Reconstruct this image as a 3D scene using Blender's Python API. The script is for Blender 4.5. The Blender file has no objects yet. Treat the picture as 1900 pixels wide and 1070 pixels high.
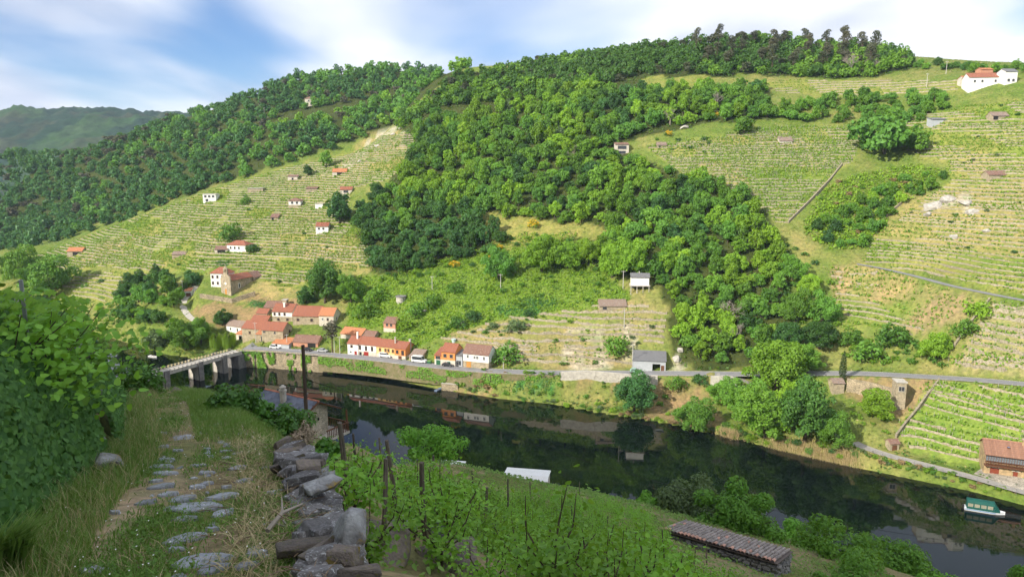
import bpy, math, random
import numpy as np
from mathutils import Vector, Matrix
rng = np.random.default_rng(7)
random.seed(7)
R = math.radians
scene = bpy.context.scene
COL = scene.collection

# ------------------------------------------------------------------ camera, sky, sun, exposure
HC = 85.0                                    # eye height above the river
PITCH = 10.0
cam_d = bpy.data.cameras.new('camera'); cam = bpy.data.objects.new('camera', cam_d); COL.objects.link(cam)
cam.location = (0, 0, HC); cam.rotation_euler = (R(90 - PITCH), 0, 0)
cam_d.sensor_width = 36; cam_d.lens = 26.0; cam_d.clip_start = 0.1; cam_d.clip_end = 12000
scene.camera = cam
SUN_EL = 31.0
SUN_H = Vector((-0.77, -0.64))               # horizontal direction towards the sun
sun_d = bpy.data.lights.new('sun', 'SUN'); sun = bpy.data.objects.new('sun', sun_d); COL.objects.link(sun)
sun_d.energy = 3.9; sun_d.angle = R(0.5); sun_d.color = (1.0, 0.93, 0.80)
sdir = Vector((SUN_H.x * math.cos(R(SUN_EL)), SUN_H.y * math.cos(R(SUN_EL)), math.sin(R(SUN_EL))))
sun.rotation_euler = sdir.to_track_quat('Z', 'Y').to_euler()
sun.location = (0, 0, 300)
world = bpy.data.worlds.new('World'); scene.world = world; world.use_nodes = True
wn = world.node_tree.nodes; wl = world.node_tree.links; wn.clear()
def N(nodes, t, **kw):
    n = nodes.new(t)
    for k, v in kw.items():
        if k.startswith('i_'):
            n.inputs[k[2:].replace('_', ' ')].default_value = v
        else:
            setattr(n, k, v)
    return n
sky = N(wn, 'ShaderNodeTexSky', sky_type='NISHITA'); sky.sun_disc = False
sky.sun_elevation = R(SUN_EL); sky.sun_rotation = math.atan2(SUN_H.x, SUN_H.y); sky.altitude = 300
sky.air_density = 1.0; sky.dust_density = 0.0; sky.ozone_density = 3.0
tc = N(wn, 'ShaderNodeTexCoord'); sep = N(wn, 'ShaderNodeSeparateXYZ'); wl.new(tc.outputs['Generated'], sep.inputs[0])
zz = N(wn, 'ShaderNodeMath', operation='ADD'); zz.inputs[1].default_value = 0.16; wl.new(sep.outputs['Z'], zz.inputs[0])
zm = N(wn, 'ShaderNodeMath', operation='MAXIMUM'); zm.inputs[1].default_value = 0.06; wl.new(zz.outputs[0], zm.inputs[0])
dv = N(wn, 'ShaderNodeVectorMath', operation='DIVIDE'); wl.new(tc.outputs['Generated'], dv.inputs[0])
cz = N(wn, 'ShaderNodeCombineXYZ'); [wl.new(zm.outputs[0], cz.inputs[i]) for i in range(3)]; wl.new(cz.outputs[0], dv.inputs[1])
mp = N(wn, 'ShaderNodeMapping'); mp.inputs['Location'].default_value = (8.4, 1.5, 0.0); mp.inputs['Scale'].default_value = (1.0, 0.62, 0.0)
wl.new(dv.outputs[0], mp.inputs[0])
cn = N(wn, 'ShaderNodeTexNoise', i_Scale=0.62, i_Detail=5.0, i_Roughness=0.42, i_Distortion=0.3); wl.new(mp.outputs[0], cn.inputs['Vector'])
hz = N(wn, 'ShaderNodeMapRange'); wl.new(sep.outputs['Z'], hz.inputs[0]); hz.inputs[1].default_value = 0.0; hz.inputs[2].default_value = 0.13; hz.inputs[3].default_value = 0.26; hz.inputs[4].default_value = 0.0   # the layer closes up towards the horizon
ca = N(wn, 'ShaderNodeMath', operation='ADD'); wl.new(cn.outputs[0], ca.inputs[0]); wl.new(hz.outputs[0], ca.inputs[1])
cr = N(wn, 'ShaderNodeValToRGB'); wl.new(ca.outputs[0], cr.inputs[0])
cr.color_ramp.elements[0].position = 0.37; cr.color_ramp.elements[1].position = 0.56
cr.color_ramp.interpolation = 'EASE'
cn2 = N(wn, 'ShaderNodeTexNoise', i_Scale=1.1, i_Detail=4.0, i_Roughness=0.42); wl.new(mp.outputs[0], cn2.inputs['Vector'])
ccr = N(wn, 'ShaderNodeValToRGB'); wl.new(cn2.outputs[0], ccr.inputs[0]); ccr.color_ramp.elements[0].position = .36; ccr.color_ramp.elements[1].position = .62; ccr.color_ramp.interpolation = 'EASE'
cc = N(wn, 'ShaderNodeMix', data_type='RGBA'); wl.new(ccr.outputs[0], cc.inputs[0])
cc.inputs[6].default_value = (0.50, 0.57, 0.72, 1); cc.inputs[7].default_value = (0.96, 0.97, 1.0, 1)
bg1 = N(wn, 'ShaderNodeBackground'); bg1.inputs[1].default_value = 0.065; hs = N(wn, 'ShaderNodeMix', data_type='RGBA', blend_type='MULTIPLY'); hs.inputs[0].default_value = 1.0; hs.inputs[7].default_value = (.74, .92, 1.2, 1); wl.new(sky.outputs[0], hs.inputs[6]); wl.new(hs.outputs[2], bg1.inputs[0])
bg2 = N(wn, 'ShaderNodeBackground'); bg2.inputs[1].default_value = 0.68; wl.new(cc.outputs[2], bg2.inputs[0])
mx = N(wn, 'ShaderNodeMixShader'); wl.new(cr.outputs[0], mx.inputs[0]); wl.new(bg1.outputs[0], mx.inputs[1]); wl.new(bg2.outputs[0], mx.inputs[2])
wo = N(wn, 'ShaderNodeOutputWorld'); wl.new(mx.outputs[0], wo.inputs[0])
vs = scene.view_settings
vs.view_transform = 'Standard'; vs.look = 'None'; vs.gamma = 1.0; vs.use_curve_mapping = False; vs.exposure = 0.9
cy = scene.cycles
cy.max_bounces = 5; cy.diffuse_bounces = 3; cy.glossy_bounces = 2; cy.transmission_bounces = 3; cy.volume_bounces = 0; cy.use_adaptive_sampling = True; cy.adaptive_threshold = 0.03; cy.transparent_max_bounces = 6
cy.use_denoising = True; cy.caustics_reflective = False; cy.caustics_refractive = False

# ------------------------------------------------------------------ picture geometry <-> world
F = 1372.0; CP, SP = math.cos(R(PITCH)), math.sin(R(PITCH))
def slope(px, py):
    u = 535.0 - np.asarray(py, float); r = np.asarray(px, float) - 950.0
    fw = F * CP + u * SP; up = -F * SP + u * CP
    return r / fw, up / fw
def at_y(px, py, Y):
    sx, sz = slope(px, py); return np.array([sx * Y, Y, HC + sz * Y])
def at_z(px, py, z):
    sx, sz = slope(px, py); Y = (z - HC) / sz; return np.array([sx * Y, Y, z])
def pix(x, y, z):
    dz = np.asarray(z, float) - HC; x = np.asarray(x, float); y = np.asarray(y, float)
    fw = y * CP - dz * SP; up = y * SP + dz * CP
    fw = np.where(np.abs(fw) < 1e-3, 1e-3, fw)
    return 950 + F * x / fw, 535 - F * up / fw
def inpoly(px, py, poly):
    px = np.asarray(px, float); py = np.asarray(py, float); c = np.zeros(px.shape, bool)
    n = len(poly)
    for i in range(n):
        x1, y1 = poly[i]; x2, y2 = poly[(i + 1) % n]
        if y1 == y2: continue
        k = ((y1 > py) != (y2 > py)) & (px < (x2 - x1) * (py - y1) / (y2 - y1) + x1)
        c ^= k
    return c

# ------------------------------------------------------------------ smooth noise for numpy
def vnoise(x, y, s, seed=0):
    x = np.asarray(x, float) / s + seed * 17.3; y = np.asarray(y, float) / s + seed * 9.1
    xi = np.floor(x).astype(np.int64); yi = np.floor(y).astype(np.int64)
    fx = x - xi; fy = y - yi; fx = fx * fx * (3 - 2 * fx); fy = fy * fy * (3 - 2 * fy)
    def h(a, b):
        v = np.sin(a * 127.1 + b * 311.7 + seed * 74.7) * 43758.5453
        return v - np.floor(v)
    return (h(xi, yi) * (1 - fx) + h(xi + 1, yi) * fx) * (1 - fy) + (h(xi, yi + 1) * (1 - fx) + h(xi + 1, yi + 1) * fx) * fy
def fbm(x, y, s, seed=0, o=3):
    t = 0; a = 1.0; n = 0
    for i in range(o):
        t = t + a * vnoise(x, y, s / 2 ** i, seed + i); n += a; a *= 0.5
    return t / n

# ------------------------------------------------------------------ thin plate spline height fields
class TPS:
    def __init__(self, pts, lam=0.0):
        P = np.array(pts, float); self.s = 100.0
        self.xy = P[:, :2] / self.s; z = P[:, 2]; n = len(P)
        d2 = ((self.xy[:, None] - self.xy[None]) ** 2).sum(-1)
        K = np.where(d2 > 0, 0.5 * d2 * np.log(d2 + 1e-12), 0) + lam * np.eye(n)
        Q = np.c_[np.ones(n), self.xy]
        A = np.block([[K, Q], [Q.T, np.zeros((3, 3))]])
        w = np.linalg.solve(A, np.r_[z, np.zeros(3)]); self.w = w[:n]; self.a = w[n:]
    def __call__(self, x, y):
        x = np.asarray(x, float) / self.s; y = np.asarray(y, float) / self.s
        out = self.a[0] + self.a[1] * x + self.a[2] * y
        for (cx, cy_), w in zip(self.xy, self.w):
            d2 = (x - cx) ** 2 + (y - cy_) ** 2
            out = out + w * 0.5 * d2 * np.log(d2 + 1e-12)
        return out
# far side of the valley: (picture x, [(picture y, distance), ...])
FAR = [
 (1900, [(905, 178), (712, 207), (562, 233), (400, 280), (270, 325), (150, 372), (128, 400)]),
 (1780, [(700, 219), (535, 250), (380, 298), (220, 360), (150, 398), (128, 430)]),
 (1700, [(850, 196), (697, 231), (518, 275), (380, 316), (220, 379), (140, 430), (112, 470)]),
 (1550, [(805, 206), (694, 241), (500, 290), (380, 326), (230, 385), (140, 455), (95, 515)]),
 (1400, [(815, 216), (692, 252), (600, 271), (430, 312), (300, 359), (200, 411), (110, 495), (76, 540)]),
 (1200, [(690, 258), (545, 288), (420, 327), (300, 372), (200, 425), (120, 510), (97, 545)]),
 (1000, [(692, 262), (600, 284), (500, 314), (420, 346), (300, 395), (200, 457), (132, 540)]),
 (800, [(676, 273), (600, 296), (500, 333), (400, 376), (300, 429), (200, 505), (155, 570)]),
 (600, [(656, 291), (600, 313), (500, 356), (400, 411), (335, 465), (296, 512)]),
 (730, [(245, 522)]), (670, [(330, 440)]),
 (500, [(645, 297), (570, 333), (480, 378), (400, 425), (322, 500)]),
 (400, [(640, 320), (600, 329), (548, 347), (500, 372), (400, 432), (349, 482)]),
 (300, [(600, 332), (540, 358), (470, 407), (384, 478)]),
 (200, [(575, 372), (500, 414), (422, 477)]),
 (60, [(545, 405), (500, 450), (462, 482)]),
 (-150, [(545, 450), (520, 490)]),
]
pts = []
for px_, l in FAR:
    for py_, Y in l: pts.append(at_y(px_, py_, Y))
# valley behind the spur, then the dark wooded hill behind it
for px_, Y, z in [(-150, 560, 0), (60, 545, 16), (200, 545, 27), (400, 560, 50), (600, 585, 72), (730, 600, 90), (830, 650, 128)]:
    p = at_y(px_, 300, Y); pts.append((p[0], Y, z))
for px_, py_, Y in [(-150, 400, 700), (0, 440, 690), (0, 360, 770), (0, 298, 860), (200, 400, 640), (200, 322, 730), (200, 270, 835),
                    (400, 305, 635), (400, 245, 730), (400, 202, 830), (550, 272, 630), (550, 205, 715), (550, 150, 820),
                    (740, 225, 650), (740, 182, 715), (740, 132, 810), (860, 142, 800), (-150, 330, 850), (300, 232, 835)]:
    pts.append(at_y(px_, py_, Y))
for x, y, z in [(-600, 990, 40), (-330, 1000, 90), (-100, 1000, 120), (150, 720, 150), (300, 640, 150), (420, 560, 128), (420, 420, 118), (-450, 480, -5), (-480, 620, 5),
                (330, 300, 105), (260, 160, 45), (330, 200, 70), (-330, 420, 0)]:
    pts.append((x, y, z))
far_tps = TPS(pts, 1e-4)
SHORE = [(-900, 345), (-420, 352), (-260, 352)] + [tuple(at_z(a, b, 0)[:2]) for a, b in
         [(205, 625), (245, 638), (300, 655), (380, 672), (441, 679), (514, 682), (597, 689), (700, 699), (755, 709), (822, 722), (930, 739), (1020, 748), (1081, 762),
          (1155, 774), (1270, 794), (1327, 808), (1422, 828), (1583, 865), (1650, 879), (1799, 909), (1900, 936)]] + [(220, 95), (400, 0)]
SHX = np.array([p[0] for p in SHORE]); SHY = np.array([p[1] for p in SHORE])
def shore_y(x): return np.interp(x, SHX, SHY)
# roads: picture points with a chosen height
def road_pts(l): return np.array([at_z(a, b, z) for a, b, z in l])
ROAD = road_pts([(452, 648, 6.8), (520, 651, 6.8), (600, 657, 7), (700, 666, 7.2), (800, 678, 7.4), (900, 687, 7.8), (1000, 691, 8.2), (1100, 691.5, 8.8), (1200, 692, 9.4), (1300, 693, 10.4),
                 (1400, 694, 11.6), (1500, 693, 13), (1600, 693, 14.8), (1700, 698, 16.5), (1800, 704, 18.5), (1930, 715, 21), (2080, 728, 24)])
LANE = road_pts([(1395, 712, 9.3), (1360, 699, 10.6), (1330, 694, 10.8)])           # ramp towards the bank
LOWER = road_pts([(1480, 770, 6.0), (1560, 808, 3.6), (1600, 828, 3.2), (1650, 845, 3.0), (1700, 858, 2.9), (1800, 884, 2.8), (1930, 921, 2.6), (2100, 965, 2.6)])
UPPER = road_pts([(1590, 490, 44.5), (1640, 499, 43.5), (1700, 513, 42), (1760, 529, 41), (1830, 544, 40.5), (1930, 563, 40), (2050, 585, 40)])
CHLANE = road_pts([(375, 604, 10.5), (352, 588, 12.6), (340, 570, 15), (343, 555, 17.5), (356, 543, 19.5), (364, 530, 21.5)])
BENCH = [(ROAD, 4.6, 4), (LOWER, 3.0, 3), (UPPER, 2.6, 3), (CHLANE, 2.4, 3), (LANE, 2.4, 2)]
def dist_poly(x, y, P):
    best = np.full(np.shape(x), 1e9); bz = np.zeros(np.shape(x))
    for a, b in zip(P[:-1], P[1:]):
        d = b - a; L2 = d[0] ** 2 + d[1] ** 2 + 1e-9
        t = np.clip(((x - a[0]) * d[0] + (y - a[1]) * d[1]) / L2, 0, 1)
        q = np.hypot(x - a[0] - t * d[0], y - a[1] - t * d[1]); k = q < best
        best = np.where(k, q, best); bz = np.where(k, a[2] + t * d[2], bz)
    return best, bz
GX0, GX1, GY0, GY1, GS = -520.0, 380.0, 140.0, 960.0, 2.0
gx = np.arange(GX0, GX1 + .1, GS); gy = np.arange(GY0, GY1 + .1, GS)
XX, YY = np.meshgrid(gx, gy)
ZZ = far_tps(XX, YY) + (fbm(XX, YY, 40, 3) - .5) * 3.0 + (fbm(XX, YY, 9, 5) - .5) * 0.7
for P, hw, fall in BENCH:
    d, bz = dist_poly(XX, YY, P)
    w = np.clip(1 - (d - hw) / fall, 0, 1); w = w * w * (3 - 2 * w)
    ZZ = ZZ * (1 - w) + bz * w
dsh = YY - shore_y(XX)
ZZ = np.where(dsh < 60, np.minimum(ZZ, np.where(dsh > 0, 0.15 + 1.35 * dsh, 0.15 + 0.8 * dsh)), ZZ)
ZZ = np.where((dsh > 0.5) & (dsh < 90), np.maximum(ZZ, 0.5), ZZ)
ZZ = np.maximum(ZZ, -7)
def zf(x, y):
    u = np.clip((np.asarray(x, float) - GX0) / GS, 0, len(gx) - 1.001); v = np.clip((np.asarray(y, float) - GY0) / GS, 0, len(gy) - 1.001)
    i = u.astype(int); j = v.astype(int); a = u - i; b = v - j
    return (ZZ[j, i] * (1 - a) + ZZ[j, i + 1] * a) * (1 - b) + (ZZ[j + 1, i] * (1 - a) + ZZ[j + 1, i + 1] * a) * b
def hit(px, py, y0=150.0, y1=950.0):
    """first point of the far hillside along the line of sight"""
    sx, sz = slope(px, py); Y = np.arange(y0, y1, 0.5)
    k = np.nonzero(HC + sz * Y <= zf(sx * Y, Y))[0]
    if len(k) == 0: return at_y(px, py, 480)
    Yh = Y[k[0]]; return np.array([sx * Yh, Yh, float(zf(sx * Yh, Yh))])
def hitv(px, py, y0=150.0, y1=950.0, step=1.0):
    sx, sz = slope(px, py); Y = np.arange(y0, y1, step); out = np.full(len(sx), np.nan); todo = np.arange(len(sx))
    for c in range(0, len(Y), 100):
        yb = Y[c:c + 100]
        if not len(todo): break
        m = HC + sz[todo, None] * yb <= zf(sx[todo, None] * yb, np.broadcast_to(yb, (len(todo), len(yb)))); any_ = m.any(1); out[todo[any_]] = yb[m.argmax(1)[any_]]; todo = todo[~any_]
    k = ~np.isnan(out); x = sx[k] * out[k]; return np.c_[x, out[k], zf(x, out[k])]
# near side: the slope we stand on
NEAR = [(300, 1065, 5.0), (700, 1060, 7.6), (1000, 1060, 15), (1300, 1070, 30), (1500, 1072, 40), (1700, 1072, 52), (680, 935, 13), (945, 978, 24), (1240, 1000, 40), (1400, 1030, 44),
        (640, 822, 24), (760, 868, 42), (900, 890, 55), (1050, 905, 60), (1180, 935, 62), (1450, 1010, 62), (560, 840, 14.5)]
npts = [tuple(at_y(*p)) for p in NEAR]
for Y, x in [(0, 0), (5, -2.5), (10, -4.5), (16, -7.2), (19.5, -9.2)]:
    for o in (-1.2, 1.0): npts.append((x + o, Y, HC - 1.7 - .24 * Y))
for x, y, z in [(-5.0, 17.5, 77.9), (-6.3, 21, 76.4), (-9.0, 28, 71.0), (-14, 27, 73.5), (-19, 40, 66), (-8, 40, 66), (-30, 75, 50), (-22, 74, 53), (-60, 110, 36), (-100, 160, 22), (-150, 220, 10), (-10, 75, 50), (20, 95, 32), (-30, 130, 20), (60, 75, 16), (80, 95, -4), (50, 110, -2),
                (-60, 200, -3), (0, 150, -3), (110, 80, -3), (70, 122, -3), (-130, 265, -3), (-200, 280, 0), (0, -10, 86), (12, -10, 80), (20, 5, 75), (60, 20, 45), (40, -20, 68), (100, -10, 20), (-16, 20, 80), (-120, 100, 60), (-180, 190, 35)]:
    npts.append((x, y, z))
near_tps = TPS(npts, 1e-5)
def pathc(y): return np.interp(y, [-20, 0, 5, 10, 16, 19.5, 26], [6, 0, -2.5, -4.5, -7.2, -9.2, -13])
def path_l(y): return np.interp(y, [-20, 0, 5, 7, 10, 16, 19.5, 23], [3.5, -2.3, -3.95, -4.75, -5.75, -8.9, -10.6, -12.2])
def path_r(y): return np.interp(y, [-20, 0, 3, 4.5, 6.3, 8, 10, 16, 19.5, 23], [8, .9, -.75, -1.4, -1.95, -2.6, -3.4, -6.2, -8.2, -10])
def zn(x, y):
    x = np.asarray(x, float); y = np.asarray(y, float)
    z = near_tps(x, y)
    zp = HC - 1.7 - .24 * y
    xl = path_l(y); xr = path_r(y)
    # right of the path the ground drops behind a retaining wall
    w = np.clip((xr + 0.35 - x) / 0.35, 0, 1) * np.clip((25 - y) / 4, 0, 1) * np.clip((y + 12) / 6, 0, 1)
    zpp = zp + (fbm(x, y, 1.3, 21) - .5) * 0.16
    z = z * (1 - w) + zpp * w
    # left: a bank about 1.9 m high, then an unseen hill shaped to shade the foreground
    rise = np.clip((xl - x) / 0.9, 0, 1); rise = rise * rise * (3 - 2 * rise)
    fade = np.clip((19 - y) / 4, 0, 1)
    up = -(x - xl) * .85 - np.maximum(y - 24, 0) * .5
    back = np.clip((-x * .85 - y * .5 - 3.0), 0, 200)
    hill = 36 * (1 - np.exp(-back * 1.0 / 36 * 1.0))
    z = np.maximum(z, np.where(x < xl, zp + 1.85 * rise * fade - .3 * np.maximum(y - 15, 0) * (1 - fade), -99)) if True else z
    return z + hill

# ------------------------------------------------------------------ materials
MATS = {}
def nodes_of(m):
    m.use_nodes = True; nt = m.node_tree; nt.nodes.clear(); return nt.nodes, nt.links
def ramp(n, l, src, stops):
    r = N(n, 'ShaderNodeValToRGB'); l.new(src, r.inputs[0]); e = r.color_ramp.elements
    while len(e) < len(stops): e.new(0.5)
    for k, (p, c) in enumerate(stops): e[k].position = p; e[k].color = (*c, 1)
    return r.outputs[0]
def mixc(n, l, f, a, b, mode='MIX'):
    m = N(n, 'ShaderNodeMix', data_type='RGBA', blend_type=mode)
    for k, v in ((0, f), (6, a), (7, b)):
        if isinstance(v, (int, float)): m.inputs[k].default_value = v
        elif isinstance(v, tuple): m.inputs[k].default_value = (*v, 1) if len(v) == 3 else v
        else: l.new(v, m.inputs[k])
    return m.outputs[2]
def mat(name, c1, c2=None, c3=None, scale=3.0, rough=0.8, bump=0.0, bscale=None, metal=0.0, jitter=0.0, stretch=None, spec=0.3, detail=6):
    """noise mottled surface: c1 -> c2 (-> c3 speckle); jitter = brightness change from object to object"""
    if name in MATS: return MATS[name]
    m = bpy.data.materials.new(name); n, l = nodes_of(m); MATS[name] = m
    b = N(n, 'ShaderNodeBsdfPrincipled', i_Roughness=rough, i_Metallic=metal); b.inputs['Specular IOR Level'].default_value = spec
    o = N(n, 'ShaderNodeOutputMaterial'); l.new(b.outputs[0], o.inputs[0])
    t = N(n, 'ShaderNodeTexCoord'); co = t.outputs['Object']
    if stretch:
        mpn = N(n, 'ShaderNodeMapping'); mpn.inputs['Scale'].default_value = stretch; l.new(co, mpn.inputs[0]); co = mpn.outputs[0]
    if c2 is None: c2 = tuple(v * .75 for v in c1)
    nz = N(n, 'ShaderNodeTexNoise', i_Scale=scale, i_Detail=float(detail), i_Roughness=0.62); l.new(co, nz.inputs['Vector'])
    col = ramp(n, l, nz.outputs[0], [(0.36, c1), (0.62, c2)])
    if c3:
        n3 = N(n, 'ShaderNodeTexNoise', i_Scale=scale * 1.5, i_Detail=5.0, i_Roughness=0.7); l.new(co, n3.inputs['Vector'])
        f = ramp(n, l, n3.outputs[0], [(0.55, (0, 0, 0)), (0.63, (1, 1, 1))])
        col = mixc(n, l, f, col, c3)
    if jitter:
        oi = N(n, 'ShaderNodeObjectInfo'); mr = N(n, 'ShaderNodeMapRange'); l.new(oi.outputs['Random'], mr.inputs[0])
        mr.inputs[3].default_value = 1 - jitter; mr.inputs[4].default_value = 1 + jitter
        cm = N(n, 'ShaderNodeCombineColor'); [l.new(mr.outputs[0], cm.inputs[i]) for i in range(3)]
        col = mixc(n, l, 1.0, col, cm.outputs[0], 'MULTIPLY')
    l.new(col, b.inputs['Base Color'])
    if bump:
        bp = N(n, 'ShaderNodeBump', i_Strength=bump); bp.inputs['Distance'].default_value = 0.05
        nb = N(n, 'ShaderNodeTexNoise', i_Scale=bscale or scale * 4, i_Detail=6.0); l.new(co, nb.inputs['Vector'])
        l.new(nb.outputs[0], bp.inputs['Height']); l.new(bp.outputs[0], b.inputs['Normal'])
    return m
def leafmat(name, c1, c2, c3=None, trans=0.3, rough=0.5, spec=0.25):
    """leaf: every leaf its own tint between c1 and c2, every plant shifted towards c3"""
    if name in MATS: return MATS[name]
    m = bpy.data.materials.new(name); n, l = nodes_of(m); MATS[name] = m
    g = N(n, 'ShaderNodeNewGeometry'); oi = N(n, 'ShaderNodeObjectInfo')
    col = mixc(n, l, g.outputs['Random Per Island'], c1, c2)
    if c3: 
        f = N(n, 'ShaderNodeMath', operation='MULTIPLY'); l.new(oi.outputs['Random'], f.inputs[0]); f.inputs[1].default_value = 0.75
        col = mixc(n, l, f.outputs[0], col, c3)
        mr = N(n, 'ShaderNodeMath', operation='MULTIPLY_ADD'); wn_ = N(n, 'ShaderNodeTexWhiteNoise', noise_dimensions='1D'); l.new(oi.outputs['Random'], wn_.inputs['W']); l.new(wn_.outputs['Value'], mr.inputs[0]); mr.inputs[1].default_value = .55; mr.inputs[2].default_value = .75
        cm = N(n, 'ShaderNodeCombineColor'); [l.new(mr.outputs[0], cm.inputs[i]) for i in range(3)]; col = mixc(n, l, 1.0, col, cm.outputs[0], 'MULTIPLY')
    b = N(n, 'ShaderNodeBsdfPrincipled', i_Roughness=rough); b.inputs['Specular IOR Level'].default_value = spec
    l.new(col, b.inputs['Base Color'])
    tr = N(n, 'ShaderNodeBsdfTranslucent'); cg = mixc(n, l, 0.5, col, (0.30, 0.42, 0.03)); l.new(cg, tr.inputs[0])
    mxs = N(n, 'ShaderNodeMixShader'); mxs.inputs[0].default_value = trans
    l.new(b.outputs[0], mxs.inputs[1]); l.new(tr.outputs[0], mxs.inputs[2])
    o = N(n, 'ShaderNodeOutputMaterial'); l.new(mxs.outputs[0], o.inputs[0])
    return m
def attrmat(name, attr='Col', rough=0.9, n1=(0.5, 0.55), bump=0.4, fine=1.2):
    """ground: colour attribute of the soil/grass cover, broken up by noise at three sizes"""
    m = bpy.data.materials.new(name); n, l = nodes_of(m); MATS[name] = m
    a = N(n, 'ShaderNodeAttribute'); a.attribute_name = attr
    g = N(n, 'ShaderNodeNewGeometry')
    nz = N(n, 'ShaderNodeTexNoise', i_Scale=fine, i_Detail=8.0, i_Roughness=0.7); l.new(g.outputs['Position'], nz.inputs['Vector'])
    f = ramp(n, l, nz.outputs[0], [(0.30, (0.50, 0.52, 0.45)), (0.5, (1.0, 1.0, 1.0)), (0.72, (1.5, 1.42, 1.25))])
    col = mixc(n, l, 1.0, a.outputs['Color'], f, 'MULTIPLY')
    nz2 = N(n, 'ShaderNodeTexNoise', i_Scale=fine * .22, i_Detail=5.0, i_Roughness=0.6); l.new(g.outputs['Position'], nz2.inputs['Vector'])
    f2 = ramp(n, l, nz2.outputs[0], [(0.35, (0.72, 0.86, 0.6)), (0.65, (1.22, 1.1, 1.05))])
    col = mixc(n, l, 0.9, col, f2, 'MULTIPLY')
    b = N(n, 'ShaderNodeBsdfPrincipled', i_Roughness=rough); b.inputs['Specular IOR Level'].default_value = 0.1; l.new(col, b.inputs['Base Color'])
    bp = N(n, 'ShaderNodeBump', i_Strength=bump); bp.inputs['Distance'].default_value = 0.3 / fine
    l.new(nz.outputs[0], bp.inputs['Height']); l.new(bp.outputs[0], b.inputs['Normal'])
    o = N(n, 'ShaderNodeOutputMaterial'); l.new(b.outputs[0], o.inputs[0])
    return m

# ------------------------------------------------------------------ mesh helpers
def fast_mesh(name, V, Fc, m=None, smooth=False):
    """V (n,3) array, Fc (m,k) index array"""
    V = np.asarray(V, np.float32); Fc = np.asarray(Fc, np.int32)
    me = bpy.data.meshes.new(name); me.vertices.add(len(V)); me.vertices.foreach_set('co', V.ravel())
    k = Fc.shape[1]; me.loops.add(Fc.size); me.loops.foreach_set('vertex_index', Fc.ravel())
    me.polygons.add(len(Fc)); me.polygons.foreach_set('loop_start', np.arange(len(Fc), dtype=np.int32) * k)
    if smooth: me.polygons.foreach_set('use_smooth', np.ones(len(Fc), bool))
    me.update(calc_edges=True)
    if m: me.materials.append(m)
    return me
class MB:
    def __init__(s): s.v = []; s.f = []; s.m = []; s.mi = 0
    def add(s, vs, fs):
        o = len(s.v); s.v += [tuple(map(float, v)) for v in vs]; s.f += [tuple(o + i for i in f) for f in fs]; s.m += [s.mi] * len(fs); return s
    def box(s, x0, x1, y0, y1, z0, z1):
        return s.add([(x0, y0, z0), (x1, y0, z0), (x1, y1, z0), (x0, y1, z0), (x0, y0, z1), (x1, y0, z1), (x1, y1, z1), (x0, y1, z1)],
                     [(0, 3, 2, 1), (4, 5, 6, 7), (0, 1, 5, 4), (1, 2, 6, 5), (2, 3, 7, 6), (3, 0, 4, 7)])
    def prism(s, poly, ax, a, b):
        """polygon in the plane across axis ax (0 x, 1 y, 2 z), from a to b"""
        n = len(poly)
        def p(q, t):
            return (t, q[0], q[1]) if ax == 0 else (q[0], t, q[1]) if ax == 1 else (q[0], q[1], t)
        return s.add([p(q, a) for q in poly] + [p(q, b) for q in poly],
                     [tuple(range(n))[::-1], tuple(range(n, 2 * n))] + [(i, (i + 1) % n, n + (i + 1) % n, n + i) for i in range(n)])
    def tube(s, P, r, k=6, cap=True):
        P = [Vector(p) for p in P]; r = r if hasattr(r, '__len__') else [r] * len(P); rings = []
        u = None
        for i, p in enumerate(P):
            d = (P[min(i + 1, len(P) - 1)] - P[max(i - 1, 0)]).normalized()
            if u is None:
                u = d.orthogonal().normalized()
            u = (u - d * u.dot(d)).normalized(); w = d.cross(u)
            rings.append([p + (u * math.cos(2 * math.pi * j / k) + w * math.sin(2 * math.pi * j / k)) * r[i] for j in range(k)])
        vs = [q for ring in rings for q in ring]
        fs = [(i * k + j, i * k + (j + 1) % k, (i + 1) * k + (j + 1) % k, (i + 1) * k + j) for i in range(len(P) - 1) for j in range(k)]
        if cap: fs += [tuple(range(k))[::-1], tuple(range((len(P) - 1) * k, len(P) * k))]
        return s.add(vs, fs)
    def lathe(s, prof, k=12, c=(0, 0)):
        vs = [(c[0] + r * math.cos(2 * math.pi * j / k), c[1] + r * math.sin(2 * math.pi * j / k), z) for r, z in prof for j in range(k)]
        fs = [(i * k + j, i * k + (j + 1) % k, (i + 1) * k + (j + 1) % k, (i + 1) * k + j) for i in range(len(prof) - 1) for j in range(k)]
        fs += [tuple(range(k))[::-1], tuple(range((len(prof) - 1) * k, len(prof) * k))]
        return s.add(vs, fs)
    def mesh(s, name, mats, smooth=False):
        me = bpy.data.meshes.new(name); me.from_pydata(s.v, [], s.f); me.update()
        for m in (mats if isinstance(mats, (list, tuple)) else [mats]): me.materials.append(m)
        if any(s.m): me.polygons.foreach_set('material_index', s.m)
        if smooth: me.polygons.foreach_set('use_smooth', [True] * len(s.f))
        return me
def link(name, data, parent=None, loc=None, rz=None, sc=None, label=None, cat=None, group=None, kind=None, rot=None):
    o = bpy.data.objects.new(name, data); COL.objects.link(o)
    if parent is not None: o.parent = parent
    if loc is not None: o.location = loc
    if rot is not None: o.rotation_euler = rot
    elif rz is not None: o.rotation_euler = (0, 0, rz)
    if sc is not None: o.scale = sc if hasattr(sc, '__len__') else (sc, sc, sc)
    if label: o['label'] = label
    if cat: o['category'] = cat
    if group: o['group'] = group
    if kind: o['kind'] = kind
    return o
def thing(name, label, cat, loc=(0, 0, 0), rz=0.0, group=None, sc=None): return link(name, None, None, loc, rz, sc, label, cat, group)
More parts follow.
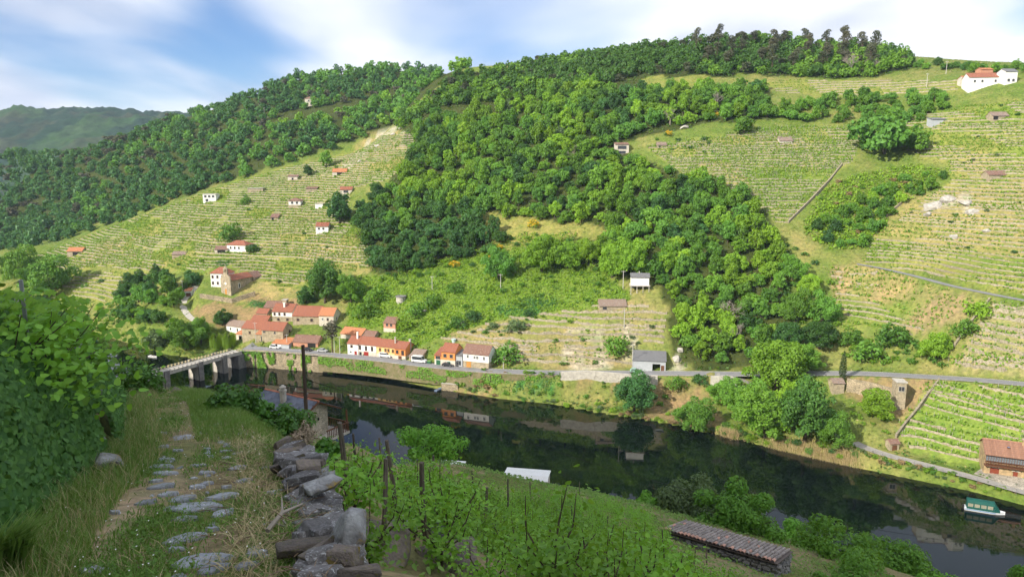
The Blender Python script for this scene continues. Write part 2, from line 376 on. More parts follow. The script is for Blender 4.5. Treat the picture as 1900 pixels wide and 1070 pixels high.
def part(name, mb, m, parent, smooth=False, **kw): return link(name, mb.mesh(name, m, smooth), parent, **kw)

# ------------------------------------------------------------------ ground cover zones (picture outlines turned into ground by the line of sight)
VL = [(60, 478), (200, 424), (400, 352), (560, 303), (700, 255), (770, 246), (768, 300), (720, 335), (655, 350), (640, 410), (690, 430), (690, 505), (600, 505), (520, 545), (480, 515), (420, 492), (370, 503), (270, 505), (200, 495), (120, 505)]
VL2 = [(90, 520), (200, 505), (290, 505), (230, 560), (110, 560)]
VR1 = [(1200, 275), (1450, 235), (1600, 240), (1585, 300), (1560, 312), (1462, 415), (1435, 412), (1420, 390), (1330, 345), (1265, 322)]
VR2 = [(1620, 250), (1720, 205), (1900, 190), (1990, 190), (1990, 560), (1900, 550), (1600, 486), (1620, 440), (1760, 340), (1760, 300), (1700, 290)]
VR3 = [(1540, 500), (1600, 497), (1815, 556), (1800, 590), (1700, 622), (1555, 612)]
VR4 = [(1835, 565), (1990, 585), (1990, 705), (1900, 700), (1765, 682)]
VR5 = [(1730, 706), (1990, 735), (1990, 900), (1900, 880), (1822, 868), (1690, 838), (1665, 800)]
VC = [(930, 592), (1170, 560), (1240, 580), (1232, 640), (1172, 686), (1000, 686), (930, 670), (870, 640), (800, 632)]
VT = [(1430, 150), (1780, 150), (1780, 172), (1600, 178), (1440, 172)]
VT2 = [(1190, 143), (1320, 143), (1318, 165), (1192, 166)]
VD = [(480, 235), (560, 205), (700, 185), (720, 192), (560, 226), (500, 240)]
VCL = [(820, 205), (910, 196), (908, 214), (828, 216)]
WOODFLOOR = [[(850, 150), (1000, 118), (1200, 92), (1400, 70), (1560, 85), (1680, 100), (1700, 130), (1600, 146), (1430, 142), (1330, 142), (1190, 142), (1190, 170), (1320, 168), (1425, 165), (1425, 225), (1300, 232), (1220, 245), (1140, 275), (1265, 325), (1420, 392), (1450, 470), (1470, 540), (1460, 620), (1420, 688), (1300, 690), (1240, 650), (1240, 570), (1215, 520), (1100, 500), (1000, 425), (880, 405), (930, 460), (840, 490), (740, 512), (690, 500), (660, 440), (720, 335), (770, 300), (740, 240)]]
DHILL = [(-100, 460), (60, 455), (400, 340), (720, 238), (860, 140), (700, 100), (300, 180), (-100, 290)]
GARDEN = [[(916, 570), (1000, 572), (1000, 585), (920, 582)], [(975, 556), (1030, 560), (1028, 568), (975, 565)], [(465, 560), (515, 564), (510, 572), (468, 568)], [(400, 485), (428, 485), (420, 493), (402, 491)], [(945, 706), (1030, 715), (1020, 726), (950, 716)], [(870, 700), (905, 706), (900, 716), (868, 712)]]
SOIL = [[(395, 560), (470, 575), (480, 590), (440, 612), (380, 605), (350, 580)], [(440, 545), (560, 555), (560, 585), (470, 580)], [(1040, 700), (1280, 705), (1360, 800), (1290, 790), (1200, 768), (1210, 730)], [(1570, 700), (1740, 705), (1690, 760), (1660, 770), (1560, 735)], [(830, 718), (920, 720), (915, 738), (850, 728)], [(800, 680), (860, 690), (850, 700)]]
DRY = [[(1600, 380), (1900, 330), (1990, 330), (1990, 480), (1850, 480), (1620, 440)], [(1280, 300), (1380, 300), (1400, 390), (1300, 350)], [(430, 500), (560, 540), (560, 590), (430, 560)], [(690, 245), (770, 245), (760, 300), (640, 340), (600, 320)], [(1600, 490), (1820, 560), (1650, 530), (1540, 510)], [(600, 440), (690, 430), (690, 505), (580, 505)]]
FERN = [(640, 520), (760, 500), (960, 440), (1060, 430), (1120, 500), (1170, 540), (1170, 560), (930, 592), (800, 632), (760, 650), (700, 610), (640, 600)]
ROCK = [[(1700, 362), (1810, 358), (1800, 395), (1720, 400)], [(1250, 640), (1275, 640), (1270, 690), (1240, 690)], [(1060, 610), (1170, 600), (1180, 680), (1040, 690)], [(720, 225), (760, 232), (700, 270), (640, 320), (630, 312)]]
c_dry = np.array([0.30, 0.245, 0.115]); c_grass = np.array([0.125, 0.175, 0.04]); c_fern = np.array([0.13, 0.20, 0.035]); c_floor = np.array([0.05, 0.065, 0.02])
c_vine = np.array([0.20, 0.22, 0.06]); c_soil = np.array([0.25, 0.175, 0.105]); c_rock = np.array([0.40, 0.37, 0.32]); c_gard = np.array([0.07, 0.20, 0.05])
def mixto(C, mask, col, w=1.0):
    k = (mask * w)[..., None]; return C * (1 - k) + col * k
PXg, PYg = pix(XX, YY, ZZ)
JX = PXg + (fbm(XX, YY, 12, 31) - .5) * 26; JY = PYg + (fbm(XX, YY, 12, 41) - .5) * 20
def zone(poly): return inpoly(JX, JY, poly).astype(float)
CG = np.ones(XX.shape + (3,)) * c_grass
CG = mixto(CG, np.clip(fbm(XX, YY, 18, 51) * 3 - 1.3, 0, 1), c_dry, .55)
for P in (VL, VL2, VR1, VR2, VT, VT2, VD, VCL): CG = mixto(CG, zone(P), c_vine)
CG = mixto(CG, zone(VR1), np.array([0.19, 0.23, 0.06]), .8)
CG = mixto(CG, zone(VR3), np.array([0.29, 0.21, 0.135]), .8); CG = mixto(CG, zone(VR5), np.array([0.17, 0.24, 0.05])); CG = mixto(CG, zone(VR4), np.array([0.26, 0.24, 0.12]))
CG = mixto(CG, zone(VC), np.array([0.25, 0.21, 0.105]), .85)
vin = np.clip(sum(zone(P) for P in (VL, VR1, VR2, VR3, VC)), 0, 1)
CG = mixto(CG, vin * np.clip(fbm(XX, YY * 2.5, 30, 61) * 4 - 2.1, 0, 1), c_dry, .7)
CG = mixto(CG, vin * np.clip(fbm(XX, YY * 2, 26, 71) * 4 - 1.7, 0, 1), np.array([.15, .21, .04]), .85)
for P in DRY: CG = mixto(CG, zone(P), c_dry, .7)
CG = mixto(CG, zone(FERN), c_fern)
for P in SOIL: CG = mixto(CG, zone(P), c_soil, .85)
for P in ROCK: CG = mixto(CG, zone(P) * np.clip(fbm(XX, YY, 5, 81) * 5 - 2, 0, 1), c_rock, .9)
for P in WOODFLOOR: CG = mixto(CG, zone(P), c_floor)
CLEAR = [(860, 396), (1000, 406), (1115, 422), (1135, 445), (1040, 442), (960, 458), (930, 466), (885, 428)]
CG = mixto(CG, zone(CLEAR), np.array([.22, .22, .07]))
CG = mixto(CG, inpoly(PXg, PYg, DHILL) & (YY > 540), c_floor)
for P in GARDEN: CG = mixto(CG, inpoly(PXg, PYg, P).astype(float), c_gard)
dR = dist_poly(XX, YY, ROAD)[0]
def set_col(me, C):
    a = me.color_attributes.new('Col', 'FLOAT_COLOR', 'POINT'); C4 = np.ones((len(me.vertices), 4), np.float32); C4[:, :3] = C.reshape(-1, 3)
    a.data.foreach_set('color', C4.ravel())
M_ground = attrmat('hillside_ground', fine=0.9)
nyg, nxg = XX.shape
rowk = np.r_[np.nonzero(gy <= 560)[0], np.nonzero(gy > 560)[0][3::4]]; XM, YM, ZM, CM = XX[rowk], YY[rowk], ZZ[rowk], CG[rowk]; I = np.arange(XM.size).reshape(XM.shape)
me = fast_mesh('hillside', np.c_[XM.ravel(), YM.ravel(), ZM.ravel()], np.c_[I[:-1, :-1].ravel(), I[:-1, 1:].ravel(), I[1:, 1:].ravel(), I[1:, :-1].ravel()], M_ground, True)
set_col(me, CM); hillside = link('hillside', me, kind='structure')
# the slope under the viewer, grown finer towards the path
ny_ = np.r_[np.arange(-130, -9, 6.0), np.arange(-9, 28, .3), np.arange(28, 72, 1.0), np.arange(72, 300, 4.0)]
nx_ = np.r_[np.arange(-300, -18, 6.0), np.arange(-18, 4, .22), np.arange(4, 40, .8), np.arange(40, 170, 4.0)]
NX, NY = np.meshgrid(nx_, ny_); NZ = zn(NX, NY)
jit = (fbm(NX, NY, 1.1, 91) - .5) * .25 * np.clip((NY - 3) / 4, 0, 1); 
onp = (NX > path_l(NY)) & (NX < path_r(NY)) & (NY < 21)
NZ = NZ + np.where(onp, 0, jit)
NZ = np.maximum(NZ, -6)
def zn_grid(x, y):
    u = np.interp(x, nx_, np.arange(len(nx_))); v = np.interp(y, ny_, np.arange(len(ny_)))
    i = np.clip(np.asarray(u).astype(int), 0, len(nx_) - 2); j = np.clip(np.asarray(v).astype(int), 0, len(ny_) - 2); a = u - i; b = v - j
    return (NZ[j, i] * (1 - a) + NZ[j, i + 1] * a) * (1 - b) + (NZ[j + 1, i] * (1 - a) + NZ[j + 1, i + 1] * a) * b
def nhit(px, py, y0=2.0, y1=200.0):
    sx, sz = slope(px, py); Y = np.arange(y0, y1, 0.05)
    k = np.nonzero(HC + sz * Y <= zn_grid(sx * Y, Y))[0]
    if len(k) == 0: return at_y(px, py, 60)
    Yh = Y[k[0]]; return np.array([sx * Yh, Yh, float(zn_grid(sx * Yh, Yh))])
CN = np.ones(NX.shape + (3,)) * np.array([0.125, 0.15, 0.05])
CN = mixto(CN, onp & (fbm(NX, NY, .7, 101) > .5), np.array([0.22, 0.175, 0.12]), .85)
dirt = np.interp(NY, [0, 7, 9, 30], [1, 1, .25, .15]) * np.exp(-((NX - np.interp(NY, [0, 4, 6, 8, 10, 14, 20], [-1.9, -3.2, -3.55, -3.9, -4.6, -6.4, -9.2])) / .3) ** 2)
CN = mixto(CN, onp * dirt, np.array([0.36, 0.28, 0.22]), .95)
CN = mixto(CN, (~onp) & (fbm(NX, NY, 2.2, 111) > .5), np.array([0.26, 0.21, 0.14]), .8)
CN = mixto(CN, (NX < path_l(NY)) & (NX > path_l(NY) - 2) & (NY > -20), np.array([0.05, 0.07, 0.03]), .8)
CN = mixto(CN, NX < path_l(NY) - 4, np.array([0.26, 0.24, 0.12]), .8)  # hill out of view tinted lighter, to bounce light onto the foreground
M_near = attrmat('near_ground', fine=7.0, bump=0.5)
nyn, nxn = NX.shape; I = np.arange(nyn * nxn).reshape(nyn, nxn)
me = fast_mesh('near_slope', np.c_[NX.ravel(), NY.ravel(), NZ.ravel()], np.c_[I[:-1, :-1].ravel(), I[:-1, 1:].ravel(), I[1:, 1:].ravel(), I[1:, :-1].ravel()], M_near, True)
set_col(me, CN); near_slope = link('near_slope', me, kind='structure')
# land out to the horizon and a far wooded ridge
m_far = mat('far_ground', (0.05, 0.09, 0.03), (0.09, 0.11, 0.05), scale=0.01)
g = MB(); g.add([(-9000, -9000, -9), (9000, -9000, -9), (9000, 9000, -9), (-9000, 9000, -9)], [(0, 1, 2, 3)]); link('ground', g.mesh('ground', m_far), kind='structure')
rx = np.arange(-2600, 300, 11.0); ry = np.arange(1500, 2600, 11.0); RX, RY = np.meshgrid(rx, ry)
crest = np.interp(RX, [-2600, -1700, -1450, -1250, -1050, -800, -300, 400, 900], [190, 212, 226, 214, 204, 196, 180, 170, 150])
prof = np.clip((RY - 1500) / 800, 0, 1); prof = prof * prof * (3 - 2 * prof)
RZ = -9 + (crest * 1.0 + 9) * prof + (fbm(RX, RY, 240, 5) - .5) * 55 * prof + (fbm(RX, RY, 80, 6) - .5) * 18 * prof
RZ = RZ + np.maximum(0, vnoise(RX, RY, 14, 8) + vnoise(RX, RY, 22, 9) - .6) * 17 * prof
CR = np.ones(RX.shape + (3,)) * np.array([0.02, 0.045, 0.028]); CR = mixto(CR, fbm(RX, RY, 120, 12) > .52, np.array([0.04, 0.08, 0.03]), .8); CR = mixto(CR, fbm(RX, RY, 60, 14) > .6, np.array([0.05, 0.055, 0.035]), .6)
I = np.arange(RX.size).reshape(RX.shape)
me = fast_mesh('distant_ridge', np.c_[RX.ravel(), RY.ravel(), RZ.ravel()], np.c_[I[:-1, :-1].ravel(), I[:-1, 1:].ravel(), I[1:, 1:].ravel(), I[1:, :-1].ravel()], attrmat('distant_wood_cover', fine=0.05), False)
set_col(me, CR); link('distant_ridge', me, kind='structure')
# river
m = bpy.data.materials.new('river_water'); n, l = nodes_of(m)
b = N(n, 'ShaderNodeBsdfPrincipled', i_Roughness=0.015, i_IOR=1.333); b.inputs['Base Color'].default_value = (0.003, 0.006, 0.005, 1); b.inputs['Specular IOR Level'].default_value = 0.5
g = N(n, 'ShaderNodeNewGeometry'); mpn = N(n, 'ShaderNodeMapping'); mpn.inputs['Scale'].default_value = (0.35, 0.8, 1); l.new(g.outputs['Position'], mpn.inputs[0])
nz = N(n, 'ShaderNodeTexNoise', i_Scale=0.6, i_Detail=4.0); l.new(mpn.outputs[0], nz.inputs['Vector'])
bp = N(n, 'ShaderNodeBump', i_Strength=0.035); bp.inputs['Distance'].default_value = 0.12; l.new(nz.outputs[0], bp.inputs['Height']); l.new(bp.outputs[0], b.inputs['Normal'])
o = N(n, 'ShaderNodeOutputMaterial'); l.new(b.outputs[0], o.inputs[0])
w = MB(); w.add([(-1500, -200, 0), (900, -200, 0), (900, 700, 0), (-1500, 700, 0)], [(0, 1, 2, 3)]); link('river_water', w.mesh('river_water', m), kind='structure')

# ------------------------------------------------------------------ foliage
def quads(Cn, Nn, s, asp=1.0, r=rng, fold=0.0):
    """one leaf (clump) quad per centre, facing its normal"""
    n = len(Cn); a = r.normal(size=(n, 3)); Nn = Nn / (np.linalg.norm(Nn, axis=1, keepdims=True) + 1e-9)
    U = np.cross(Nn, a); U /= np.linalg.norm(U, axis=1, keepdims=True) + 1e-9; W = np.cross(Nn, U)
    s = np.broadcast_to(np.asarray(s, float), (n,))[:, None]
    V = np.stack([Cn - U * s * asp, Cn - W * s * .8 + Nn * s * fold, Cn + U * s * asp, Cn + W * s * .8 + Nn * s * fold], 1)
    return V.reshape(-1, 3)
def quad_faces(n): return np.arange(n * 4).reshape(n, 4)
def lobes_leaves(lobes, n, leaf, r, up=0.25, rnd=0.6, inner=0.25, down=-0.75):
    L = np.array(lobes, float)            # x y z rx ry rz
    area = (L[:, 3] * L[:, 4] + L[:, 3] * L[:, 5] + L[:, 4] * L[:, 5]); p = area / area.sum()
    k = r.choice(len(L), n, p=p); d = r.normal(size=(n, 3)); d /= np.linalg.norm(d, axis=1, keepdims=True)
    d[:, 2] = np.where(d[:, 2] < down, -d[:, 2], d[:, 2])
    rad = np.where(r.random(n) < inner, r.uniform(.45, .85, n), r.uniform(.84, 1.08, n)); rad = np.where(r.random(n) < .14, r.uniform(1.0, 1.32, n), rad)
    Cn = L[k, :3] + d * L[k, 3:6] * rad[:, None]
    keep = np.ones(n, bool)
    for q in L:
        e = ((Cn - q[:3]) / q[3:6]); keep &= (e ** 2).sum(1) > 0.36
    keep |= r.random(n) < .12
    Cn, d = Cn[keep], d[keep]
    Nn = d + r.normal(size=d.shape) * rnd + np.array([0, 0, up])
    return quads(Cn, Nn, leaf * r.uniform(.6, 1.25, len(Cn)), 1.15, r, .15)
def dome_lobes(r, R0, H0, zc, k, lobe=(.34, .5), flat=.8, spread=1.0):
    """clumps set over an egg-shaped crown: R0 half width, H0 half height, zc centre height"""
    out = [(R0 * r.uniform(-.15, .15), R0 * r.uniform(-.15, .15), zc, R0 * r.uniform(.55, .72), R0 * r.uniform(.55, .72), H0 * .76)]
    for i in range(k):
        t = (i + .5) / k; el = math.asin(max(-1, min(1, -0.75 + 1.73 * t))); az = i * 2.399 + r.uniform(-.5, .5)
        q = r.uniform(.5, 1.06) * spread; rr = R0 * r.uniform(lobe[0] * .6, lobe[1])
        out.append((math.cos(el) * math.cos(az) * R0 * q, math.cos(el) * math.sin(az) * R0 * q, zc + math.sin(el) * H0 * q, rr, rr, rr * flat))
    return out
def trunk_mb(r, h, r0, nb=4, R0=3.0, top=.7, lean=.04):
    mb = MB(); P = [(r.normal() * lean * h * t, r.normal() * lean * h * t, h * top * t) for t in (0, .33, .66, 1)]
    P[0] = (0, 0, -.5); mb.tube(P, [r0 * 1.25, r0, r0 * .8, r0 * .5], 7)
    for i in range(nb):
        az = i * 2.4 + r.uniform(-.4, .4); z0 = h * r.uniform(.3, .6); e = R0 * r.uniform(.45, .8)
        mb.tube([(0, 0, z0), (math.cos(az) * e * .5, math.sin(az) * e * .5, z0 + h * .13), (math.cos(az) * e, math.sin(az) * e, z0 + h * .3)], [r0 * .45, r0 * .3, r0 * .12], 5)
    return mb
M_bark = mat('bark', (0.11, 0.085, 0.06), (0.06, 0.048, 0.035), scale=4, rough=.95, bump=.5)
M_pinebark = mat('pine_bark', (0.16, 0.10, 0.07), (0.08, 0.06, 0.05), scale=4, rough=.95)
M_grey = mat('dead_wood', (0.34, 0.30, 0.25), (0.22, 0.19, 0.16), scale=3, rough=.95)
LEAF = dict(
 dark=leafmat('dark_green_leaf', (0.05, 0.135, 0.024), (0.09, 0.195, 0.036), (0.05, 0.15, 0.05), .32),
 mid=leafmat('mid_green_leaf', (0.13, 0.28, 0.03), (0.195, 0.36, 0.044), (0.10, 0.26, 0.05), .38),
 bright=leafmat('young_leaf', (0.23, 0.40, 0.03), (0.30, 0.48, 0.045), (0.18, 0.36, 0.04), .42),
 grey=leafmat('grey_green_leaf', (0.12, 0.19, 0.075), (0.17, 0.24, 0.11), (0.11, 0.18, 0.07), .28),
 pine=leafmat('pine_needles', (0.05, 0.066, 0.03), (0.085, 0.095, 0.05), (0.10, 0.09, 0.06), .12),
 willow=leafmat('willow_leaf', (0.14, 0.25, 0.03), (0.19, 0.30, 0.04), None, .35),
 cypress=leafmat('cypress_scale', (0.035, 0.06, 0.02), (0.055, 0.085, 0.026), None, .1),
 broom=leafmat('broom_flower', (0.62, 0.36, 0.01), (0.75, 0.47, 0.02), None, .2),
 brown=leafmat('dry_frond', (0.25, 0.17, 0.08), (0.32, 0.23, 0.12), None, .2))
# prototypes with the crown about 1 unit = 1 m, later scaled
PROTO = {}
def tree_proto(key, hue, kind, seed):
    r = np.random.default_rng(seed)
    if kind == 'round':
        R0 = 4.6; H0 = 4.2; zc = 4.1; lob = dome_lobes(r, R0, H0, zc, 17, (.28, .46), .78); n = 2300; leaf = .41; tm = trunk_mb(r, 6.5, .28, 5, R0)
    elif kind == 'fine':
        R0 = 4.6; H0 = 4.4; zc = 4.2; lob = dome_lobes(r, R0, H0, zc, 34, (.2, .36), .78); n = 11000; leaf = .19; tm = trunk_mb(r, 6.5, .28, 6, R0)
    elif kind == 'tall':
        R0 = 3.7; H0 = 5.0; zc = 5.0; lob = dome_lobes(r, R0, H0, zc, 18, (.32, .5), .8); n = 2200; leaf = .40; tm = trunk_mb(r, 8, .28, 5, R0)
    elif kind == 'wide':
        R0 = 5.4; H0 = 3.5; zc = 3.5; lob = dome_lobes(r, R0, H0, zc, 20, (.24, .4), .7); n = 2400; leaf = .43; tm = trunk_mb(r, 5.6, .3, 6, R0)
    elif kind == 'pine':
        lob = []; h = 13
        for i in range(13):
            z = h * r.uniform(.5, 1.0); q = (1.15 - z / h) * 4.6 + .5; az = i * 2.4; rr = r.uniform(1.0, 1.7)
            lob.append((math.cos(az) * q * r.uniform(.3, 1), math.sin(az) * q * r.uniform(.3, 1), z, rr * 1.25, rr * 1.25, rr * .6))
        n = 1700; leaf = .27; tm = trunk_mb(r, 14, .24, 6, 2.5, .93, .015)
    elif kind == 'shrub':
        lob = dome_lobes(r, 1.7, 1.2, 1.0, 10, (.34, .55), .8); n = 900; leaf = .17; tm = MB()
        for i in range(5): a = i * 1.26; tm.tube([(0, 0, -.2), (math.cos(a) * .5, math.sin(a) * .5, .8), (math.cos(a) * .9, math.sin(a) * .9, 1.5)], [.06, .045, .02], 5)
    L = lobes_leaves(lob, n, leaf, r)
    leaf_me = fast_mesh('crown', L, quad_faces(len(L) // 4), LEAF[hue])
    PROTO[key] = (tm.mesh('trunk', M_pinebark if kind == 'pine' else M_bark), leaf_me)
for hue in ('dark', 'mid', 'bright', 'grey'):
    for i, kd in ((0, 'round'), (1, 'tall'), (2, 'wide'), (4, 'round'), (5, 'tall'), (6, 'wide')): tree_proto((hue, i), hue, kd, 100 + i * 7 + len(hue))
for hue in ('dark', 'mid', 'bright'): tree_proto((hue, 3), hue, 'fine', 140 + len(hue))
for i in range(3): tree_proto(('pine', i), 'pine', 'pine', 150 + i)
for hue in ('dark', 'mid', 'bright', 'grey', 'brown'): tree_proto(('shrub', hue), hue, 'shrub', 170 + len(hue))
def plant(name, key, pos, s, rz, label, cat, group, sq=1.0):
    t, c = PROTO[key]
    o = thing(name, label, cat, tuple(pos), rz, group, (s, s, s * sq))
    link('trunk', t, o); link('crown', c, o)
    return o

# ------------------------------------------------------------------ woods on the far hillside
def scatter(poly, dist, seed, cap=9999, y0=150, y1=600, jit=True):
    """even spacing on the hillside inside a picture outline"""
    r = np.random.default_rng(seed); poly = [tuple(p) for p in poly]
    xs = [p[0] for p in poly]; ys = [p[1] for p in poly]; out = []
    cells = {}; miss = 0
    for batch in range(9):
        px = r.uniform(min(xs), max(xs), 1500); py = r.uniform(min(ys), max(ys), 1500); k = inpoly(px, py, poly)
        for p in hitv(px[k], py[k], y0, y1):
            k = (int(p[0] // dist), int(p[1] // dist)); ok = True
            for a in (-1, 0, 1):
                for b in (-1, 0, 1):
                    for q in cells.get((k[0] + a, k[1] + b), ()):
                        if (q[0] - p[0]) ** 2 + (q[1] - p[1]) ** 2 < dist * dist: ok = False
            miss += 1
            if ok: cells.setdefault(k, []).append(p); out.append(p); miss = 0
            if miss > 130 or len(out) >= cap: return out
    return out
def wood(poly, dist, mix, seed, size, where, group, names=None, sq=(.8, 1.35), cap=9999, y1=600):
    r = np.random.default_rng(seed + 1); hs = list(mix); pr = np.array([mix[h] for h in hs], float); pr /= pr.sum(); cnt = 0
    for p in scatter(poly, dist, seed, cap, y1=y1):
        tpx, tpy = pix(*p)
        # leaf hues come in patches
        f = float(vnoise(p[0], p[1], 26, seed)) * .6 + r.random() * .4
        h = hs[min(len(hs) - 1, int(np.searchsorted(np.cumsum(pr), f)))]
        s = r.uniform(*size)
        if h == 'pine': key = ('pine', int(r.integers(3))); nm, ds = 'pine_tree', 'tall dark pine with bare trunk'
        else:
            key = (h, (0, 1, 2, 4, 5, 6)[int(r.integers(6))])
            nm, ds = {'dark': ('broadleaf_tree', 'dark green broadleaf tree'), 'mid': ('green_broadleaf_tree', 'mid green broadleaf tree'), 'bright': ('bright_broadleaf_tree', 'bright yellow-green young tree'), 'grey': ('grey_broadleaf_tree', 'pale grey-green tree')}[h]  # names and labels follow leaf hue only; species not identified
        ds = ('small ' if s < size[0] + .3 * (size[1] - size[0]) else 'large ' if s > size[0] + .7 * (size[1] - size[0]) else '') + ds; lm = min(LANDMARK, key=lambda q: (q[0] - tpx) ** 2 + ((q[1] - tpy) * 1.6) ** 2); lab = ds + ' ' + where + ', ' + ('below' if tpy > lm[1] + 22 else 'above' if tpy < lm[1] - 22 else 'level with') + ' ' + lm[2]
        plant(nm, key, (p[0], p[1], p[2] - .3), s, r.uniform(0, 6.28), lab, 'tree', group + ': ' + ds + ' by ' + lm[2], r.uniform(*sq)); cnt += 1
    return cnt
LANDMARK = [(1154, 276, 'the balcony hut'), (1187, 525, 'the stilt hut'), (1204, 675, 'the grey shed'), (985, 417, 'the broom'), (598, 424, 'the spur hut'), (865, 205, 'the clearing'), (1458, 262, 'the upper vineyard'), (1340, 205, 'the bare tree'), (1560, 430, 'the gully'), (1832, 150, 'the farmhouse'), (1640, 270, 'the wide tree'), (420, 530, 'the church'), (1350, 590, 'the leafless tree'), (1065, 300, 'the brown bare tree'), (1255, 155, 'the upper field'), (760, 260, 'the spur top'), (345, 575, 'the lane')]
cnts = []
W_TOP = [(795, 178), (850, 146), (1000, 121), (1200, 94), (1400, 76), (1560, 92), (1680, 105), (1690, 128), (1600, 146), (1430, 142), (1330, 142), (1190, 142), (1100, 165), (1000, 185), (905, 192), (815, 205), (770, 232), (740, 242)]
W_PINE = [(1290, 100), (1400, 82), (1560, 95), (1640, 110), (1620, 138), (1430, 138), (1300, 130)]
W_MID = [(775, 240), (830, 218), (915, 216), (1000, 186), (1100, 166), (1185, 172), (1320, 168), (1415, 165), (1425, 222), (1300, 228), (1220, 240), (1150, 262), (1130, 300), (1200, 310), (1270, 335), (1330, 352), (1400, 385), (1425, 425), (1385, 440), (1260, 425), (1100, 422), (1000, 410), (880, 400), (820, 385), (760, 360), (722, 350), (765, 300)]
W_LEFT = [(700, 350), (760, 362), (820, 390), (875, 410), (930, 450), (920, 475), (840, 490), (740, 510), (695, 500), (665, 430), (665, 390)]
W_LOW = [(1130, 430), (1260, 430), (1400, 425), (1440, 470), (1450, 540), (1445, 620), (1405, 668), (1300, 684), (1255, 650), (1245, 575), (1225, 520), (1150, 500), (1110, 470)]
W_BAND = [(1440, 200), (1560, 185), (1740, 180), (1765, 205), (1690, 232), (1560, 232), (1440, 222)]
W_GULLY = [(1530, 460), (1510, 425), (1600, 380), (1690, 330), (1750, 322), (1750, 350), (1665, 385), (1615, 450), (1590, 468)]
W_DARKLEFT = [(215, 545), (290, 515), (365, 520), (355, 545), (330, 575), (290, 610), (225, 600)]
cnts.append(wood(W_PINE, 12, dict(pine=1), 12, (.85, 1.1), 'above the crest wood', 'crest wood'))
cnts.append(wood(W_MID, 5.3, dict(dark=2.4, mid=2.4, bright=2.8, grey=.7, pine=.25), 13, (.62, .98), 'in the middle slope wood', 'middle slope wood'))
cnts.append(wood(W_LEFT, 5.2, dict(dark=4, mid=1.4, bright=.6), 14, (.65, .95), 'in the clump beside the spur', 'clump beside the spur'))
cnts.append(wood(W_LOW, 4.7, dict(dark=2.6, mid=2.2, bright=2.4, grey=.8), 15, (.55, .88), 'in the wood above the road', 'wood above the road'))
cnts.append(wood(W_BAND, 5.6, dict(dark=1.5, mid=3, bright=1.2), 16, (.52, .8), 'in the belt under the upper field', 'belt under the upper field'))
cnts.append(wood(W_GULLY, 4.4, dict(dark=1.6, mid=2.6, bright=1.0), 17, (.38, .62), 'in the gully', 'gully between vineyards'))
cnts.append(wood(W_DARKLEFT, 5.4, dict(dark=3, mid=1.6), 18, (.55, .85), 'below the church lane', 'bank below the church lane'))
cnts.append(wood([(1690, 128), (1700, 116), (1800, 126), (1990, 132), (1990, 142), (1800, 136)], 5.0, dict(mid=2, dark=1, bright=1), 19, (.4, .65), 'in the skyline hedge', 'skyline hedge', cap=22))
print('trees', cnts, sum(cnts))
# far-off wood on the hill behind the spur: one mass
def far_mass(poly, dist, seed, y0, y1, size, shift, crest=2, avoid=()):
    r = np.random.default_rng(seed); protos = []
    for i in range(6):
        lob = dome_lobes(r, 5.6, 4.6, 5.2, 11, (.32, .5), .8); protos.append(lobes_leaves(lob, 390, .94, r).reshape(-1, 4, 3))
    pines = []
    for i in range(2):
        lob = [(r.normal() * 1.4, r.normal() * 1.4, r.uniform(2.5, 9.5), 2.2, 2.2, 1.1) for _ in range(7)]; pines.append(lobes_leaves(lob, 420, .7, r).reshape(-1, 4, 3))
    out = {'dark': [], 'mid': [], 'bright': [], 'pine': []}
    P = scatter(poly, dist, seed + 1, y0=y0, y1=y1)
    ext = []
    for p in P:
        for _ in range(crest):
            y2 = p[1] + r.uniform(10, 34); x2 = p[0] + r.uniform(-8, 8); z2 = float(zf(x2, y2))
            if pix(x2, y2, z2)[1] > pix(*p)[1] - 3 and r.random() < .6: ext.append((x2, y2, z2))
    P = P + ext
    for p in P:
        px, py = pix(*p)
        if any(inpoly(np.array([px]), np.array([py]), v)[0] for v in avoid) and r.random() < .93: continue
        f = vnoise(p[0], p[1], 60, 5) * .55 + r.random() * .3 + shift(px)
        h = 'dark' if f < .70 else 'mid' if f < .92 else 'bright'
        if r.random() < .07: h = 'pine'
        q = (pines if h == 'pine' else protos)[r.integers(2 if h == 'pine' else 6)]; s = r.uniform(*size); a = r.uniform(0, 6.28); c_, s_ = math.cos(a) * s, math.sin(a) * s
        M = np.array([[c_, -s_, 0], [s_, c_, 0], [0, 0, s]]); out[h].append(q @ M.T + np.array([p[0], p[1], p[2] - .6]))
    Q = []; mi = []; 
    for k, h in enumerate(out):
        if out[h]: q = np.concatenate(out[h]); Q.append(q); mi.append(np.full(len(q), k))
    Q = np.concatenate(Q); mi = np.concatenate(mi).astype(np.int32)
    me = fast_mesh('wooded_hill', Q.reshape(-1, 3), quad_faces(len(Q)))
    for h in out: me.materials.append(LEAF[h])
    me.polygons.foreach_set('material_index', mi)
    print('far trees', len(P), len(Q))
    return me
D_POLY = [(-60, 470), (60, 462), (220, 418), (400, 345), (560, 298), (720, 240), (790, 205), (855, 145), (740, 125), (550, 143), (400, 196), (200, 262), (0, 290), (-60, 300)]
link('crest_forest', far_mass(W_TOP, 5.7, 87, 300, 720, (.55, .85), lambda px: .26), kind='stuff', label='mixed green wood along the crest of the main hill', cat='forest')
link('distant_forest', far_mass(D_POLY, 9.0, 77, 560, 945, (.72, 1.1), lambda px: float(np.clip((px - 250) / 500, -.3, 1)) * .34, avoid=(VD,)), kind='stuff', label='dark green wood covering the hill behind the terraced spur', cat='forest')  # leaf mix darkens leftward: species plus hillside shade put into leaf colour

